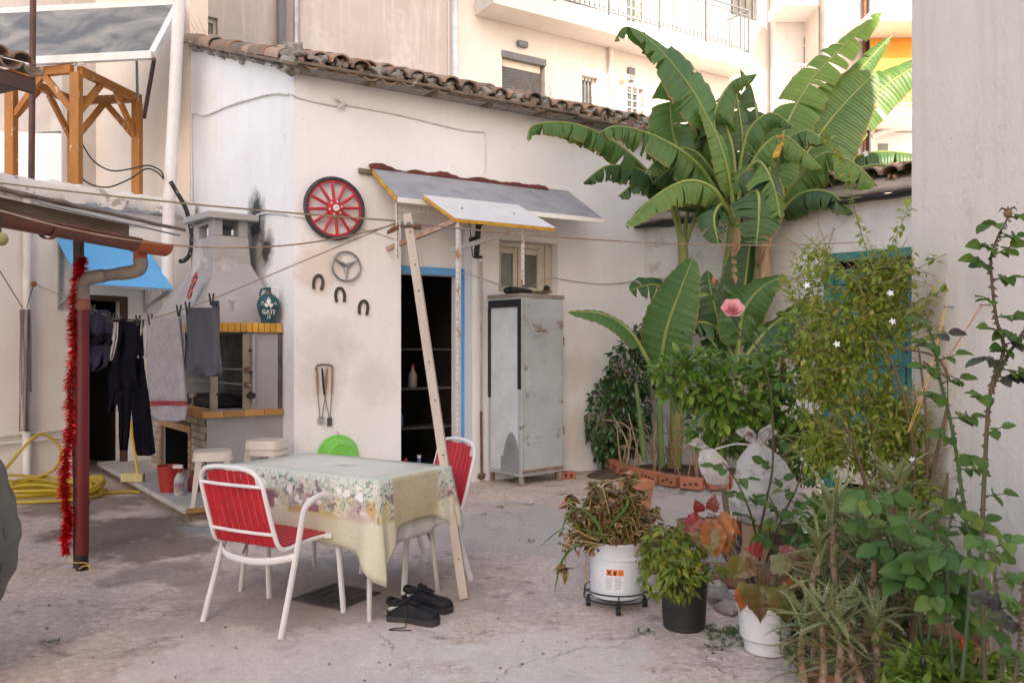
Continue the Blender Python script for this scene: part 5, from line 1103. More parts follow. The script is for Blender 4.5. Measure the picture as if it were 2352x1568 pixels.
# striped crochet strip on the left wall
hk2 = fL.w(*fL.px(61, 712, -.10)); cs_ = thing('crochet_strip', 'grey striped knitted strip hanging from a wire on the left wall', 'textile', hk2)
mKn = mat('striped_knit', (.56, .48, .50), (.22, .16, .18), rough=1.0, spec=.02, scale=3, scl=(30, 30, .3), bmp=.8, bscale=90, lo=.45, hi=.55)
def kn_(l0, r0, y0, y1, l1, r1, sd_, off): return MB().grid(lambda u, v: fL.w(*fL.px((l0+(l1-l0)*v)*(1-u)+(r0+(r1-r0)*v)*u, y0+(y1-y0)*v+(3*noise.noise(V((u*6, sd_, 0))) if v == 1 else 0), -.10-off-.02*math.sin(u*7+sd_+v*2))) - hk2, 8, 20)
part(kn_(52, 71, 710, 900, 49, 72, 1, .0), 'front', mKn, cs_, smooth=180, solid=.006); part(kn_(46, 66, 710, 990, 44, 69, 3, .05), 'back', mKn, cs_, smooth=180, solid=.006)
part(MB().tube([V((0, 0, .02)), fL.w(*fL.px(77, 655, -.12))-hk2], .004, 5), 'cord', mBlack, cs_); part(MB().tube([V((-.04, 0, .02)), at(-20, 590, 8.0)-hk2], .005, 5), 'cord', mBlack, cs_)
# ---------------------------------------------------------------- shed canopy, gutter, red pipe, tinsel (left foreground)
GE = at(378, 560, 5.5); gd = V((.315, .95, 0)).normalized(); gL = V((-gd.y, gd.x, 0))     # gutter direction and the side the roof rises to
GS = GE-gd*3.2
sc_ = thing('shed_canopy', 'lean-to canopy edge with timber fascia and brown rain gutter', 'canopy', (GE.x, GE.y, 0))
o3 = V((GE.x, GE.y, 0)); mGut = mat('brown_pvc', (.17, .065, .05), (.14, .055, .042), rough=.4, bmp=.05); mFas = mat('fascia_wood', (.24, .165, .12), (.33, .27, .22), rough=.85, scl=(1, 1, 4), bmp=.5)
def half(a, b, r, m, nm, par, seg=10):
    mb = MB(); P = []
    for q in (a, b):
        for rr in (r, r-.006):
            for k in range(seg+1): an_2 = PI+PI*k/seg; P.append(q-o3+gL*(-rr*math.cos(an_2))+V((0, 0, rr*math.sin(an_2))))
    m_ = seg+1; fs = [(k, k+1, 2*m_+k+1, 2*m_+k) for k in range(seg)]+[(m_+k+1, m_+k, 3*m_+k, 3*m_+k+1) for k in range(seg)]+[(k+1, k, m_+k, m_+k+1) for k in range(seg)]+[(2*m_+k, 2*m_+k+1, 3*m_+k+1, 3*m_+k) for k in range(seg)]
    return part(mb.add(P, fs), nm, m, par)
gz0 = GE.z-.01; g0, g1 = V((GE.x, GE.y, gz0)), V((GS.x, GS.y, gz0+.06))
gu = half(g1, g0-gd*.28, .07, mGut, 'gutter', sc_)
part(MB().tube([g1-o3+gL*-.07, g0-gd*.28-o3+gL*-.07], .009, 6), 'gutter_lip', mGut, gu)
half(g0-gd*.275, g0, .075, mat('orange_pvc', (.42, .10, .04), (.36, .085, .035), rough=.45), 'gutter_outlet', sc_)
for k in (.9, 1.7): half(g0-gd*k-gd*.03, g0-gd*k, .077, mGut, 'gutter_clip', sc_)
fz = gz0+.05
part(MB().beam(g1-o3+gL*.1+V((0, 0, .05)), g0-gd*.22-o3+gL*.1+V((0, 0, .05)), .025, .12), 'fascia', mFas, sc_, bev=.004)
mb = MB(); ro = gL*2.4+V((0, 0, .55)); ed = -gL*.06
def rfn(u, v):
    a = g0+gd*.14*(1)-o3+ed+V((0, 0, .115)); b = g1-o3+ed+V((0, 0, .115)); p_ = b.lerp(a, u)+ro*v; return p_+V((0, 0, .012*noise.noise(p_*9)))+gL*(.02*noise.noise(p_*14) if v == 0 else 0)
mb.grid(rfn, 60, 10); part(mb, 'roofing', mat('old_felt', (.16, .12, .10), (.25, .21, .18), rough=.95, bmp=1.0, bscale=30), sc_, smooth=180, solid=.02)
part(MB().beam(g0+gd*.12-o3+gL*.0+V((0, 0, .085)), g0+gd*.12-o3+gL*1.2+V((0, 0, .085+.275)), .06, .01), 'tin_edge', mat('tin_blue', (.2, .24, .3), rough=.4, metal=.4), sc_)
pp_ = gnd(180, 1308); pz = at(180, 555, pp_.y).z
part(MB().box(V((pp_.x-.03, pp_.y+.06, pz/2+.01))-o3, (.05, .05, pz+.12)), 'steel_post', mat('post_dark', (.045, .03, .028), (.09, .05, .04), rough=.6), sc_, bev=.004)
# downpipe
mRP2 = mat('oxblood_pvc', (.14, .012, .014), (.12, .010, .012), rough=.42, bmp=.03); mGP = mat('grey_pvc', (.19, .175, .16), (.30, .24, .2), rough=.6, scale=8)
dn = thing('downpipe', 'oxblood red downpipe with grey elbows fed by the orange gutter outlet', 'drainpipe', (pp_.x, pp_.y, 0)); od = V((pp_.x, pp_.y, 0))
A1 = V((pp_.x+.025, pp_.y, 0)); zt1 = at(198, 640, pp_.y).z; E1 = at(322, 622, GE.y-.12); gb = V((E1.x, E1.y, gz0-.06))
part(MB().tube([A1-od+V((0, 0, .0)), A1-od+V((0, 0, .115))], .036, 14), 'black_foot', mBlack, dn); part(MB().tube([A1-od+V((0, 0, .1)), A1-od+V((0, 0, zt1-.16))], .041, 16), 'pipe', mRP2, dn)
for z in (.42,): part(MB().tube([A1-od+V((0, 0, z)), A1-od+V((0, 0, z+.018))], .046, 16), 'joint_ring', mRP2, dn)
part(MB().tube([A1-od+V((0, 0, zt1-.20)), A1-od+V((0, 0, zt1-.13))], .046, 16), 'orange_sleeve', mat('rust_sleeve', (.30, .12, .07)), dn)
h0 = V((A1.x, A1.y, zt1)); h1 = V((E1.x, E1.y, E1.z)); dd = (h1-h0).normalized()
part(MB().tube(smoothpts([A1-od+V((0, 0, zt1-.14)), A1-od+V((0, 0, zt1-.05)), h0-od+V((.015, 0, -.012)), h0-od+dd*.06, h0-od+dd*.13], 4), .044, 14), 'elbow', mGP, dn)
part(MB().tube([h0-od+dd*.11, h1-od-dd*.11], .038, 14), 'cross_pipe', mat('weathered_pvc', (.26, .21, .175), (.17, .155, .15), scale=9), dn)
part(MB().tube(smoothpts([h1-od-dd*.13, h1-od-dd*.05, h1-od+V((0, 0, .02)), h1-od+V((0, 0, .08))], 4), .044, 14), 'elbow', mGP, dn)
part(MB().tube([h1-od+V((0, 0, .06)), gb-od+V((0, 0, .03))], .043, 14), 'orange_outlet', mat('orange_pvc2', (.50, .085, .03), (.42, .07, .025), rough=.45), dn)
part(MB().tube(smoothpts([V((-.06, -.03, .09)), V((0, -.05, .06)), V((.07, -.03, .05)), V((.1, -.04, .0)), V((.12, -.04, .02)), V((.07, -.05, .04)), V((.03, -.05, .02))], 4), .003, 4), 'yellow_tie', mat('yellow_string', (.75, .45, .08)), dn)
# tinsel
ti = thing('tinsel_garland', 'shiny red tinsel garland wound down the dark post', 'garland', (pp_.x-.075, pp_.y-.01, 0)); mTin = mat('red_tinsel', (.75, .016, .02), (.5, .01, .012), rough=.25, metal=.7, isl=.5, bmp=0)
random.seed(3); mb = MB(); o4 = V((pp_.x-.075, pp_.y-.01, 0)); zt2, zb2 = at(165, 592, pp_.y).z, at(165, 1270, pp_.y).z
tpts = smoothpts([at(x, y, pp_.y-.03)-o4 for x, y in ((190, 592), (178, 640), (168, 720), (170, 800), (160, 900), (163, 980), (150, 1060), (148, 1130), (158, 1190), (150, 1230), (152, 1270))], 8)
for i in range(6000):
    f = rnd(0, 1)*(len(tpts)-1.001); k = int(f); c_ = tpts[k].lerp(tpts[k+1], f-k); d = rv(1).normalized(); d.z *= .5; e = rv(1).normalized()*.0028; r_ = rnd(.035, .075)*(.85+.5*noise.noise(V((f*.35, 2, 0))))*(1.0 if k < len(tpts)-8 else .7)
    s0 = c_+d*.004; s1 = c_+d*r_*.6+V((0, 0, -.004)); s2 = c_+d*r_+V((0, 0, -.012)); mb.add([s0-e, s0+e, s1+e, s1-e, s2], [(0, 1, 2, 3), (3, 2, 4)])
part(mb, 'strands', mTin, ti, smooth=0, kind='stuff'); part(MB().tube(tpts, .008, 6), 'core', mat('tinsel_core', (.12, .01, .01)), ti)
# greenish globe lamp at the canopy edge
q = at(2, 549, 4.1); gl_ = thing('glass_lamp', 'small yellowish green globe hanging under the gutter', 'lamp', q); part(MB().ball((0, 0, 0), .034, 14, 10), 'globe', mat('olive_glass', (.28, .27, .12), rough=.2), gl_); part(MB().tube([V((0, 0, .03)), V((0, 0, .12))], .004, 5), 'cord', mBlack, gl_)
# creased nylon cover at the frame edge
nc = thing('nylon_cover', 'creased grey green nylon cover bulging beside the yellow hose', 'cover', (-2.535, 3.35, 0))
mNy = mat('olive_nylon', (.105, .115, .095), (.085, .094, .08), rough=.42, spec=.5, bmp=.1)
def nyl(u, v):
    a = 2*PI*u; pr = [(.16, 0), (.26, .12), (.36, .30), (.445, .48), (.46, .62), (.44, .78), (.40, .92), (.34, 1.04), (.22, 1.10), (.02, 1.12)]; f = v*(len(pr)-1); i = min(int(f), len(pr)-2); k = f-i; r_, z = [pr[i][j]*(1-k)+pr[i+1][j]*k for j in (0, 1)]
    cr_ = .009*math.sin(z*46-abs(math.sin(a*1.5))*7+math.sin(a*2)*2.6+3*noise.noise(V((math.cos(a)*1.5, math.sin(a)*1.5, z*2))))*(.4+.6*abs(noise.noise(V((a, z*2, 3)))))+.02*noise.noise(V((math.cos(a)*3, math.sin(a)*3, z*4)))
    return V(((r_+cr_)*math.cos(a), (r_+cr_)*math.sin(a)*.9, z))
part(MB().grid(nyl, 72, 90), 'fabric', mNy, nc, smooth=180)
# hose
random.seed(21); hc = gnd(92, 1140); ho = thing('garden_hose', 'loose coils of yellow garden hose on the ground by the left wall', 'hose', hc)
pts = []; 
for i in range(92):
    a = i*.46; r_ = .46+.16*math.sin(i*.23)+rnd(-.03, .03); pts.append(V((.07*math.sin(i*.11)+r_*1.15*math.cos(a), .06*math.cos(i*.17)+r_*.72*math.sin(a), .018+.010*i*.25*abs(math.sin(i*.7))*.35+.012*(i//14))))
pts = [V((.9, .15, .016)), V((.75, .2, .016))]+pts+[V((-.45, .1, .2)), V((-.30, .25, .45)), V((-.22, .42, .56)), V((-.08, .5, .40)), V((-.10, .42, .2)), V((-.3, .3, .1))]
part(MB().tube(smoothpts(pts, 4), .0145, 8), 'tube', mat('yellow_hose', (.50, .36, .03), (.42, .29, .025), rough=.45, bmp=.03), ho)

# ---------------------------------------------------------------- blue awning over the left door
t0_, t1_ = .55, 1.58; ba_ = thing('blue_awning', 'sky blue sheet awning over the dark left doorway', 'awning', fL.loc3(), fL.a)
za, zb_ = fL.px(135, 548).z, fL.px(195, 652, -.55).z
mb = MB(); mb.add([(t0_, -.006, za), (t1_, -.006, za), (t1_, -.55, zb_), (t0_, -.55, zb_)], [(0, 3, 2, 1)]); part(mb, 'sheet', mat('sky_blue_sheet', (.10, .42, .80), (.09, .40, .77), rough=.5, bmp=.02, var=.03), ba_, smooth=0, solid=.008)
for x in (t0_+.03, t1_-.03):
    part(MB().beam((x, -.53, zb_-.02), (x, -.01, zb_-.20), .02, .035), 'strut', mSteel, ba_); part(MB().beam((x, -.02, za-.05), (x, -.02, zb_-.25), .03, .03), 'wall_rail', mSteel, ba_)
part(MB().beam((t0_, -.54, zb_-.012), (t1_, -.54, zb_-.012), .03, .02), 'front_bar', mSteel, ba_)
# big white drain pipe in the corner
dp = thing('white_drainpipe', 'tall white drainpipe with chipped paint beside the black cable', 'drainpipe', (at(385, 900, 9.5).x, 9.5, 0))
bx_ = V((at(385, 900, 9.5).x, 9.5, 0)); mDP = mat('chipped_white', (.74, .72, .72), (.68, .66, .66), rough=.5, stain=(.12, .11, .11), sscale=5, slo=.70, shi=.72)
part(MB().tube([V((0, 0, 0)), at(385, 545, 9.5)-bx_, at(412, 0, 9.5)-bx_, at(416, -120, 9.5)-bx_], .068, 16), 'pipe', mDP, dp); part(MB().tube([at(388, 462, 9.5)-bx_, at(388, 457, 9.5)-bx_], .074, 16), 'collar', mDP, dp)
bc = thing('black_cable', 'thick black cable hanging from the parapet corner beside the chimney', 'cable', at(405, 440, 9.3)); o5 = at(405, 440, 9.3)
part(MB().tube(smoothpts([at(x, y, 9.3)-o5 for x, y in ((392, 418), (408, 445), (425, 475), (434, 505), (440, 540), (437, 580), (425, 597), (412, 600))], 5), [.026]*36, 8), 'cable', mat('ragged_black', (.02, .02, .022), (.30, .29, .29), rough=.8, lo=.62, hi=.66, scale=18), bc)

# ---------------------------------------------------------------- terrace: pergola, glass canopy, post, eave corner
mPer = mat('orange_timber', (.42, .17, .035), (.34, .125, .025), rough=.5, scl=(1, 1, .5), stain=(.62, .50, .38), sscale=9, slo=.60, shi=.66, bmp=.2)
pe = thing('pergola', 'orange stained timber pergola frame on the white terrace', 'pergola', (at(175, 425, 9.3).x, 9.3, 3.05)); o6 = V((at(175, 425, 9.3).x, 9.3, 3.05)); ZB = 4.54
P1, P4, P0_, P3 = [V((at(x, 300, y).x, y, ZB)) for x, y in ((175, 9.3), (168, 10.5), (26, 9.5), (315, 10.4))]
s_ = .105
for p_ in (P1, P4, P0_, P3): part(MB().bb(V((p_.x-s_/2, p_.y-s_/2, 3.051))-o6, V((p_.x+s_/2, p_.y+s_/2, ZB-.001))-o6), 'post', mPer, pe, bev=.006)
for a, b in ((P0_, P1), (P1, P3), (P0_, P4), (P4, P3)):
    e = (b-a).normalized()*.05; part(MB().beam(a-o6+V((0, 0, .05))-e*(1 if a is P0_ else -1.1), b-o6+V((0, 0, .05))+e*(1 if b is P3 else -1.1), .07, .1), 'beam', mPer, pe, bev=.006)
    L2 = (b-a).length; u_ = (b-a).normalized()
    for q, s2 in ((a, 1), (b, -1)): part(MB().beam(q-o6+u_*s2*.05+V((0, 0, -.42)), q-o6+u_*s2*.42+V((0, 0, .0)), .05, .07), 'brace', mPer, pe, bev=.005)
cb = thing('terrace_cables', 'thin dark cables looping from the pergola post to the white drainpipe', 'cable', at(185, 330, 9.35)); o7 = at(185, 330, 9.35)
for pp2 in (((188, 330), (215, 370), (255, 392), (300, 388), (340, 380), (368, 392), (376, 408)), ((188, 410), (210, 424), (250, 430), (300, 410), (335, 388), (360, 395), (376, 412))):
    part(MB().tube(smoothpts([at(x, y, 9.36+.002*i)-o7 for i, (x, y) in enumerate(pp2)], 5), .009, 6), 'cable', mBlack, cb)
gc = thing('glass_canopy', 'tilted smoky sheet canopy in white metal frame above the pergola', 'canopy', (at(345, 128, 9.3).x, 9.3, at(345, 128, 9.3).z)); o8 = V((at(345, 128, 9.3).x, 9.3, at(345, 128, 9.3).z))
c0, c1, c2, c3 = at(-60, 148, 9.3)-o8, at(350, 127, 9.3)-o8, at(412, 8, 10.4)-o8, at(-60, 32, 10.4)-o8
mSm, t, b, vec = base('smoky_sheet'); cc = mixc(t, ramp(t, noi(t, vec, 1.6, 6, .6, .8), .4, .62), (.115, .12, .12), (.30, .28, .25)); t.links.new(cc, b.inputs['Base Color']); b.inputs['Roughness'].default_value = .5; b.inputs['Specular IOR Level'].default_value = .4
mb = MB(); mb.add([c0, c1, c2, c3], [(0, 1, 2, 3)]); part(mb, 'sheet', mSm, gc, smooth=0, solid=.01)
nf = (c1-c0).cross(c3-c0).normalized()*.0
for a, b in ((c0, c1), (c1, c2), (c3, c2)): part(MB().beam(a, b, .07, .09), 'frame_bar', mWhiteP, gc, bev=.005)
part(MB().beam(c0.lerp(c1, .55)+V((0, .02, -.05)), P1-o8+V((.0, 0, .11)), .03, .03), 'bracket', mWhiteP, gc); part(MB().beam(c0.lerp(c1, .62)+V((0, .02, -.05)), P1-o8+V((.02, 0, .11)), .03, .03), 'bracket', mWhiteP, gc)
part(MB().tube([c1+V((.02, 0, -.05)), at(331, 270, 10.2)-o8], .025, 8), 'stay', mat('brown_iron', (.06, .035, .03)), gc); part(MB().tube([at(314, 140, 10.3)-o8, at(316, 236, 10.36)-o8], .018, 6), 'upright', mSteel, gc)
tpz = thing('terrace_pole', 'thin rust brown pole rising from the white parapet', 'pole', (at(72, 410, 8.75).x, 8.75, 3.2)); o9 = V((at(72, 410, 8.75).x, 8.75, 3.2))
part(MB().tube([V((0, 0, -.02)), at(76, 0, 8.75)-o9, at(78, -140, 8.75)-o9], .032, 10), 'tube', mat('rust_brown_paint', (.11, .04, .03), (.07, .03, .025), rough=.5), tpz); part(MB().bb((-.06, -.06, -.0), (.06, .06, .02)), 'base_plate', mRust, tpz, bev=.004)
q = at(48, 178, 7.2); ev = thing('tiled_eave', 'dark weathered roof tile eave above the left terrace', 'roof', (q.x, q.y, q.z)); ev.rotation_euler = (0, 0, R(62))
part(MB().bb((-2.4, -.12, -.08), (.05, 1.6, -.01)), 'boarding', mat('dark_brown_wood', (.09, .035, .025), (.06, .03, .025)), ev, bev=.01); part(MB().bb((-2.4, -.16, -.16), (.02, -.121, -.03)), 'fascia', mat('dark_brown_wood', (.09, .035, .025)), ev, bev=.008)
for i in range(9):
    inst('tile', TM[i % 3], ev, M4((.0-i*.2, -.2, .06), Matrix.Rotation(.3, 3, 'X') @ Matrix.Rotation(PI+rnd(-.1, .1), 3, 'Y'))); inst('tile', TM[(i+1) % 3], ev, M4((-.1-i*.2, -.2, .08), Matrix.Rotation(.3, 3, 'X')))
part(MB().beam((-1.2, .6, -.08), (-1.2, .6, -3.0), .0, .0) if 0 else MB().bb((-2.3, .5, -5.0), (-2.1, .7, -.08)), 'support', mat('dark_brown_wood', (.09, .035, .025)), ev)

# ---------------------------------------------------------------- things in the dark doorway
random.seed(4)
sx0 = nl+.1
shf = thing('storage_shelf', 'metal shelf in the dark room seen through the blue doorway', 'shelf', fB.loc3(), fB.a)
for z in (.5, .95, 1.4): part(MB().bb((nl+.02, .9, z), (nr_+.3, 1.2, z+.02)), 'board', mat('shelf_grey', (.14, .13, .13)), shf)
for x in (nl+.04, nr_+.28): part(MB().bb((x-.015, .905, 0), (x+.015, .93, 1.9)), 'upright', mat('shelf_grey', (.14, .13, .13)), shf)
bcol = [((.5, .48, .46), 'white'), ((.35, .05, .05), 'dark red'), ((.08, .12, .3), 'blue'), ((.42, .4, .42), 'pale grey'), ((.12, .25, .4), 'light blue')]
for i, (x, y, z) in enumerate(((.12, .42, 0), (.26, .46, 0), (.40, .42, 0), (.2, .95, .52), (.45, .95, .52), (.62, .95, .97), (.3, .95, .97))):
    c_, nm = bcol[i % 5]; p_ = fB.w(nl+x, y+(.1 if z else 0), z+.001); place = ('on the floor just inside the doorway' if z == 0 else 'on the lower shelf in the dark room' if z < .9 else 'on the upper shelf in the dark room')
    b_ = thing('storage_bottle', f'{nm} plastic bottle {place}', 'bottle', p_, 0, 'bottles stored in the dark room'); mm = mat('bottle_'+nm.replace(' ', '_'), c_, rough=.4)
    h = rnd(.2, .3); part(MB().lathe([(.045, 0), (.05, .01), (.05, h*.6), (.02, h*.85), (.018, h)], 14, capt=True), 'body', mm, b_); part(MB().lathe([(.022, h), (.022, h+.03)], 10, capt=True), 'cap', mRP if i % 2 else mWhiteP, b_)
# ---------------------------------------------------------------- plants: helpers
SH = {'ov': (0, .72, 1, .86, .5, 0), 'lan': (0, .55, 1, .8, .42, 0), 'heart': (.35, 1, .95, .68, .34, 0), 'rose': (0, .78, 1, .96, .66, 0), 'nee': (.3, 1, 1, .9, .6, 0)}
def leaf_pts(L, W, sh='ov', fold=.25, curl=.2, wav=0.0):
    ws = SH[sh]; P = []; n = len(ws)-1
    for i, w_ in enumerate(ws):
        s = i/n; y = L*s; z = -curl*L*s*s; h = w_*W/2
        P += [V((-h, y, z+fold*h+wav*h*math.sin(i*2.2))), V((0, y, z)), V((h, y, z+fold*h-wav*h*math.sin(i*2.2)))]
    return P, [f for i in range(n) for f in ((i*3, i*3+1, i*3+4, i*3+3), (i*3+1, i*3+2, i*3+5, i*3+4))]
def add_leaf(mb, p, d, up, L, W, sh='ov', fold=.25, curl=.2, wav=0.0):
    P, fs = leaf_pts(L, W, sh, fold, curl, wav); m = frm(d, up); p = V(p); mb.add([m @ q+p for q in P], fs)
def ell(c, r):                                    # random point in an ellipsoid, biased to the shell
    d = rv(1)
    while d.length > 1 or d.length < .01: d = rv(1)
    d = d.normalized()*(d.length**.45); return V((c[0]+d.x*r[0], c[1]+d.y*r[1], c[2]+d.z*r[2])), d
def blob(vx, vy, Y, rx, ry, dep=.8): k = Y/F; return (tuple(at(vx, vy, Y)), (rx*k, min(rx, ry)*k*dep, ry*k))
def fill(mb, root, blobs, n, L, W, sh, droop=.35, fold=.25, curl=.25, out=.8, jit=.8, wav=0.0, stems=None, cl=1, spread=0.0):
    vol = [b[1][0]*b[1][2] for b in blobs]; tot = sum(vol)
    for b, v_ in zip(blobs, vol):
        for _ in range(int(n*v_/tot/cl)):
            p, d = ell(*b); p = p-root
            if spread and rnd(0, 1) < .3: p = p+V((d.x*b[1][0], 0, d.z*b[1][2]))*rnd(0, spread)
            if stems is not None and rnd(0, 1) < .12: stems.tube([p, p-d*.08+V((0, 0, -.1)), p-d*.16+V((0, 0, -.24))], [.0016, .0022, .003], 4, cap=False)
            for k in range(cl):
                dv = d*out+rv(jit)+V((0, 0, -droop)); s = rnd(.7, 1.15); q = p+(rv(L*.5) if cl > 1 else V())
                add_leaf(mb, q, dv, V((0, -.25, 1))+rv(.5), L*s, W*s, sh, fold, curl, wav)
def stemtube(mb, pts, r0, r1, n=5, seg=7): q = smoothpts(pts, n); k = len(q)-1; mb.tube(q, [r0+(r1-r0)*i/k for i in range(k+1)], seg)
mSt1 = mat('twig_brown', (.16, .10, .06), (.11, .07, .045), rough=.85); mStG = mat('stem_green', (.10, .16, .05), (.07, .12, .035), rough=.6); mSoil = mat('soil', (.085, .055, .038), (.13, .09, .065), rough=1, bmp=1.0, bscale=30, scale=14)

# ---------------------------------------------------------------- banana clump in a brick bed
bed = thing('planter_bed', 'low kerb of orange hollow bricks round the banana stems', 'planter', gnd(1560, 1110)); ob_ = gnd(1560, 1110)
mBr2 = mat('hollow_brick', (.42, .145, .075), (.33, .12, .07), rough=.85, obj=.2, bmp=.5, scale=8); path = smoothpts([gnd(x, y) for x, y in ((1392, 1078), (1425, 1098), (1470, 1113), (1530, 1127), (1590, 1136), (1650, 1136), (1700, 1128))], 8)
i = 0; acc = 0.0; L_ = .235
def walk(s):
    for a, b in zip(path, path[1:]):
        l_ = (b-a).length
        if s <= l_: return a.lerp(b, s/l_), (b-a).normalized()
        s -= l_
    return None
random.seed(9); s = .1
while walk(s) and s < 3.0:
    p_, d_ = walk(s); part(MB().box(p_-ob_+V((0, 0, .115)), (L_-.02, .10, .11), Matrix.Rotation(math.atan2(d_.y, d_.x)+rnd(-.05, .05), 3, 'Z') @ Matrix.Rotation(rnd(-.04, .04), 3, 'Y')), 'brick', mBr2, bed, bev=.006)
    for k in (-.05, .0, .05):
        q = p_-ob_+V((0, 0, .115))+d_*k*1.1+V((d_.y, -d_.x, 0))*.051; part(MB().box(q+V((0, 0, rnd(-.015, .015))), (.03, .006, .018), Matrix.Rotation(math.atan2(d_.y, d_.x), 3, 'Z')), 'hole', mBlack, bed)  # black blocks on the brick face stand in for shaded hollows
    s += L_+.012
mb = MB(); mb.grid(lambda u, v: (lambda q: (q[0]-ob_+V((q[1].y, -q[1].x, 0))*(.065-.15*v+.012*noise.noise(V((u*30, v*5, 0))))+V((0, 0, [0, .05, .06, .0][int(round(v*3))]+.008*noise.noise(V((u*40, v*3, 1)))))))(walk(min(.05+u*2.95, 2.99)) or walk(2.0)), 60, 3); part(mb, 'mortar_bed', mMort, bed)
mb = MB(); so = V((.35, .55, .06)); mb.ball((.1, .5, -.02), 1.0, 24, 10, (1.05, .55, .13), .2, 3); part(mb, 'soil', mSoil, bed, smooth=180)

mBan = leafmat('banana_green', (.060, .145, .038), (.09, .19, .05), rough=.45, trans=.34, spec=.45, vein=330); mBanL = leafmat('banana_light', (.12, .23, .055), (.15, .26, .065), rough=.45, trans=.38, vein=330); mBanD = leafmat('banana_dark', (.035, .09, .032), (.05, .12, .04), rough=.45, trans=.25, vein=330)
mRib = mat('banana_rib', (.22, .27, .08), (.17, .22, .06), rough=.45); mPs = mat('banana_stem', (.20, .24, .07), (.24, .19, .09), rough=.6, scale=5, scl=(4, 4, .5), stain=(.26, .15, .08), sscale=3, slo=.52, shi=.62, bmp=.3); mSheath = mat('dry_sheath', (.36, .24, .15), (.22, .14, .08), rough=.85, scl=(5, 5, .6), bmp=.5)
def banana_leaf(par, root, px, hw, n_=(0, -.5, .85), droop=.3, tear=.2, m=None, sd_=0, s0=.16, streak=False):
    random.seed(1000+sd_); pts = smoothpts([at(*p_)-root for p_ in px], 12)
    # even resample
    cum = [0]
    for a, b in zip(pts, pts[1:]): cum.append(cum[-1]+(b-a).length)
    N = 44; path_ = []
    for i in range(N+1):
        t = cum[-1]*i/N; k = max(j for j in range(len(cum)) if cum[j] <= t+1e-9); k = min(k, len(pts)-2); path_.append(pts[k].lerp(pts[k+1], (t-cum[k])/max(1e-6, cum[k+1]-cum[k])))
    hw *= 1.22; mb = MB(); mb.uv = []; i0 = int(N*s0); dn_ = V((0, 0, -1)); nrm = V(n_).normalized()
    for side in (-1, 1):
        i = i0
        while i < N:
            g = random.randint(1, 3) if rnd(0, 1) < tear*1.1 else random.randint(3, 9)
            if tear < .05: g = 60
            j = min(N, i+g); dd_ = droop+rnd(-.15, .15)+(rnd(-.15, .75) if tear > .3 else 0); torn = j < N and tear >= .05; adv = rnd(.05, .3); shr = rnd(.05, .22) if tear > .05 else 0
            rows = []
            for k in range(i, j+1):
                s = (k-i0)/(N-i0); T = (path_[min(k+1, N)]-path_[max(k-1, 0)]).normalized(); n2 = (nrm-T*nrm.dot(T)); n2 = n2.normalized() if n2.length > 1e-3 else T.orthogonal(); Lt = T.cross(n2)*side
                w_ = hw*max(0.03, math.sin(PI*min(1, s**.62*1.0))**.55 if s < .999 else .03)*(1+.10*noise.noise(V((k*.7, sd_, side)))+(.16*noise.noise(V((i*3.1, sd_, side+5))) if tear > .3 else 0))
                c_ = 0 if j == i else ((i+j)/2-k)/max(1, (j-i)/2); pull = T*(c_*shr*.5*hw)
                row = [path_[k]]; p_ = path_[k]
                for q, (f, da) in enumerate(((.3, -.15), (.65, .15), (1.0, .55))):
                    an_2 = dd_+da*(.5+droop); an_2 += .10*noise.noise(V((k*.35, q*2.0, sd_+side)))
                    dr2 = (Lt*math.cos(an_2)+(-n2*.5+dn_*.5).normalized()*math.sin(an_2)+T*adv*f).normalized(); seg_ = w_*(f-(0, .3, .65)[q]); p_ = p_+dr2*seg_; row.append(p_+pull*f+n2*.006*math.sin(k*2.1))
                rows.append(row)
            P = [p_ for r_ in rows for p_ in r_]; fs = [(a*4+b, a*4+b+1, a*4+5+b, a*4+4+b) if side > 0 else (a*4+b, a*4+4+b, a*4+5+b, a*4+b+1) for a in range(len(rows)-1) for b in range(3)]; mb.add(P, fs); mb.uv += [(kk/N, f_) for kk in range(i, j+1) for f_ in (0, .3, .65, 1.0)]; i = j
    lf = part(mb, 'leaf', m or mBan, par, smooth=180)
    rb_ = MB().tube(path_, [.024*(1-.86*i/N)+.002 for i in range(N+1)], 6); part(rb_, 'midrib', mRib, lf)
    if streak:
        q = [path_[int(N*f)] for f in (.62, .66)]; mb = MB(); mb.grid(lambda u, v: q[0].lerp(q[1], u)+V((-.03*v+.02*math.sin(v*5), -.02-.05*v, -.24*v+.01)), 2, 8); part(mb, 'dry_streak', mat('dry_yellow', (.5, .3, .03), (.15, .06, .02), scale=14), lf, smooth=180)
    return lf
def pseudo(par, root, px, r0, r1, m=None, nm='stem'): mb = MB(); stemtube(mb, [at(*p_)-root for p_ in px], r0, r1, 6, 12); return part(mb, nm, m or mPs, par)
def banana(label, base_px, Y, stems, leaves):
    r_ = V((at(base_px, 900, Y).x, Y, .05)); t = thing('banana_plant', label, 'banana plant', r_, 0, 'banana plants in the corner bed')
    for st in stems: pseudo(t, r_, *st)
    for k, lf in enumerate(leaves): banana_leaf(t, r_, lf[0], lf[1], sd_=base_px+k*7, **(lf[2] if len(lf) > 2 else {}))
    return t, r_
CAM = (.1, -.85, .35); UPL = (-.1, -.35, .93)
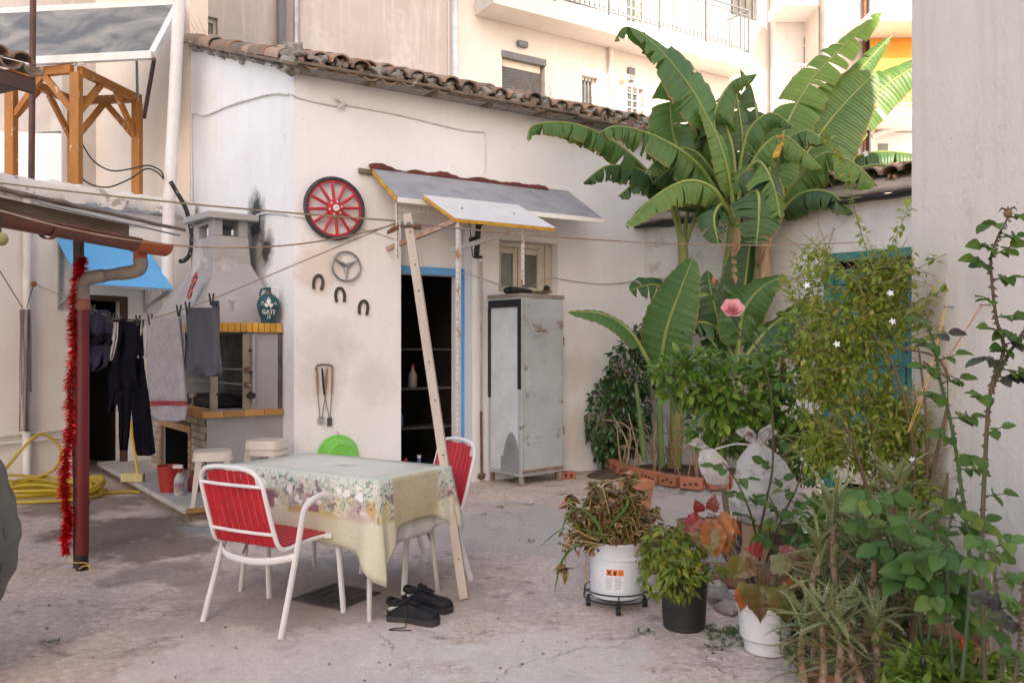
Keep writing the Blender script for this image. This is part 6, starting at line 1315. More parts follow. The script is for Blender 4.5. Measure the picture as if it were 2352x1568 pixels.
t1, r1_ = banana('tallest banana plant with torn arching leaves above the tiled eaves', 1640, 8.75,
    [([(1640, 1092, 8.75), (1655, 900, 8.75), (1665, 700, 8.72), (1682, 560, 8.68), (1690, 440, 8.6)], .105, .055)],
    [([(1690, 500, 8.65), (1680, 330, 8.75), (1610, 190, 8.8), (1520, 105, 8.6), (1440, 62, 8.4), (1412, 95, 8.3)], .24, dict(droop=.7, tear=.8, n_=UPL)),
     ([(1685, 450, 8.55), (1650, 330, 8.4), (1600, 225, 8.3), (1530, 130, 8.2), (1472, 75, 8.15)], .25, dict(droop=.12, tear=.2, n_=(.35, -.8, .35), s0=.4)),
     ([(1680, 470, 8.8), (1600, 420, 8.75), (1552, 330, 8.7), (1540, 240, 8.65), (1548, 165, 8.6)], .27, dict(droop=.1, tear=.1, n_=CAM, s0=.15, m=mBan)),
     ([(1672, 480, 8.5), (1600, 375, 8.4), (1510, 315, 8.3), (1420, 290, 8.2), (1378, 305, 8.1)], .25, dict(droop=.85, tear=.75, n_=UPL)),
     ([(1680, 520, 8.4), (1645, 440, 8.3), (1580, 415, 8.2), (1500, 455, 8.1), (1438, 522, 8.05)], .20, dict(droop=.5, tear=.35, n_=(-.2, -.6, .75), m=mBanL)),
     ([(1692, 490, 8.4), (1712, 400, 8.25), (1745, 372, 8.15), (1775, 425, 8.05), (1792, 500, 8.0)], .25, dict(droop=.45, tear=.5, n_=(.2, -.8, .5), m=mBanL)),
     ([(1690, 510, 8.5), (1730, 370, 8.4), (1790, 312, 8.3), (1845, 345, 8.2), (1888, 388, 8.15)], .22, dict(droop=.95, tear=.3, n_=UPL, streak=True, m=mBanL)),
     ([(1685, 470, 8.4), (1668, 380, 8.3), (1640, 300, 8.25), (1606, 238, 8.2)], .13, dict(droop=.2, tear=.05, n_=(.5, -.8, .2), m=mBanL, s0=.1)),
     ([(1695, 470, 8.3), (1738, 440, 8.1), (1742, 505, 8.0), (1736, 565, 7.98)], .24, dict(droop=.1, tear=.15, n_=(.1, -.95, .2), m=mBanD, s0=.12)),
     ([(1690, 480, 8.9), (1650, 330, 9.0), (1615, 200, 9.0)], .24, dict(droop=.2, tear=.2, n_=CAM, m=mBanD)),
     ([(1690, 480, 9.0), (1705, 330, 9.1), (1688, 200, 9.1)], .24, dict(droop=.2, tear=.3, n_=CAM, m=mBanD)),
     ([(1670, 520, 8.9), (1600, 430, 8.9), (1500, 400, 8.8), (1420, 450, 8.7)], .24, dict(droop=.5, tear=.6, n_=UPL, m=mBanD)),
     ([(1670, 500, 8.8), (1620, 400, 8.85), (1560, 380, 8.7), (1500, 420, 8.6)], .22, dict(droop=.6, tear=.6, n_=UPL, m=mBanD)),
     ([(1690, 470, 8.75), (1660, 360, 8.75), (1640, 270, 8.7), (1680, 190, 8.7), (1740, 170, 8.6)], .23, dict(droop=.7, tear=.6, n_=UPL, m=mBan)),
     ([(1690, 480, 8.7), (1700, 380, 8.7), (1720, 300, 8.65), (1770, 260, 8.6), (1820, 290, 8.5)], .22, dict(droop=.8, tear=.6, n_=UPL, m=mBan)),
     ([(1685, 500, 8.6), (1640, 400, 8.5), (1590, 345, 8.45), (1530, 350, 8.4), (1480, 400, 8.35)], .24, dict(droop=.7, tear=.7, n_=UPL, m=mBan)),
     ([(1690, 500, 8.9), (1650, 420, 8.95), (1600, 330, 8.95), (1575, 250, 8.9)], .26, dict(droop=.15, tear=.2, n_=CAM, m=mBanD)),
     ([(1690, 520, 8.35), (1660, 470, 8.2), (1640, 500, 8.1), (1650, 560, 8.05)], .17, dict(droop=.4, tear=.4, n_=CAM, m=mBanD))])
for k, (x, y) in enumerate(((1690, 555), (1682, 600), (1676, 650))):
    c_ = at(x, y, 8.68)-r1_; mb = MB(); mb.grid(lambda u, v: c_+V(((.075+.02*v)*math.cos(u*3.6*(1-.75*v)-3.0+k), (.075+.02*v)*math.sin(u*3.6*(1-.75*v)-3.0+k), .2-.42*v+.05*math.sin(u*9))), 10, 6); part(mb, 'dry_sheath', mSheath, t1, smooth=180, solid=.004)
t2, r2_ = banana('banana plant with broad upright leaves leaning toward the orange awning', 1745, 8.55,
    [([(1735, 1110, 8.45), (1738, 900, 8.5), (1742, 700, 8.55), (1755, 560, 8.6), (1765, 480, 8.65)], .105, .06)],
    [([(1755, 520, 8.75), (1790, 330, 8.9), (1860, 190, 9.0), (1950, 95, 9.0), (2028, 25, 8.9)], .25, dict(droop=.2, tear=.3, n_=(-.5, -.75, .3), m=mBanL, s0=.12)),
     ([(1765, 500, 8.8), (1840, 370, 8.9), (1920, 260, 8.95), (2012, 165, 8.95)], .40, dict(droop=.05, tear=.03, n_=(-.3, -.9, .15), s0=.12)),
     ([(1770, 500, 9.0), (1850, 330, 9.1), (1950, 190, 9.1), (2048, 82, 9.1)], .16, dict(droop=.4, tear=.08, n_=CAM, s0=.35, m=mBan)),
     ([(1790, 480, 9.2), (1920, 310, 9.3), (2030, 200, 9.3), (2160, 120, 9.2)], .24, dict(droop=.2, tear=.1, n_=CAM, s0=.35, m=mBan)),
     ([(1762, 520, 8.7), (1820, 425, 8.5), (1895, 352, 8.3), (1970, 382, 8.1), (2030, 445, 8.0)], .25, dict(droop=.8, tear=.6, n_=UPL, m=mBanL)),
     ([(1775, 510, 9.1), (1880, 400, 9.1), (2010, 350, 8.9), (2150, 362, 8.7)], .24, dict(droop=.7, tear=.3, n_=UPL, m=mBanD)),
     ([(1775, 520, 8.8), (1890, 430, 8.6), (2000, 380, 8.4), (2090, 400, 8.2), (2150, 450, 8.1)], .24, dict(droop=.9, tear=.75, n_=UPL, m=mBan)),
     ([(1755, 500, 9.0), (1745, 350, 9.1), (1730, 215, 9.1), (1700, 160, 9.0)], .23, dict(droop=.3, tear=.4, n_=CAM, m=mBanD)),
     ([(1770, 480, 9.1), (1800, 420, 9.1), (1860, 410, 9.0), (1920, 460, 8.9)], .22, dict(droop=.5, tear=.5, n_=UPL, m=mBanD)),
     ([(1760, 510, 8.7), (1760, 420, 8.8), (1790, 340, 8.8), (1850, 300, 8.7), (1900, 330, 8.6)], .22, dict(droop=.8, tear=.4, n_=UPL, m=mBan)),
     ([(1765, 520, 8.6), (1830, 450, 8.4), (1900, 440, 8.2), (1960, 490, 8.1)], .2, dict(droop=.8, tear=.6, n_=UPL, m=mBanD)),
     ([(1760, 500, 9.0), (1730, 400, 9.1), (1670, 330, 9.1), (1620, 330, 9.0)], .24, dict(droop=.6, tear=.5, n_=UPL, m=mBanD))])
for k, (x, y) in enumerate(((1755, 560), (1748, 620))):
    c_ = at(x, y, 8.58)-r2_; mb = MB(); mb.grid(lambda u, v: c_+V(((.085+.02*v)*math.cos(u*3.6*(1-.75*v)-3.0+k), (.085+.02*v)*math.sin(u*3.6*(1-.75*v)-3.0+k), .2-.42*v+.05*math.sin(u*9))), 10, 6); part(mb, 'dry_sheath', mSheath, t2, smooth=180, solid=.004)
t3, r3_ = banana('banana plant next to the grey facade corner with low fringed leaves', 1545, 9.0,
    [([(1548, 1075, 8.95), (1560, 850, 9.0), (1568, 680, 9.0), (1570, 600, 9.0), (1566, 545, 9.0)], .08, .05)],
    [([(1566, 570, 9.0), (1530, 450, 8.9), (1430, 340, 8.7), (1320, 285, 8.5), (1225, 288, 8.3), (1214, 325, 8.25)], .20, dict(droop=.9, tear=.85, n_=UPL, m=mBan, s0=.3)),
     ([(1566, 570, 9.0), (1550, 470, 8.95), (1490, 400, 8.8), (1400, 380, 8.6), (1340, 420, 8.5)], .20, dict(droop=.9, tear=.8, n_=UPL, m=mBanD, s0=.3)),
     ([(1568, 570, 9.0), (1580, 470, 9.1), (1570, 380, 9.1), (1520, 300, 9.0)], .22, dict(droop=.3, tear=.3, n_=CAM, m=mBanD, s0=.3)),
     ([(1570, 575, 9.0), (1605, 480, 9.0), (1650, 400, 9.0), (1690, 340, 8.9)], .20, dict(droop=.3, tear=.3, n_=CAM, m=mBanD, s0=.35))])
t4, r4_ = banana('young banana shoot with smooth broad leaves behind the ficus shrub', 1515, 8.5,
    [([(1520, 1070, 8.45), (1515, 950, 8.45), (1512, 850, 8.45)], .035, .028, mStG), ([(1480, 1060, 8.5), (1470, 960, 8.5), (1460, 880, 8.5)], .03, .02, mStG)],
    [([(1515, 860, 8.45), (1530, 760, 8.3), (1565, 660, 8.2), (1592, 592, 8.15)], .24, dict(droop=.15, tear=.03, n_=(-.45, -.85, .2), s0=.1, m=mBan)),
     ([(1500, 850, 8.5), (1450, 765, 8.4), (1385, 722, 8.3), (1305, 716, 8.25)], .13, dict(droop=.25, tear=.03, n_=(0, -.6, .8), s0=.25, m=mBan)),
     ([(1530, 850, 8.8), (1560, 720, 8.8), (1510, 655, 8.7), (1445, 668, 8.6)], .22, dict(droop=.3, tear=.1, n_=CAM, s0=.2, m=mBanD))])
t5, r5_ = banana('young banana shoot among the old stems behind the pink rose', 1680, 8.3,
    [([(1700, 1120, 8.2), (1697, 1000, 8.25), (1695, 800, 8.3)], .045, .03)],
    [([(1695, 820, 8.3), (1705, 720, 8.2), (1750, 660, 8.1), (1806, 632, 8.0)], .19, dict(droop=.3, tear=.03, n_=(.1, -.8, .6), s0=.12, m=mBan)),
     ([(1697, 840, 8.3), (1760, 760, 8.2), (1820, 715, 8.1), (1885, 688, 8.0)], .22, dict(droop=.4, tear=.05, n_=(.1, -.6, .8), s0=.15, m=mBanD)),
     ([(1690, 830, 8.4), (1650, 760, 8.4), (1610, 740, 8.3), (1560, 760, 8.2)], .22, dict(droop=.5, tear=.1, n_=UPL, s0=.15, m=mBanD)),
     ([(1695, 780, 8.6), (1712, 640, 8.6), (1728, 520, 8.6)], .22, dict(droop=.1, tear=.03, n_=CAM, s0=.15, m=mBanD)),
     ([(1690, 900, 8.4), (1640, 820, 8.3), (1590, 830, 8.2), (1545, 890, 8.1)], .22, dict(droop=.6, tear=.1, n_=UPL, s0=.15, m=mBanD)),
     ([(1690, 870, 8.5), (1640, 700, 8.5), (1625, 620, 8.5)], .2, dict(droop=.2, tear=.05, n_=CAM, s0=.2, m=mBanD))])
mb = MB(); random.seed(17); k0 = gnd(1600, 1105)
for i in range(26): p_ = V((rnd(-.6, .5), rnd(-.1, .5), .05)); mb.tube(smoothpts([p_, p_+V((rnd(-.1, .1), rnd(-.1, .1), rnd(.15, .5))), p_+V((rnd(-.3, .3), rnd(-.2, .2), rnd(.1, .7)))], 4), [.012, .011, .011, .01, .01, .009, .008, .007, .005], 5)
part(mb, 'dry_stalks', mSheath, bed, kind='stuff')

# ---------------------------------------------------------------- ficus shrub
random.seed(31); rF = gnd(1410, 1082); fi = thing('ficus_shrub', 'dense dark glossy ficus shrub beside the grey locker', 'shrub', rF); mFic = leafmat('ficus_leaf', (.018, .062, .018), (.04, .11, .03), (.10, .17, .04), rough=.25, trans=.15, spec=.55, pc=.85)
YF_ = rF.y-.05; mb, st_ = MB(), MB()
fill(mb, rF, [blob(1408, 960, YF_, 62, 105), blob(1450, 850, YF_, 58, 75), blob(1482, 785, YF_+.05, 36, 50), blob(1405, 1040, YF_, 42, 35), blob(1445, 960, YF_+.1, 50, 90)], 2300, .072, .042, 'ov', droop=.65, fold=.3, curl=.25, out=.55, jit=.6, stems=st_)
part(mb, 'foliage', mFic, fi, smooth=180, kind='stuff'); part(st_, 'twigs', mSt1, fi, kind='stuff'); mb = MB()
for x in (-.06, .03, .09): stemtube(mb, [V((x, 0, 0)), V((x*1.5, .02, .5)), V((x*2+.1, .0, 1.2))], .018, .006)
part(mb, 'trunk', mSt1, fi)

# ---------------------------------------------------------------- citrus bush
random.seed(37); rC = gnd(1755, 1288); ci = thing('citrus_bush', 'bright green citrus bush in front of the banana stems', 'shrub', rC); mCit = leafmat('citrus_leaf', (.065, .155, .025), (.15, .28, .04), (.26, .38, .06), rough=.36, trans=.3, pc=.78); YC = 5.5; mb, st_ = MB(), MB()
fill(mb, rC, [blob(1590, 868, YC, 88, 58), blob(1690, 905, YC, 105, 75), blob(1780, 860, YC+.1, 62, 62), blob(1850, 940, YC, 75, 75), blob(1740, 950, YC, 110, 40), blob(1660, 975, YC+.35, 85, 55), blob(1840, 1040, YC+.25, 70, 60), blob(1760, 1010, YC+.4, 80, 60), blob(1545, 850, YC-.1, 50, 30), blob(1840, 760, YC+.1, 45, 45), blob(1900, 830, YC, 60, 90)], 2400, .085, .042, 'ov', droop=.12, fold=.25, curl=.25, out=.7, jit=.65, stems=st_)
for vx, vy in ((1600, 800), (1640, 810), (1570, 815), (1660, 840), (1520, 840), (1700, 830)):
    for k in range(9): add_leaf(mb, at(vx+rnd(-14, 14), vy+rnd(-5, 24), YC-.2)-rC, V((rnd(-1, 1), rnd(-.6, .2), rnd(.0, 1.1))), V((0, -.3, 1)), .09, .038, 'lan', .3, .2)
part(mb, 'foliage', mCit, ci, smooth=180, kind='stuff'); part(st_, 'twigs', mStG, ci, kind='stuff'); mb = MB()
for pts in (((1755, 1288), (1765, 1180), (1780, 1080), (1770, 980), (1700, 900)), ((1768, 1150), (1800, 1050), (1850, 960)), ((1775, 1080), (1720, 1000), (1620, 880)), ((1770, 1000), (1790, 900), (1800, 820))): stemtube(mb, [at(x, y, 5.47)-rC for x, y in pts], .017, .006)
part(mb, 'trunk', mSt1, ci)

# ---------------------------------------------------------------- jasmine on the right
random.seed(41); rJ = V((1.92, 4.35, 0)); ja = thing('jasmine', 'tangled yellow green jasmine with tiny white flowers before the green door', 'climber', rJ); mJas = leafmat('jasmine_leaf', (.17, .25, .035), (.30, .37, .06), (.42, .36, .08), rough=.45, trans=.42, pc=.82); YJ = 4.35; mb, st_ = MB(), MB()
bl_ = [blob(1975, 740, YJ, 95, 85), blob(2010, 640, YJ, 65, 50), blob(1920, 870, YJ, 85, 75), blob(1985, 1000, YJ, 95, 75)]
for i in range(30):
    vx, vy = rnd(1850, 2125), rnd(590, 1230); k_ = abs(vx-2010-(vy-850)*.12)/170
    if k_ < 1: bl_.append(blob(vx, vy, YJ+rnd(-.1, .1), rnd(24, 52)*(1.15-k_*.4), rnd(26, 60)*(1.15-k_*.4)))
fill(mb, rJ, bl_, 5600, .044, .023, 'ov', droop=.15, fold=.2, curl=.25, out=.3, jit=.9, cl=1, stems=None, spread=.8)
for i in range(900):
    b_ = random.choice(bl_); p_, d = ell(b_[0], tuple(x*1.12 for x in b_[1])); p_ = p_-rJ; d2 = V((rnd(-1, 1), rnd(-.5, .3), rnd(-.3, 1))).normalized(); q = p_+d2*rnd(.08, .2); st_.tube([p_, p_.lerp(q, .5)+V((0, 0, .01)), q], [.0026, .002, .0013], 4, cap=False)
    for k in range(5): e = q+rv(.012); st_.tube([q-d2*.02*k, q-d2*.02*k+(d2+rv(.9)).normalized()*rnd(.02, .045)], [.0014, .0008], 3, cap=False)
shoots = [((2050, 700), (2000, 600), (1960, 470), (1945, 380), (1880, 300)), ((2000, 640), (2050, 560), (2085, 480)), ((2060, 640), (2140, 600), (2215, 560)), ((2080, 720), (2170, 660), (2220, 610)), ((1980, 660), (1890, 600), (1850, 660)), ((1900, 720), (1820, 680), (1800, 640)), ((2090, 800), (2180, 760), (2230, 790))]
for sh in shoots:
    pp2 = smoothpts([at(x, y, YJ-.1)-rJ for x, y in sh], 7); st_.tube(pp2, [.0035-.002*i/(len(pp2)-1) for i in range(len(pp2))], 5)
    for i, p_ in enumerate(pp2[2:]):
        if rnd(0, 1) < .8:
            for k in range(5): add_leaf(mb, p_+rv(.02), V((rnd(-1, 1), rnd(-.4, .2), rnd(-.3, .5))), V((0, -.4, 1)), rnd(.03, .055), .022, 'ov', .2, .3)
part(mb, 'foliage', mJas, ja, smooth=180, kind='stuff'); part(st_, 'twigs', mat('jasmine_twig', (.20, .24, .06), (.26, .18, .07)), ja, kind='stuff'); mb = MB()
for pts in (((2090, 1250), (2100, 1050), (2060, 860), (2000, 760)), ((2110, 1260), (2150, 1050), (2180, 900), (2150, 820), (2050, 800)), ((2080, 1240), (2020, 1080), (1990, 960)), ((2000, 1150), (1960, 1020), (1930, 960)), ((2120, 1250), (2130, 1000), (2110, 800)), ((2140, 1250), (2190, 1040), (2200, 900), (2120, 830))): stemtube(mb, [at(x, y, YJ-.12)-rJ for x, y in pts], .011, .005)
part(mb, 'stem', mSt1, ja)
mPet = mat('white_petal', (.82, .80, .80), rough=.6, bmp=0)
for vx, vy in ((1988, 353), (1853, 655), (2050, 738), (2045, 673), (1922, 790), (2095, 1055), (1905, 1155)):
    mb = MB(); c_ = at(vx, vy, YJ-.35)-rJ; d0_ = V((rnd(-.3, .3), -1, rnd(-.1, .4))).normalized(); m_ = frm(d0_)
    for k in range(5): a = 2*PI*k/5+rnd(-.1, .1); add_leaf(mb, c_, m_ @ V((math.cos(a), .25, math.sin(a))), m_ @ V((0, 1, 0)), .019, .010, 'ov', .1, .2)
    part(mb, 'flower', mPet, ja, smooth=180)
# ---------------------------------------------------------------- rose bushes
mRoL = leafmat('rose_leaf', (.045, .11, .02), (.095, .175, .03), (.19, .21, .04), rough=.45, trans=.25, spec=.4, pc=.85); mRoD = mat('rose_leaf_spotted', (.05, .07, .03), (.05, .02, .03), rough=.5, scale=30); mRoB = leafmat('rose_leaf_bluish', (.055, .135, .032), (.10, .19, .045), (.16, .23, .05), rough=.5, trans=.25, pc=.88)
def rleaf(m, nm, sh='rose'): P, fs = leaf_pts(1.0, .74, sh, .22, .16, .08); return MB().add(P, fs).mesh(nm, m, 180)
RL = [rleaf(mRoL, 'leaf'), rleaf(mRoB, 'leaf'), rleaf(mRoD, 'leaf')]
def rgrid(m, sd_):                                # serrated, cupped leaflet variants
    def fn(u, v):
        x = (u-.5)*2; w_ = .38*math.sin(PI*min(1, v**.8))**.75; e_ = abs(x)**4; return V((x*w_*(1+.08*e_*math.sin(v*60+sd_)), v, (.25+.12*sd_)*x*x*w_-(.10+.10*sd_)*v*v+.02*math.sin(v*24)*abs(x)+.03*e_*noise.noise(V((v*5, sd_, x)))))
    return MB().grid(fn, 6, 10).mesh('leaf', m, 180)
RV = [[rgrid(m, k*.9-.5) for k in range(3)] for m in (mRoL, mRoB, mRoD)]
mCane = mat('rose_cane', (.09, .085, .045), (.13, .075, .05), rough=.6); mCaneR = mat('rose_cane_green', (.07, .12, .045), (.09, .10, .05), rough=.6)
def thorns(mb, pts, r_):
    for p_ in pts[1:-1]:
        for _ in range(3): d = V((rnd(-1, 1), rnd(-1, .4), rnd(-.3, .3))).normalized(); mb.add([p_+d*r_*.7+V((0, 0, .006)), p_+d*r_*.7-V((0, 0, .006)), p_+d*r_*.7+V((.003, 0, 0)), p_+d*(r_+.009)-V((0, 0, .004))], [(0, 1, 3), (1, 2, 3), (2, 0, 3)])
def compound(par, p_, d, L, mi, n=5):
    d = V(d).normalized(); sd_ = d.cross(V((0, -.35, 1))); sd_ = sd_.normalized() if sd_.length > .05 else V((1, 0, 0)); up = V((rnd(-.4, .4), -.55, .8)); st_ = MB(); st_.tube([p_, p_+d*L*1.3], [.0028, .0016], 4, cap=False); part(st_, 'leaf_stalk', mCaneR, par)
    spots = [(1.25, d)]+[(.55+.42*(k//2), (sd_*(1 if k % 2 else -1)+d*.45)) for k in range(n-1)][:n-1]
    for f, dv in spots:
        dv = (dv.normalized()+rv(.22)+V((0, 0, -.22))); inst('leaf', random.choice(RV[mi]), par, M4(p_+d*L*f*.95, frm(dv, up+rv(.45)), L*rnd(.85, 1.2)*(1.12 if f > 1.2 else 1)))
random.seed(51)
def cane(mb, px, r0, r1, root): q = smoothpts([at(*p_)-root for p_ in px], 7); k = len(q)-1; mb.tube(q, [r0+(r1-r0)*i/k for i in range(k+1)], 7); return q
# tall rose against the right wall
rr = V((1.72, 2.75, 0)); ro_ = thing('tall_rose', 'tall thorny rose with one seed head against the pinkish wall', 'rose', rr)
for ii, (px, r0, r1, sides, mi, L) in enumerate((
    ([(2262, 1560, 2.75), (2255, 1300, 2.72), (2262, 1080, 2.7), (2275, 900, 2.68), (2305, 804, 2.65), (2288, 728, 2.62), (2276, 613, 2.6), (2284, 564, 2.6), (2315, 500, 2.6)], .0085, .003, (8, 62), 0, .046),
    ([(2275, 900, 2.68), (2311, 824, 2.66), (2352, 760, 2.64), (2400, 700, 2.64)], .006, .004, (5, 22), 0, .046),
    ([(2210, 1560, 2.85), (2228, 1300, 2.85), (2205, 1100, 2.85), (2182, 960, 2.85), (2158, 868, 2.85), (2148, 800, 2.85), (2125, 735, 2.85)], .0075, .004, (10, 44), 0, .05),
    ([(2300, 1560, 2.5), (2300, 1450, 2.5), (2285, 1330, 2.5), (2275, 1240, 2.5)], .006, .003, (4, 22), 1, .045),
    ([(2330, 1570, 2.4), (2340, 1480, 2.4), (2345, 1400, 2.38), (2352, 1330, 2.38)], .005, .003, (3, 20), 1, .045))):
    mb = MB(); q = cane(mb, px, r0, r1, rr); thorns(mb, q, r0*.8); part(mb, 'cane', mCane if ii != 2 else mCaneR, ro_)
    k = sides[0]; s_ = 1
    while k < min(sides[1], len(q)):
        if ii == 0 and 0 <= k < 6: pass
        d = V((s_*rnd(.6, 1), rnd(-.5, -.05), rnd(-.15, .45))); sp_ = 2 if (ii in (0, 1) and 20 < k < 32) or rnd(0, 1) < .06 else mi
        compound(ro_, q[k], d, L*rnd(.85, 1.15), sp_, random.choice((3, 5, 5))); s_ = -s_; k += random.choice((2, 3, 3) if ii < 3 else (2, 2, 3))
c_ = at(2315, 490, 2.6)-rr; part(MB().ball(c_, .013, 10, 8, (1, 1, 1.1)), 'seed_head', mat('rosehip', (.18, .13, .05), (.28, .07, .04), scale=20), ro_); mb = MB()
for k in range(6): a = 2*PI*k/6; mb.tube([c_+V((0, 0, .01)), c_+V((.02*math.cos(a), .02*math.sin(a), .018)), c_+V((.03*math.cos(a), .03*math.sin(a), .006))], [.003, .002, .0006], 4)
part(mb, 'sepals', mSt1, ro_)
# leafy rose in the middle of the aloe
rm = V((1.35, 3.05, 0)); mr = thing('leafy_rose', 'broad leaved bluish green rose shoots rising from the aloe clump', 'rose', rm)
for px, n_l in (([(2060, 1480, 3.3), (2040, 1300, 3.3), (2010, 1180, 3.3), (1990, 1120, 3.3)], 7), ([(2120, 1480, 3.05), (2095, 1330, 3.05), (2050, 1230, 3.05), (2025, 1120, 3.05)], 8), ([(2130, 1480, 3.0), (2150, 1350, 2.98), (2130, 1280, 2.95), (2120, 1230, 2.95)], 6), ([(2160, 1480, 2.95), (2175, 1380, 2.95), (2165, 1320, 2.92)], 4), ([(2190, 1560, 2.9), (2180, 1400, 2.9), (2175, 1250, 2.9), (2200, 1120, 2.9)], 6)):
    mb = MB(); q = cane(mb, px, .006, .003, rm); thorns(mb, q, .005); part(mb, 'cane', mCaneR, mr)
    for k in range(n_l): compound(mr, q[int(len(q)*(.3+.68*k/n_l))], V(((-1)**k*rnd(.5, 1), rnd(-.6, 0), rnd(-.3, .4))), rnd(.06, .085), 1, random.choice((3, 5)))
# pink rose
rp = gnd(1730, 1292); pr = thing('pink_rose', 'rose bush bearing one open pink flower on a long stem', 'rose', rp); YP = 4.9
for px, ks in (([(1730, 1285, 5.2), (1760, 1150, 5.0), (1775, 1060, 4.95), (1770, 900, 4.9), (1740, 800, 4.9), (1700, 760, 4.9), (1682, 722, 4.88)], (10, 13, 16, 19, 22, 25, 28, 31, 34, 36)), ([(1745, 1285, 5.1), (1730, 1200, 4.9), (1700, 1120, 4.85), (1660, 1060, 4.85)], (5, 8, 11, 13, 16, 18)), ([(1760, 1290, 5.0), (1800, 1180, 4.9), (1830, 1120, 4.85), (1850, 1040, 4.8)], (4, 7, 10, 13, 16)), ([(1770, 1290, 4.9), (1775, 1230, 4.8), (1785, 1180, 4.75), (1760, 1130, 4.75)], (3, 6, 9, 12, 15, 17)), ([(1700, 760, 4.9), (1660, 690, 4.95), (1640, 650, 4.95)], (4, 8, 11))):
    mb = MB(); q = cane(mb, px, .008, .0035, rp); part(mb, 'cane', mCane, pr)
    for j, k in enumerate(ks):
        if k < len(q): compound(pr, q[k], V(((-1)**j*rnd(.5, 1), rnd(-.5, .1), rnd(-.2, .4))), rnd(.055, .075), 0, random.choice((3, 5)))
c_ = at(1682, 714, YP-.05)-rp; ax = frm(V((-.12, -.8, .55))); mPk2 = mat('pink_petal', (.78, .36, .38), (.80, .46, .46), rough=.6, bmp=.1, obj=.08)
for ring, (n_, L, tilt) in enumerate(((6, .078, .22), (6, .068, .5), (5, .055, .85), (4, .04, 1.25))):
    for k in range(n_):
        a = 2*PI*k/n_+ring*.5; mb = MB(); P, fs = leaf_pts(L, L*1.05, 'rose', .25, -.25, .15); P = [V((p_.x, p_.y, p_.z)) for p_ in P]; d = ax @ V((math.cos(a)*math.cos(tilt), math.sin(tilt), math.sin(a)*math.cos(tilt))); u_ = ax @ V((0, 1, 0)); m_ = frm(d, u_); part(mb.add([m_ @ p_+c_ for p_ in P], fs), 'petal', mPk2, pr, smooth=180)
part(MB().ball(at(1639, 645, 4.95)-rp, .016, 8, 6, (.8, .8, 1.5)), 'bud', mat('rose_bud', (.45, .12, .08)), pr)
# small white roses
rw = V((1.75, 4.3, 0)); wr_ = thing('white_rose', 'low rose with small creamy white blooms beside the plastic bag', 'rose', rw); mWp = mat('cream_petal', (.80, .76, .66), rough=.6, bmp=0)
mb = MB()
for vx, vy in ((1880, 1107), (1876, 1130), (1848, 1214), (1905, 1158), (1898, 1162), (2018, 1157)):
    c_ = at(vx, vy, 4.25)-rw; mb.tube(smoothpts([V((rnd(-.1, .1), .1, 0)), V((c_.x*.6, .1, c_.z*.6)), c_], 4), .0025, 4); fl2 = MB()
    for k in range(11): a = k*2.4; t_ = .1+k*.1; d = V((math.cos(a)*math.cos(t_), -.55*math.sin(t_)-.15, math.sin(a)*math.cos(t_)*.9+.35*math.sin(t_))); add_leaf(fl2, c_, d, V((0, -.7, .7)), .027-.001*k, .026, 'rose', .3, -.2)
    part(fl2, 'flower', mWp, wr_, smooth=180)
part(mb, 'stem', mStG, wr_, kind='stuff'); mb = MB(); fill(mb, rw, [blob(1885, 1190, 4.3, 45, 60), blob(1900, 1260, 4.2, 50, 50), blob(1850, 1250, 4.3, 25, 40)], 240, .05, .032, 'ov', .1); part(mb, 'foliage', leafmat('fresh_leaf', (.06, .16, .03), (.10, .22, .035), rough=.4), wr_, smooth=180, kind='stuff')

# ---------------------------------------------------------------- bucket with coleus on a wire stand
random.seed(61); q = gnd(1415, 1384, .0); cb_ = V((q.x, 4.52, 0)); cb_.x = (1416-CX)/F*4.52; R0 = .146
ws = thing('wire_plant_stand', 'black wire plant stand on castors under the white bucket', 'plant stand', cb_); mWi = mat('black_wire', (.014, .014, .015), rough=.45)
for r_, z in ((.18, .062), (.175, .105), (.12, .062)): part(MB().tube(arc((0, 0, z), r_, 0, 2*PI*35/36, 35, 'xy'), .0042, 6, close=True), 'ring', mWi, ws)
for k in range(4):
    a = PI/4+k*PI/2-.85; c_ = V((math.cos(a)*.155, math.sin(a)*.155, 0)); part(MB().tube([V((-c_.x, -c_.y, .062)), V((c_.x, c_.y, .062))], .004, 6), 'bar', mWi, ws); part(MB().tube([c_+V((-.012, 0, .022)), c_+V((.012, 0, .022))], .022, 12), 'castor', mBlack, ws); part(MB().tube([V((math.cos(a)*.178, math.sin(a)*.178, .06)), V((math.cos(a)*.175, math.sin(a)*.175, .106))], .004, 5), 'upright', mWi, ws); part(MB().tube([c_+V((0, 0, .025)), c_+V((0, 0, .062))], .008, 6), 'castor_stem', mBlack, ws)
bu = thing('white_bucket', 'white metal paint bucket with orange hazard label used as planter', 'bucket', cb_+V((0, 0, .068))); mBu = mat('bucket_white', (.68, .68, .71), (.62, .62, .66), rough=.4, bmp=.03, var=.04, stain=(.3, .28, .28), sscale=9, slo=.70, shi=.74)
part(MB().lathe([(R0-.012, 0), (R0-.004, .006), (R0-.001, .02), (R0, .21), (R0+.006, .214), (R0+.006, .222), (R0, .226), (R0, .285), (R0+.004, .29), (R0+.004, .303), (R0-.004, .303), (R0-.006, .25), (0, .25)], 40), 'pail', mBu, bu)
fdb = math.atan2(-cb_.y, -cb_.x)-.10
def patch(x0, x1, z0, z1, m, nm, lift=.0008, par=bu, r_=R0): mb = MB(); n = 10; P = [V((x0+(x1-x0)*i/n, z, 0)) for z in (z0, z1) for i in range(n+1)]; mb.add(cylwrap(P, r_+lift, 0, fdb), [(i, i+1, i+n+2, i+n+1) for i in range(n)]); return part(mb, nm, m, par, smooth=0)
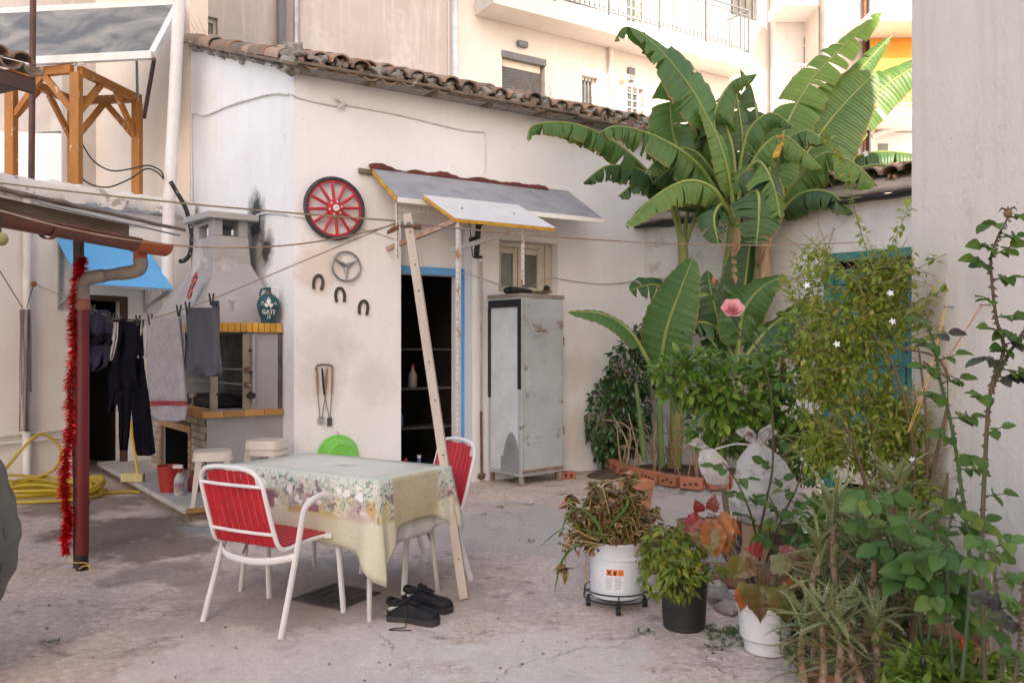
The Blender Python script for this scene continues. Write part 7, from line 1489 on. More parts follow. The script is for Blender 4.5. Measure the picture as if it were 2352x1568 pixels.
lb = patch(-.05, .052, .05, .178, mWhiteP, 'label'); mHz = mat('hazard_orange', (.75, .17, .01), rough=.5, bmp=0, var=0)
for k, (x0, x1) in enumerate(((-.040, -.010), (-.007, .020), (.023, .052))): patch(x0, x1, .138, .17, mHz, 'hazard_square', .0014)
for sgn in (-1, 1): mb = MB(); mb.add(cylwrap([V((-.037, .154+sgn*.0115, 0)), V((-.033, .154+sgn*.0145, 0)), V((-.013, .154-sgn*.0115, 0)), V((-.017, .154-sgn*.0145, 0))], R0+.002, 0, fdb), [(0, 1, 2, 3)]); part(mb, 'hazard_cross', mBlack, bu, smooth=0)
mb = MB(); mb.add(cylwrap([V((.0065+dx, .154+dz, 0)) for dx, dz in ((-.005, -.012), (.005, -.012), (.008, -.004), (.004, .004), (.001, .013), (-.003, .004), (-.0075, -.003))], R0+.002, 0, fdb), [(0, 1, 2, 3, 4, 5, 6)]); part(mb, 'hazard_flame', mBlack, bu, smooth=0)
mTx = mat('print_grey', (.38, .37, .38), bmp=0)
for col in (-.045, .003):
    for k in range(9): patch(col, col+rnd(.030, .043), .125-k*.0075, .1285-k*.0075, mTx, 'print_line', .0014)
part(MB().lathe([(R0-.008, .24), (.05, .262), (0, .265)], 24, capb=False), 'soil', mSoil, bu)
co = thing('coleus', 'straggly dark red and green coleus spilling over the white bucket', 'plant', cb_+V((0, 0, .32))); oc = cb_+V((0, 0, .32)); Yc = 4.5
def coleus_mat():
    m, t, b, vec = base('coleus_leaf', 'uv'); sp_ = nn(t, 'ShaderNodeSeparateXYZ'); t.links.new(vec, sp_.inputs[0]); g = nn(t, 'ShaderNodeNewGeometry').outputs['Random Per Island']; ps = nn(t, 'ShaderNodeNewGeometry').outputs['Position']
    edge = mixc(t, g, (.13, .17, .03), (.27, .28, .05)); cen = mixc(t, ramp(t, g, .94, .96), (.11, .018, .025), (.40, .10, .14))
    k = mathn(t, 'ADD', sp_.outputs[0], mathn(t, 'MULTIPLY', mathn(t, 'SUBTRACT', noi(t, ps, 90, 2), .5), .5)); c = mixc(t, ramp(t, k, .45, .72), cen, edge); t.links.new(c, b.inputs['Base Color']); b.inputs['Roughness'].default_value = .6; return m
mb = MB(); mb.uv = []; stc = MB(); random.seed(62)
def cleaf(p_, d, L, W):
    n0 = len(mb.v); add_leaf(mb, p_, d, V((0, -.4, 1))+rv(.3), L, W, 'heart', .15, .35, .12); mb.uv += [(1.0 if i % 3 != 1 else 0.0, 0) for i in range(len(mb.v)-n0)]
for i in range(56):
    an_4, rr4 = rnd(0, PI), rnd(.25, 1)**.6; vx, vy = 1412+math.cos(an_4)*rr4*98+random.gauss(0, 8), 1205-math.sin(an_4)*rr4*110+random.gauss(0, 8); e = at(vx, vy, Yc+rnd(-.13, .15))-oc; s0 = V((rnd(-.1, .1), rnd(-.1, .1), -.06)); pt = smoothpts([s0, s0.lerp(e, .5)+rv(.05), e], 5); stc.tube(pt, [.0055-.003*j/(len(pt)-1) for j in range(len(pt))], 5)
    for j in range(2, len(pt)):
        for k in range(2): a = rnd(0, 6.28); cleaf(pt[j], V((math.cos(a), math.sin(a), rnd(-.5, .15))), rnd(.034, .066), rnd(.028, .05))
    for k in range(4): a = k*1.57+rnd(-.3, .3); cleaf(e, V((math.cos(a), math.sin(a), rnd(-.1, .5))), rnd(.035, .06), rnd(.03, .045))
for i in range(26):
    s0 = V((rnd(-.12, .12), rnd(-.12, .12), -.05)); e = at(rnd(1285, 1545), rnd(1205, 1262), Yc+rnd(-.2, .1))-oc; pt = smoothpts([s0, s0.lerp(e, .4)+V((0, 0, rnd(.02, .08))), s0.lerp(e, .75)+V((0, 0, .03)), e], 5); stc.tube(pt, [.0065-.003*j/(len(pt)-1) for j in range(len(pt))], 6)
    for k in range(5): cleaf(e+rv(.02), V((rnd(-1, 1), rnd(-.6, .3), rnd(-.6, .4))), rnd(.025, .045), rnd(.02, .035))
for pts, nl_ in (([(1380, 1250), (1310, 1240), (1298, 1270), (1300, 1310)], 7), ([(1370, 1240), (1300, 1200), (1305, 1160), (1306, 1140)], 8), ([(1390, 1250), (1355, 1260), (1345, 1300), (1350, 1340)], 0), ([(1400, 1180), (1390, 1140), (1390, 1110), (1460, 1090)], 6)):
    pt = smoothpts([at(x, y, 4.36)-oc for x, y in pts], 5); stc.tube(pt, .004, 5)
    for k in range(nl_): a = rnd(0, 6.28); cleaf(pt[-1-(k % 3)], V((math.cos(a), -.4, math.sin(a)*.8-.3)), rnd(.05, .075), rnd(.04, .055))
part(mb, 'foliage', coleus_mat(), co, smooth=180, kind='stuff'); part(stc, 'stems', mat('coleus_stem', (.36, .22, .09), (.26, .17, .07), rough=.7), co, kind='stuff')
mb = MB()
for pts in ([(1390, 1250), (1370, 1200), (1330, 1165), (1300, 1190), (1290, 1230)], [(1380, 1255), (1330, 1250), (1290, 1290), (1272, 1370)], [(1400, 1210), (1440, 1160), (1435, 1130)], [(1390, 1235), (1340, 1215), (1290, 1215), (1235, 1260)]):
    pt = smoothpts([at(x, y, 4.35)-oc for x, y in pts], 5); n_ = len(pt); mb.add([p_+V((s2*.009*math.sin(PI*min(1, .12+.88*i/(n_-1)))+.0, 0, 0)) for i, p_ in enumerate(pt) for s2 in (-1, 1)], [(i*2, i*2+1, i*2+3, i*2+2) for i in range(n_-1)])
part(mb, 'grass_blades', leafmat('grass_blade', (.06, .15, .03), (.09, .19, .04)), co, smooth=180, kind='stuff')
# terracotta planter behind
q = gnd(1462, 1192); tcp = thing('terracotta_planter', 'orange terracotta planter behind the coleus', 'pot', q, .3); mTC = mat('terracotta', (.50, .20, .10), (.43, .17, .085), rough=.8, bmp=.2)
part(MB().lathe([(.10, 0), (.135, .27), (.15, .272), (.15, .32), (.135, .32), (.12, .28), (0, .28)], 28), 'pot', mTC, tcp)
# black pot with pepper plant
q = gnd(1571, 1440); rk = V(((1571-CX)/F*4.18, 4.18, 0)); kp = thing('black_pot', 'black plastic pot with white paint splashes and soil', 'pot', rk); mKp = mat('black_plastic', (.018, .018, .02), (.03, .029, .03), rough=.5, stain=(.6, .58, .56), sscale=26, slo=.75, shi=.77, bmp=.1)
part(MB().lathe([(.098, 0), (.104, .006), (.104, .03), (.108, .034), (.117, .22), (.123, .222), (.123, .245), (.114, .245), (.112, .215), (0, .215)], 36), 'pot', mKp, kp); part(MB().lathe([(.11, .205), (.05, .225), (0, .228)], 20, capb=False), 'soil', mSoil, kp)
random.seed(63); pk = thing('pepper_plant', 'drooping yellow green pepper plant in the black pot', 'plant', rk+V((0, 0, .22))); ok = rk+V((0, 0, .22)); mb, st_ = MB(), MB()
fill(mb, ok, [blob(1545, 1255, 4.12, 62, 48), blob(1510, 1310, 4.05, 42, 48), blob(1560, 1325, 4.0, 42, 50), blob(1580, 1250, 4.15, 45, 40)], 620, .056, .024, 'lan', droop=.5, fold=.3, curl=.35, out=.6, jit=.65)
for vx, vy in ((1620, 1290), (1640, 1310), (1615, 1325), (1650, 1300)):
    for k in range(5): add_leaf(mb, at(vx+rnd(-10, 10), vy, 4.05)-ok, V((rnd(-1, 1), -.3, rnd(-.9, .2))), V((0, -.4, 1)), .065, .024, 'lan', .3, .3)
for x in (-.05, .0, .05): stemtube(st_, [V((x, 0, 0)), V((x*1.5-.02, -.02, .15)), V((x*2.5-.05, -.04, .30))], .006, .003)
stemtube(st_, [at(1590, 1390, 4.1)-ok, at(1605, 1330, 4.05)-ok, at(1640, 1290, 4.05)-ok], .004, .002)
part(mb, 'foliage', leafmat('pepper_leaf', (.10, .16, .022), (.20, .25, .035), (.42, .34, .04), rough=.4, pc=.86), pk, smooth=180, kind='stuff'); part(st_, 'stems', mStG, pk, kind='stuff')
ps_ = thing('parsley', 'fine green parsley tuft at the edge of the black pot', 'herb', rk+V((.06, -.05, .22))); mb = MB(); fill(mb, V((0, 0, 0)), [((.01, 0, .06), (.06, .05, .05))], 190, .018, .016, 'ov', 0, .3); part(mb, 'foliage', leafmat('parsley_leaf', (.05, .17, .03), (.08, .22, .04)), ps_, smooth=180, kind='stuff'); mb = MB()
for i in range(10): mb.tube([V((rnd(-.02, .02), rnd(-.02, .02), 0)), V((rnd(-.05, .06), rnd(-.04, .04), .07))], .0015, 4)
part(mb, 'stalks', mStG, ps_, kind='stuff')
# white pot with begonia
rb2 = V(((1760-CX)/F*3.86, 3.86, 0)); wp = thing('white_pot', 'white ribbed plastic pot with stepped foot', 'pot', rb2); mWP = mat('pot_white', (.70, .66, .65), (.65, .61, .60), rough=.45, bmp=.05, var=.03)
mb = MB(); seg = 96; pf = [(.094, 0, 0), (.1, .004, 0), (.104, .06, 0), (.112, .062, 1), (.12, .07, 1), (.129, .20, 1), (.131, .205, 0), (.141, .212, 0), (.142, .232, 0), (.133, .236, 0), (.124, .205, 0), (0, .20, 0)]
for r_, z, rib in pf:
    for k in range(seg): rr_ = r_+(.0016*(k % 2) if rib else 0); mb.v.append((rr_*math.cos(2*PI*k/seg), rr_*math.sin(2*PI*k/seg), z))
mb.f = [(i*seg+k, i*seg+(k+1) % seg, i*seg+seg+(k+1) % seg, i*seg+seg+k) for i in range(len(pf)-1) for k in range(seg)]+[tuple(range(seg-1, -1, -1))]; part(mb, 'pot', mWP, wp, smooth=35); part(MB().lathe([(.122, .188), (.06, .206), (0, .208)], 20, capb=False), 'soil', mSoil, wp)
random.seed(64); bg_ = thing('begonia', 'angel wing begonia with rusty orange and bronze leaves in the white pot', 'plant', rb2+V((0, 0, .2))); obg = rb2+V((0, 0, .2))
def bmat(n, a, b_): return mat(n, a, b_, rough=.42, scale=14, bmp=.25, bscale=40)
mBe = [bmat('begonia_bronze', (.10, .085, .025), (.14, .05, .025)), bmat('begonia_orange', (.36, .12, .03), (.22, .07, .025)), bmat('begonia_red', (.22, .018, .02), (.14, .03, .02)), bmat('begonia_green', (.12, .13, .03), (.15, .09, .03))]
BM = []
for bi, m in enumerate(mBe):
    def bfn(u, v):
        w_ = (.30+.95*math.sin(PI*min(1, v*.9+.12))**.9)*(1-v**3)*.34*(1.25 if u > .5 else .75); x = (u-.5)*2; ed_ = abs(x)**3
        return V((x*w_*(1+.10*ed_*math.sin(v*34+bi)), v-.06*ed_*(v < .2), -.32*v*v+.13*abs(x)*w_*2-.10*x*x*w_+.035*ed_*math.sin(v*22+x*3+bi)+.012*math.cos(v*26)*(1-ed_)))
    BM.append(MB().grid(bfn, 10, 16).mesh('leaf', m, 180))
bl2 = [(1720, 1340, 3.8, (-.3, -.4, -1), .11, 3), (1745, 1345, 3.75, (0, -.5, -1), .15, 0), (1790, 1345, 3.72, (.25, -.5, -1), .16, 3), (1810, 1330, 3.8, (.6, -.4, -.8), .12, 1), (1770, 1290, 3.85, (.5, -.3, .1), .12, 3), (1820, 1290, 3.85, (1, -.2, -.1), .14, 0), (1735, 1300, 3.85, (-.8, -.3, -.3), .11, 0), (1700, 1280, 3.85, (-.3, -.3, -1), .11, 3), (1712, 1352, 3.8, (-.2, -.4, -.9), .10, 1), (1760, 1310, 3.9, (.1, -.4, -.6), .13, 0), (1800, 1360, 3.75, (.1, -.4, -1), .13, 3), (1750, 1270, 3.9, (-.5, -.2, .2), .09, 2), (1790, 1268, 3.9, (.3, -.2, .1), .10, 2), (1840, 1310, 3.8, (.8, -.3, -.5), .10, 1), (1840, 1340, 3.8, (.5, -.3, -.8), .10, 2),
       (1610, 1190, 4.0, (-.9, -.3, -.7), .10, 2), (1620, 1195, 4.0, (-.15, -.4, -1), .15, 0), (1640, 1200, 3.98, (.1, -.5, -1), .16, 1), (1650, 1185, 4.0, (.7, -.3, -.5), .13, 1), (1650, 1190, 4.0, (.2, -.3, -1), .18, 1), (1630, 1170, 4.0, (.1, -.3, .6), .08, 2), (1605, 1175, 4.02, (-.2, -.3, .5), .07, 2), (1665, 1215, 4.0, (.6, -.3, -.9), .10, 0), (1635, 1215, 3.96, (-.1, -.5, -1), .12, 3)]
for x, y, Y, d, L, k in bl2: inst('leaf', BM[k], bg_, M4(at(x, y, Y)-obg, frm(V(d), V((rnd(-.3, .3), -.9, .4))), L*1.05))
for pts in (((1755, 1405), (1745, 1340), (1735, 1290)), ((1765, 1405), (1780, 1340), (1790, 1270)), ((1770, 1405), (1810, 1340), (1830, 1300)), ((1745, 1405), (1720, 1330), (1690, 1270), (1650, 1190), (1625, 1180)), ((1760, 1400), (1765, 1310)), ((1750, 1405), (1755, 1270))): mb = MB(); stemtube(mb, [at(x, y, 3.86)-obg for x, y in pts], .007, .003); part(mb, 'stem', mat('begonia_stem', (.20, .09, .05), (.14, .08, .04)), bg_)
part(MB().ball(at(1652, 1200, 3.9)-obg, .008, 6, 5), 'bud', mRP, bg_)
# ---------------------------------------------------------------- aloe thicket
random.seed(71); mAlo = mat('aloe_leaf', (.18, .225, .10), (.27, .19, .08), rough=.5, scale=7, lo=.52, hi=.75, isl=.25, bmp=.1, var=.15); mAst = mat('aloe_trunk', (.34, .20, .14), (.22, .15, .10), rough=.8, scale=20, scl=(1, 1, 4), bmp=.4)
mTo = mat('aloe_tooth', (.42, .34, .16)); mAloR = mat('aloe_leaf_red', (.30, .14, .06), (.20, .17, .09), rough=.5, scale=7, isl=.25, bmp=.1)
def aloe_leaf(mb, tt, p_, d, L, W, curl):
    d = V(d).normalized(); n_ = 7; up = V((0, 0, 1)); sd_ = d.cross(up); sd_ = sd_.normalized() if sd_.length > .1 else V((1, 0, 0)); c_ = V(p_); P = []; dd_ = d.copy()
    for i in range(n_+1):
        s = i/n_; w_ = W*(1-s)**.75*(.8+.2*(1-s)); nrm = sd_.cross(dd_).normalized(); P += [c_-sd_*w_+nrm*w_*.35, c_-nrm*w_*.5, c_+sd_*w_+nrm*w_*.35, c_-nrm*w_*-.05]
        if 0 < i < n_-1:
            for s2 in (-1, 1): b_ = c_+sd_*s2*w_*.95+nrm*w_*.3; tt.add([b_-dd_*.004, b_+dd_*.004, b_+sd_*s2*.0075+dd_*.003], [(0, 1, 2)])
        dd_ = (dd_+V((0, 0, curl))*(1/n_)+rv(.03)).normalized(); c_ = c_+dd_*L/n_
        if i < n_-1 and i > 0:
            c2 = c_-dd_*L/n_/2
            for s2 in (-1, 1): b_ = c2+sd_*s2*w_*.9+nrm*w_*.3; tt.add([b_-dd_*.004, b_+dd_*.004, b_+sd_*s2*.0075+dd_*.003], [(0, 1, 2)])
    mb.add(P, [(i*4+k, i*4+(k+1) % 4, i*4+4+(k+1) % 4, i*4+4+k) for i in range(n_) for k in range(4)])
al_root = V((1.45, 3.5, 0)); al_ = thing('aloe_clump', 'spiny candelabra aloe thicket with pinkish ringed trunks', 'aloe', al_root)
al_st = [([(1870, 1560, 3.5), (1872, 1450, 3.48), (1868, 1330, 3.45), (1885, 1270, 3.45)], .0), ([(1935, 1540, 3.45), (1928, 1400, 3.45), (1915, 1300, 3.42), (1912, 1190, 3.4)], 0), ([(1960, 1560, 3.3), (1990, 1450, 3.3), (2005, 1340, 3.32), (2010, 1260, 3.35)], 0), ([(2060, 1470, 3.4), (2062, 1390, 3.4), (2058, 1290, 3.4)], 0), ([(1890, 1568, 3.2), (1893, 1500, 3.2), (1885, 1420, 3.2)], 0), ([(1985, 1580, 3.1), (1955, 1500, 3.15), (1945, 1420, 3.2)], 0), ([(2030, 1520, 3.3), (2025, 1400, 3.35), (2050, 1200, 3.5), (2060, 1130, 3.5)], 0), ([(1950, 1500, 3.6), (1945, 1380, 3.6), (1960, 1270, 3.6)], 0), ([(2090, 1520, 3.3), (2100, 1440, 3.3), (2120, 1370, 3.3)], 0), ([(1850, 1580, 3.3), (1840, 1500, 3.3), (1845, 1440, 3.3)], 0), ([(1990, 1500, 3.7), (1985, 1350, 3.7), (1975, 1230, 3.7)], 0), ([(2020, 1500, 3.6), (2030, 1380, 3.6), (2020, 1330, 3.6)], 0), ([(2100, 1500, 3.6), (2095, 1350, 3.6), (2080, 1250, 3.6)], 0), ([(1900, 1500, 3.6), (1895, 1400, 3.6), (1900, 1340, 3.6)], 0), ([(1925, 1580, 3.15), (1930, 1500, 3.15), (1925, 1450, 3.15)], 0), ([(2020, 1580, 3.1), (2015, 1510, 3.1), (2010, 1450, 3.1)], 0)]
for k, (px, _) in enumerate(al_st):
    q = smoothpts([at(*p_)-al_root for p_ in px], 8); n_ = len(q); mb, lf, tt = MB(), MB(), MB(); mb.tube(q, [(.0165-.006*i/(n_-1))*(1+.14*(i % 2)) for i in range(n_)], 9); st0 = part(mb, 'trunk', mAst, al_)
    top = q[-1]
    for j in range(17):
        a = j*2.4+rnd(-.3, .3); el = rnd(.0, 1.2) if j < 12 else rnd(.9, 1.45); aloe_leaf(lf, tt, top+V((0, 0, -.006*j+.06)), (math.cos(a)*math.cos(el), math.sin(a)*math.cos(el), math.sin(el)), rnd(.15, .25), rnd(.012, .0165), rnd(-1.1, -.2) if j < 12 else -.2)
    lr = MB()
    for i in range(3, n_-2):
        for _ in range(2 if i % 2 else 1):
            a = rnd(0, 6.28); el = rnd(-.3, .8); aloe_leaf(lr if rnd(0, 1) < .35 else lf, tt, q[i], (math.cos(a)*math.cos(el), math.sin(a)*math.cos(el), math.sin(el)), rnd(.1, .19), rnd(.008, .012), rnd(-1.0, .9))
    part(lf, 'rosette', mAlo, st0, kind='stuff'); part(lr, 'old_leaves', mAloR, st0, kind='stuff'); part(tt, 'teeth', mTo, st0, smooth=0, kind='stuff')
lf, tt = MB(), MB()
for i in range(150):
    p_ = at(rnd(1850, 2180), rnd(1380, 1600), rnd(3.15, 3.75)); p_.z = max(.02, p_.z); a = rnd(0, 6.28); aloe_leaf(lf, tt, p_-al_root, (math.cos(a), math.sin(a), rnd(-.1, .9)), rnd(.1, .2), rnd(.008, .012), rnd(-.9, .6))
part(lf, 'tangle', mAlo, al_, kind='stuff'); part(tt, 'teeth', mTo, al_, smooth=0, kind='stuff')
# broad fresh leaves behind the aloe, rosemary, chilli
random.seed(73); rR = V((1.32, 3.72, 0)); rs = thing('rosemary', 'feathery green rosemary next to the white pot', 'herb', rR); mb, st_ = MB(), MB()
for i in range(46):
    b0 = V((rnd(-.10, .12), rnd(-.1, .1), 0)); e = at(rnd(1815, 1895), rnd(1290, 1500), 3.7+rnd(-.1, .1))-rR; pt = smoothpts([b0, b0.lerp(e, .55)+rv(.03), e], 8); st_.tube(pt, .0016, 4, cap=False)
    for p_ in pt[4:]:
        for _ in range(7): add_leaf(mb, p_+rv(.006), V((rnd(-1, 1), rnd(-1, 1), rnd(.0, 1.2))), rv(1), rnd(.016, .028), .0032, 'nee', .2, .1)
part(mb, 'needles', leafmat('rosemary_leaf', (.05, .11, .035), (.08, .16, .05), trans=.15), rs, smooth=180, kind='stuff'); part(st_, 'stems', mStG, rs, kind='stuff')
rH = V((1.6, 3.0, 0)); ch = thing('chilli_plant', 'light green chilli plant with one red pepper in front of the aloe', 'plant', rH); mb, st_ = MB(), MB()
fill(mb, rH, [blob(2140, 1535, 2.95, 85, 38), blob(2230, 1525, 2.95, 60, 35), blob(2070, 1545, 2.95, 50, 22), blob(2160, 1590, 2.9, 130, 40), blob(2290, 1560, 2.85, 50, 40)], 620, .072, .026, 'lan', droop=-.1, fold=.3, curl=.4, out=.5, jit=.75, stems=st_)
for k in range(12): add_leaf(mb, at(2015+rnd(-12, 12), 1450+rnd(-14, 18), 3.1)-rH, V((rnd(-1, 1), -.3, rnd(-.2, .9))), V((0, -.4, 1)), .05, .024, 'ov', .2, .2)
stemtube(st_, [V((-.1, 0, 0)), at(2060, 1520, 3.05)-rH, at(2018, 1455, 3.1)-rH], .004, .002)
for x in (-.12, -.03, .06, .15): stemtube(st_, [V((x*.4, 0, 0)), V((x, -.02, .15)), V((x*1.5, -.03, .30))], .006, .003)
part(mb, 'foliage', leafmat('chilli_leaf', (.13, .21, .03), (.20, .29, .045), (.10, .16, .03), rough=.36, trans=.35), ch, smooth=180, kind='stuff'); part(st_, 'stems', mStG, ch, kind='stuff')
c_ = at(2212, 1478, 2.9)-rH; part(MB().lathe([(.002, -.034), (.007, -.02), (.0105, 0), (.009, .016), (.003, .024)], 12, c_), 'red_pepper', mat('pepper_red', (.70, .02, .008), rough=.2, bmp=0), ch); part(MB().tube([c_+V((0, 0, .022)), c_+V((.004, 0, .04))], .002, 5), 'pepper_stalk', mStG, ch)
for vx, vy in ((1998, 1560), (2120, 1520)): c_ = at(vx, vy, 2.88)-rH; part(MB().lathe([(.002, -.03), (.008, -.015), (.01, .005), (.003, .022)], 10, c_), 'dark_pepper', mat('pepper_dark', (.012, .018, .012), rough=.25), ch)
rG = V((1.75, 3.9, 0)); bgd = thing('broad_leaf_shrub', 'leafy green understorey shrub between the aloe and the jasmine', 'shrub', rG); mb, st_ = MB(), MB()
fill(mb, rG, [blob(1935, 1200, 4.0, 70, 60), blob(2000, 1300, 3.95, 110, 90), blob(2090, 1230, 3.9, 80, 90), blob(1900, 1300, 3.9, 40, 60), blob(2100, 1400, 3.8, 90, 70)], 620, .075, .042, 'ov', .15, .25, .3, .6, .7, stems=st_); part(mb, 'foliage', leafmat('understorey_leaf', (.05, .13, .03), (.09, .19, .035), (.28, .22, .04), pc=.9), bgd, smooth=180, kind='stuff'); part(st_, 'twigs', mSt1, bgd, kind='stuff')
q = gnd(2205, 1500); q = V((1.78, 3.35, 0)); dp2 = thing('clay_pot', 'old clay pot of dry soil by the pinkish wall', 'pot', q); part(MB().lathe([(.10, 0), (.14, .22), (.15, .222), (.15, .25), (.14, .25), (.13, .21), (0, .2)], 28), 'pot', mat('old_clay', (.30, .13, .08), (.22, .11, .075), rough=.9), dp2); part(MB().ball((0, 0, .20), .125, 16, 8, (1, 1, .25), .3, 2), 'soil', mSoil, dp2)
q = V((1.93, 3.3, 0)); mr_ = thing('metal_rod', 'thin hooked metal rod standing against the pinkish wall', 'rod', q); part(MB().tube(smoothpts([V((0, 0, 0)), V((-.005, 0, .25)), V((-.0, 0, .505)), V((.012, 0, .52)), V((.03, 0, .518))], 4), .004, 6), 'rod', mSteel, mr_)
q = gnd(1905, 1575); tsp = thing('clay_shard', 'broken clay saucer lying at the edge of the aloe', 'pot shard', V((1.30, 3.42, 0)), .4); part(MB().grid(lambda u, v: V((.09*(1-.35*v)*math.cos(u*3.2), .09*(1-.35*v)*math.sin(u*3.2), .004+.035*(1-v))), 12, 4), 'shard', mTC, tsp, smooth=180, solid=.006)

# ---------------------------------------------------------------- rubble bed, stump, carrier bag
random.seed(81); cR = gnd(1720, 1305); rbd = thing('rubble_bed', 'rough kerb of old bricks and stones round gravelly soil', 'planter', cR); mOb = mat('old_brick', (.24, .12, .085), (.17, .10, .08), rough=.95, bmp=.7, obj=.25); mStn = mat('stone', (.38, .32, .28), (.28, .24, .22), rough=.95, bmp=.7, obj=.2)
mb = MB(); mb.ball((.05, .05, -.03), .62, 24, 8, (1.1, .9, .16), .35, 5); part(mb, 'soil', mSoil, rbd, smooth=180)
for i in range(11): a = 2.2+i*.36; p_ = V((.60*math.cos(a)*1.1, .55*math.sin(a)+.1, .07)); part(MB().box(p_, (.19, .09, .13), Matrix.Rotation(a+PI/2+rnd(-.15, .15), 3, 'Z') @ Matrix.Rotation(rnd(-.1, .1), 3, 'X')), 'brick', mOb, rbd, bev=.012)
for i in range(6): a = .3+i*.33; p_ = V((.60*math.cos(a)*1.1, .50*math.sin(a)+.1, .11)); part(MB().box(p_, (.2, .09, .2), Matrix.Rotation(a+PI/2, 3, 'Z')), 'brick', mOb, rbd, bev=.012)
gv = MB()
for i in range(340): p_, d = ell((.0, -.05, .06), (.5, .4, .02)); gv.ball((p_.x, p_.y, .075+rnd(0, .02)), rnd(.008, .022), 5, 4, (1, .8, .7), .5, i)
part(gv, 'gravel', mat('gravel', (.33, .25, .21), (.23, .17, .14), isl=.3, rough=.95), rbd, kind='stuff')
for x, y, w_, h_, lab in ((1655, 1385, .17, .09, 'largest pale stone, lying behind the black pot'), (1675, 1405, .15, .06, 'flat pale stone between the black pot and the white pot'), (1640, 1360, .12, .07, 'rounded pale stone close to the propped grey slab'), (1700, 1390, .1, .05, 'smallest pale stone, lying close to the white pot')):
    q = gnd(x, y); s2 = thing('loose_stone', lab, 'stone', q, rnd(0, 3), 'loose stones behind the pots'); part(MB().ball((0, 0, h_*.42), w_*.55, 10, 7, (1, .8, h_/w_), .7, x), 'stone', mStn, s2, smooth=50)
q = gnd(1612, 1350); slb = thing('grey_slab', 'grey slab propped among the rubble behind the pepper plant', 'slab', q+V((0, .1, 0)), .3); part(MB().box((.06, 0, .13), (.22, .03, .28), Matrix.Rotation(-.5, 3, 'X') @ Matrix.Rotation(-.35, 3, 'Y')), 'slab', mat('slab_grey', (.27, .27, .29), rough=.8), slb, bev=.006)
q = gnd(1735, 1310); sm = thing('wooden_stump', 'turned pale wooden stump carrying the plastic bag', 'stump', q); part(MB().lathe([(.13, 0), (.14, .02), (.125, .06), (.09, .11), (.08, .18), (.085, .30), (.0, .30)], 24), 'stump', mat('pale_wood', (.50, .33, .18), (.40, .26, .14), rough=.8, bmp=.3), sm)
q2 = q+V((-.02, 0, .301)); bgm = thing('plastic_bag', 'stuffed translucent white carrier bag standing on the wooden stump', 'bag', q2)
m, t, b, vec = base('carrier_plastic'); cc = mixc(t, ramp(t, noi(t, vec, 3.2, 3), .62, .66), mixc(t, noi(t, vec, 6, 3), (.86, .81, .79), (.76, .70, .66)), (.50, .12, .10)); cc = mixc(t, ramp(t, noi(t, vec, 2.1, 2), .64, .68), cc, (.20, .38, .34)); t.links.new(cc, b.inputs['Base Color']); b.inputs['Roughness'].default_value = .28; b.inputs['Transmission Weight'].default_value = .0; tr = nn(t, 'ShaderNodeBsdfTranslucent'); t.links.new(cc, tr.inputs[0]); mx = nn(t, 'ShaderNodeMixShader'); mx.inputs[0].default_value = .4; t.links.new(b.outputs[0], mx.inputs[1]); t.links.new(tr.outputs[0], mx.inputs[2]); tp_ = nn(t, 'ShaderNodeBsdfTransparent'); m2 = nn(t, 'ShaderNodeMixShader'); m2.inputs[0].default_value = .22; t.links.new(mx.outputs[0], m2.inputs[1]); t.links.new(tp_.outputs[0], m2.inputs[2]); t.links.new(m2.outputs[0], t.nodes['Material Output'].inputs[0]); bump(t, b, noi(t, vec, 16, 5, .6, 1.2), .9, .02); mBag = m
def bagfn(pr, dx, sd_):
    def fn(u, v):
        a = 2*PI*u; f = v*(len(pr)-1); i = min(int(f), len(pr)-2); k = f-i; r_, z, ox = [pr[i][j]*(1-k)+pr[i+1][j]*k for j in range(3)]; cp = V((math.cos(a)*1.6+sd_, math.sin(a)*1.6, z*6)); r_ *= 1+.22*noise.noise(cp)+.16*(.5-abs(noise.noise(cp*2.3)))+.12*(.4-abs(noise.noise(cp*5.1)))+.05*noise.noise(cp*11); return V((ox+dx+r_*math.cos(a), r_*.72*math.sin(a), z))
    return fn
part(MB().grid(bagfn([(.02, .0, 0), (.15, .015, .02), (.205, .09, .03), (.205, .2, .03), (.175, .31, .02), (.13, .40, .0), (.075, .47, -.02), (.05, .50, -.03), (.03, .52, -.03), (.004, .53, -.03)], .06, 1), 110, 110), 'bag', mBag, bgm, smooth=180)
def ear(o, dx, dz, wd, sd_): return MB().grid(lambda u, v: o+V(((u-.5)*wd*(.35+.9*v)+dx*v+.02*noise.noise(V((u*4, v*4, sd_))), .03*noise.noise(V((u*5, v*5, sd_+3)))+.02*math.sin(u*9), dz*v-.05*v*abs(u-.5)*2)), 18, 18)
part(ear(V((.03, 0, .50)), -.07, .13, .10, 1), 'bag_handle', mBag, bgm, smooth=180); part(ear(V((.04, -.02, .50)), .06, .14, .10, 2), 'bag_handle', mBag, bgm, smooth=180)
hb = thing('small_plastic_bag', 'small white plastic bag hanging beside the stuffed carrier bag', 'bag', q2+V((-.26, -.02, .26))); part(MB().grid(bagfn([(.01, -.02, .05), (.06, .0, .04), (.085, .07, .02), (.08, .14, .0), (.055, .19, -.02), (.03, .22, -.02), (.003, .225, -.02)], 0, 5), 80, 60), 'bag', mBag, hb, smooth=180)
part(ear(V((-.02, 0, .21)), -.08, .09, .09, 4), 'bag_handle', mBag, hb, smooth=180)
part(MB().tube(smoothpts([V((0, 0, .21)), V((.14, 0, .25)), V((.27, .02, .24))], 5), .006, 6), 'tied_handle', mBag, hb)
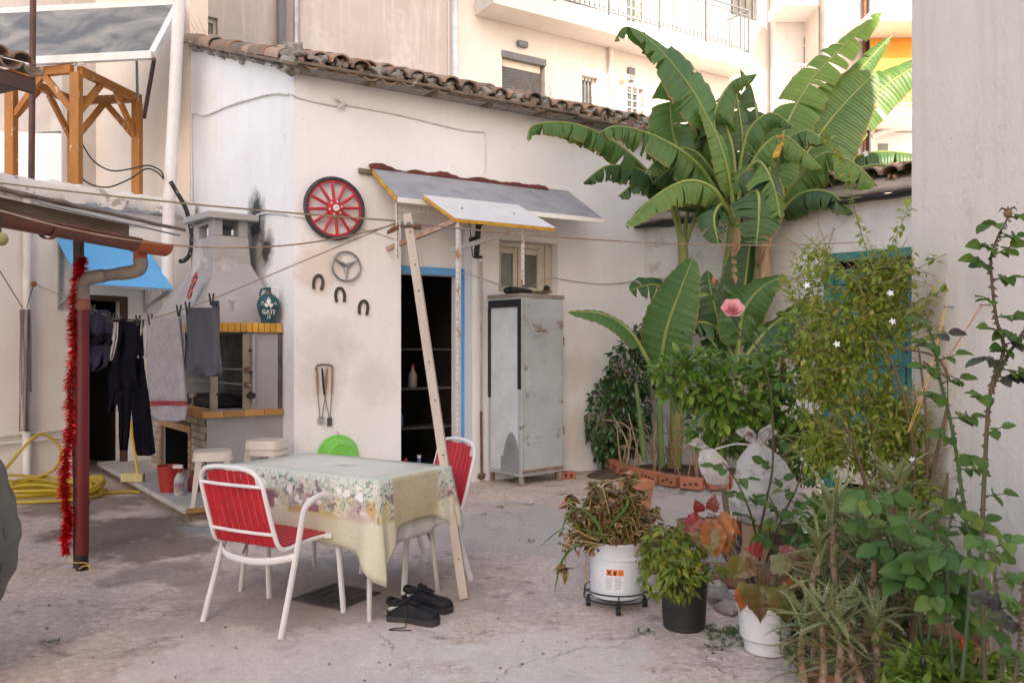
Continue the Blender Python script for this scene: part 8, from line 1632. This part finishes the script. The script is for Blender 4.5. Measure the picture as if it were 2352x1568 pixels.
q = gnd(1690, 1330); bd2 = thing('wooden_lath', 'grey weathered lath leaning on the plastic bag', 'lath', q); part(MB().beam(V((0, 0, 0)), at(1662, 1120, 5.0)-q, .035, .012, (0, 1, 0)), 'lath', mOldW, bd2, bev=.002)
q = gnd(1358, 1079); tb1 = thing('hollow_brick_block', 'upright orange hollow brick beside the ficus shrub', 'brick', gnd(1392, 1076)); part(MB().box((0, .05, .18), (.12, .1, .36)), 'block', mBr2, tb1, bev=.006)
q = gnd(1299, 1098); tb2 = thing('orange_brick', 'single orange brick lying beside the locker foot', 'brick', q, .1); part(MB().box((0, .03, .035), (.22, .1, .07)), 'brick', mBr2, tb2, bev=.006)
for k in (-.06, 0, .06): part(MB().box((k, -.021, .035), (.03, .006, .03)), 'hole', mBlack, tb2)  # black blocks painted in for the shade of the hollows
# weeds and fallen leaves
random.seed(91); wd = MB(); we = thing('weeds', 'small green weeds growing from cracks in the concrete', 'weeds'); we['kind'] = 'stuff'
for vx, vy, r_, n_ in ((1670, 1455, .10, 90), (1690, 1470, .12, 80), (1620, 1440, .05, 25), (1650, 1490, .05, 20), (1150, 1165, .03, 14), (1215, 1160, .05, 12), (1290, 1135, .04, 12), (1110, 1182, .03, 10), (1220, 1245, .03, 10), (1620, 1010, .01, 1), (1480, 1455, .05, 14), (100, 1480, .06, 14)):
    if vy < 1050: continue
    c_ = gnd(vx, vy)
    for i in range(n_): a = rnd(0, 6.28); add_leaf(wd, c_+V((rnd(-r_, r_), rnd(-r_, r_), .004)), V((math.cos(a), math.sin(a), rnd(.2, 1.2))), V((0, 0, 1)), rnd(.02, .05), rnd(.006, .014), 'lan', .2, .4)
part(wd, 'weed_leaves', leafmat('weed_leaf', (.05, .12, .03), (.09, .17, .04)), we, smooth=180, kind='stuff')
db = MB()
for i in range(170):
    c_ = gnd(rnd(100, 2000), rnd(1180, 1565)); 
    if rnd(0, 1) < .6: db.ball((c_.x, c_.y, .004), rnd(.003, .009), 5, 4, (1, .8, .6), .5, i)
    else: a = rnd(0, 6.28); add_leaf(db, c_+V((0, 0, .004)), V((math.cos(a), math.sin(a), .05)), V((0, 0, 1)), rnd(.012, .03), rnd(.006, .012), 'ov', .4, -.2)
dbo = part(db, 'ground_litter', mat('litter', (.20, .13, .09), (.36, .29, .25), isl=.4, rough=.95)); dbo['kind'] = 'stuff'; tag(dbo, 'dry leaf bits and pebbles scattered over the concrete', 'litter')
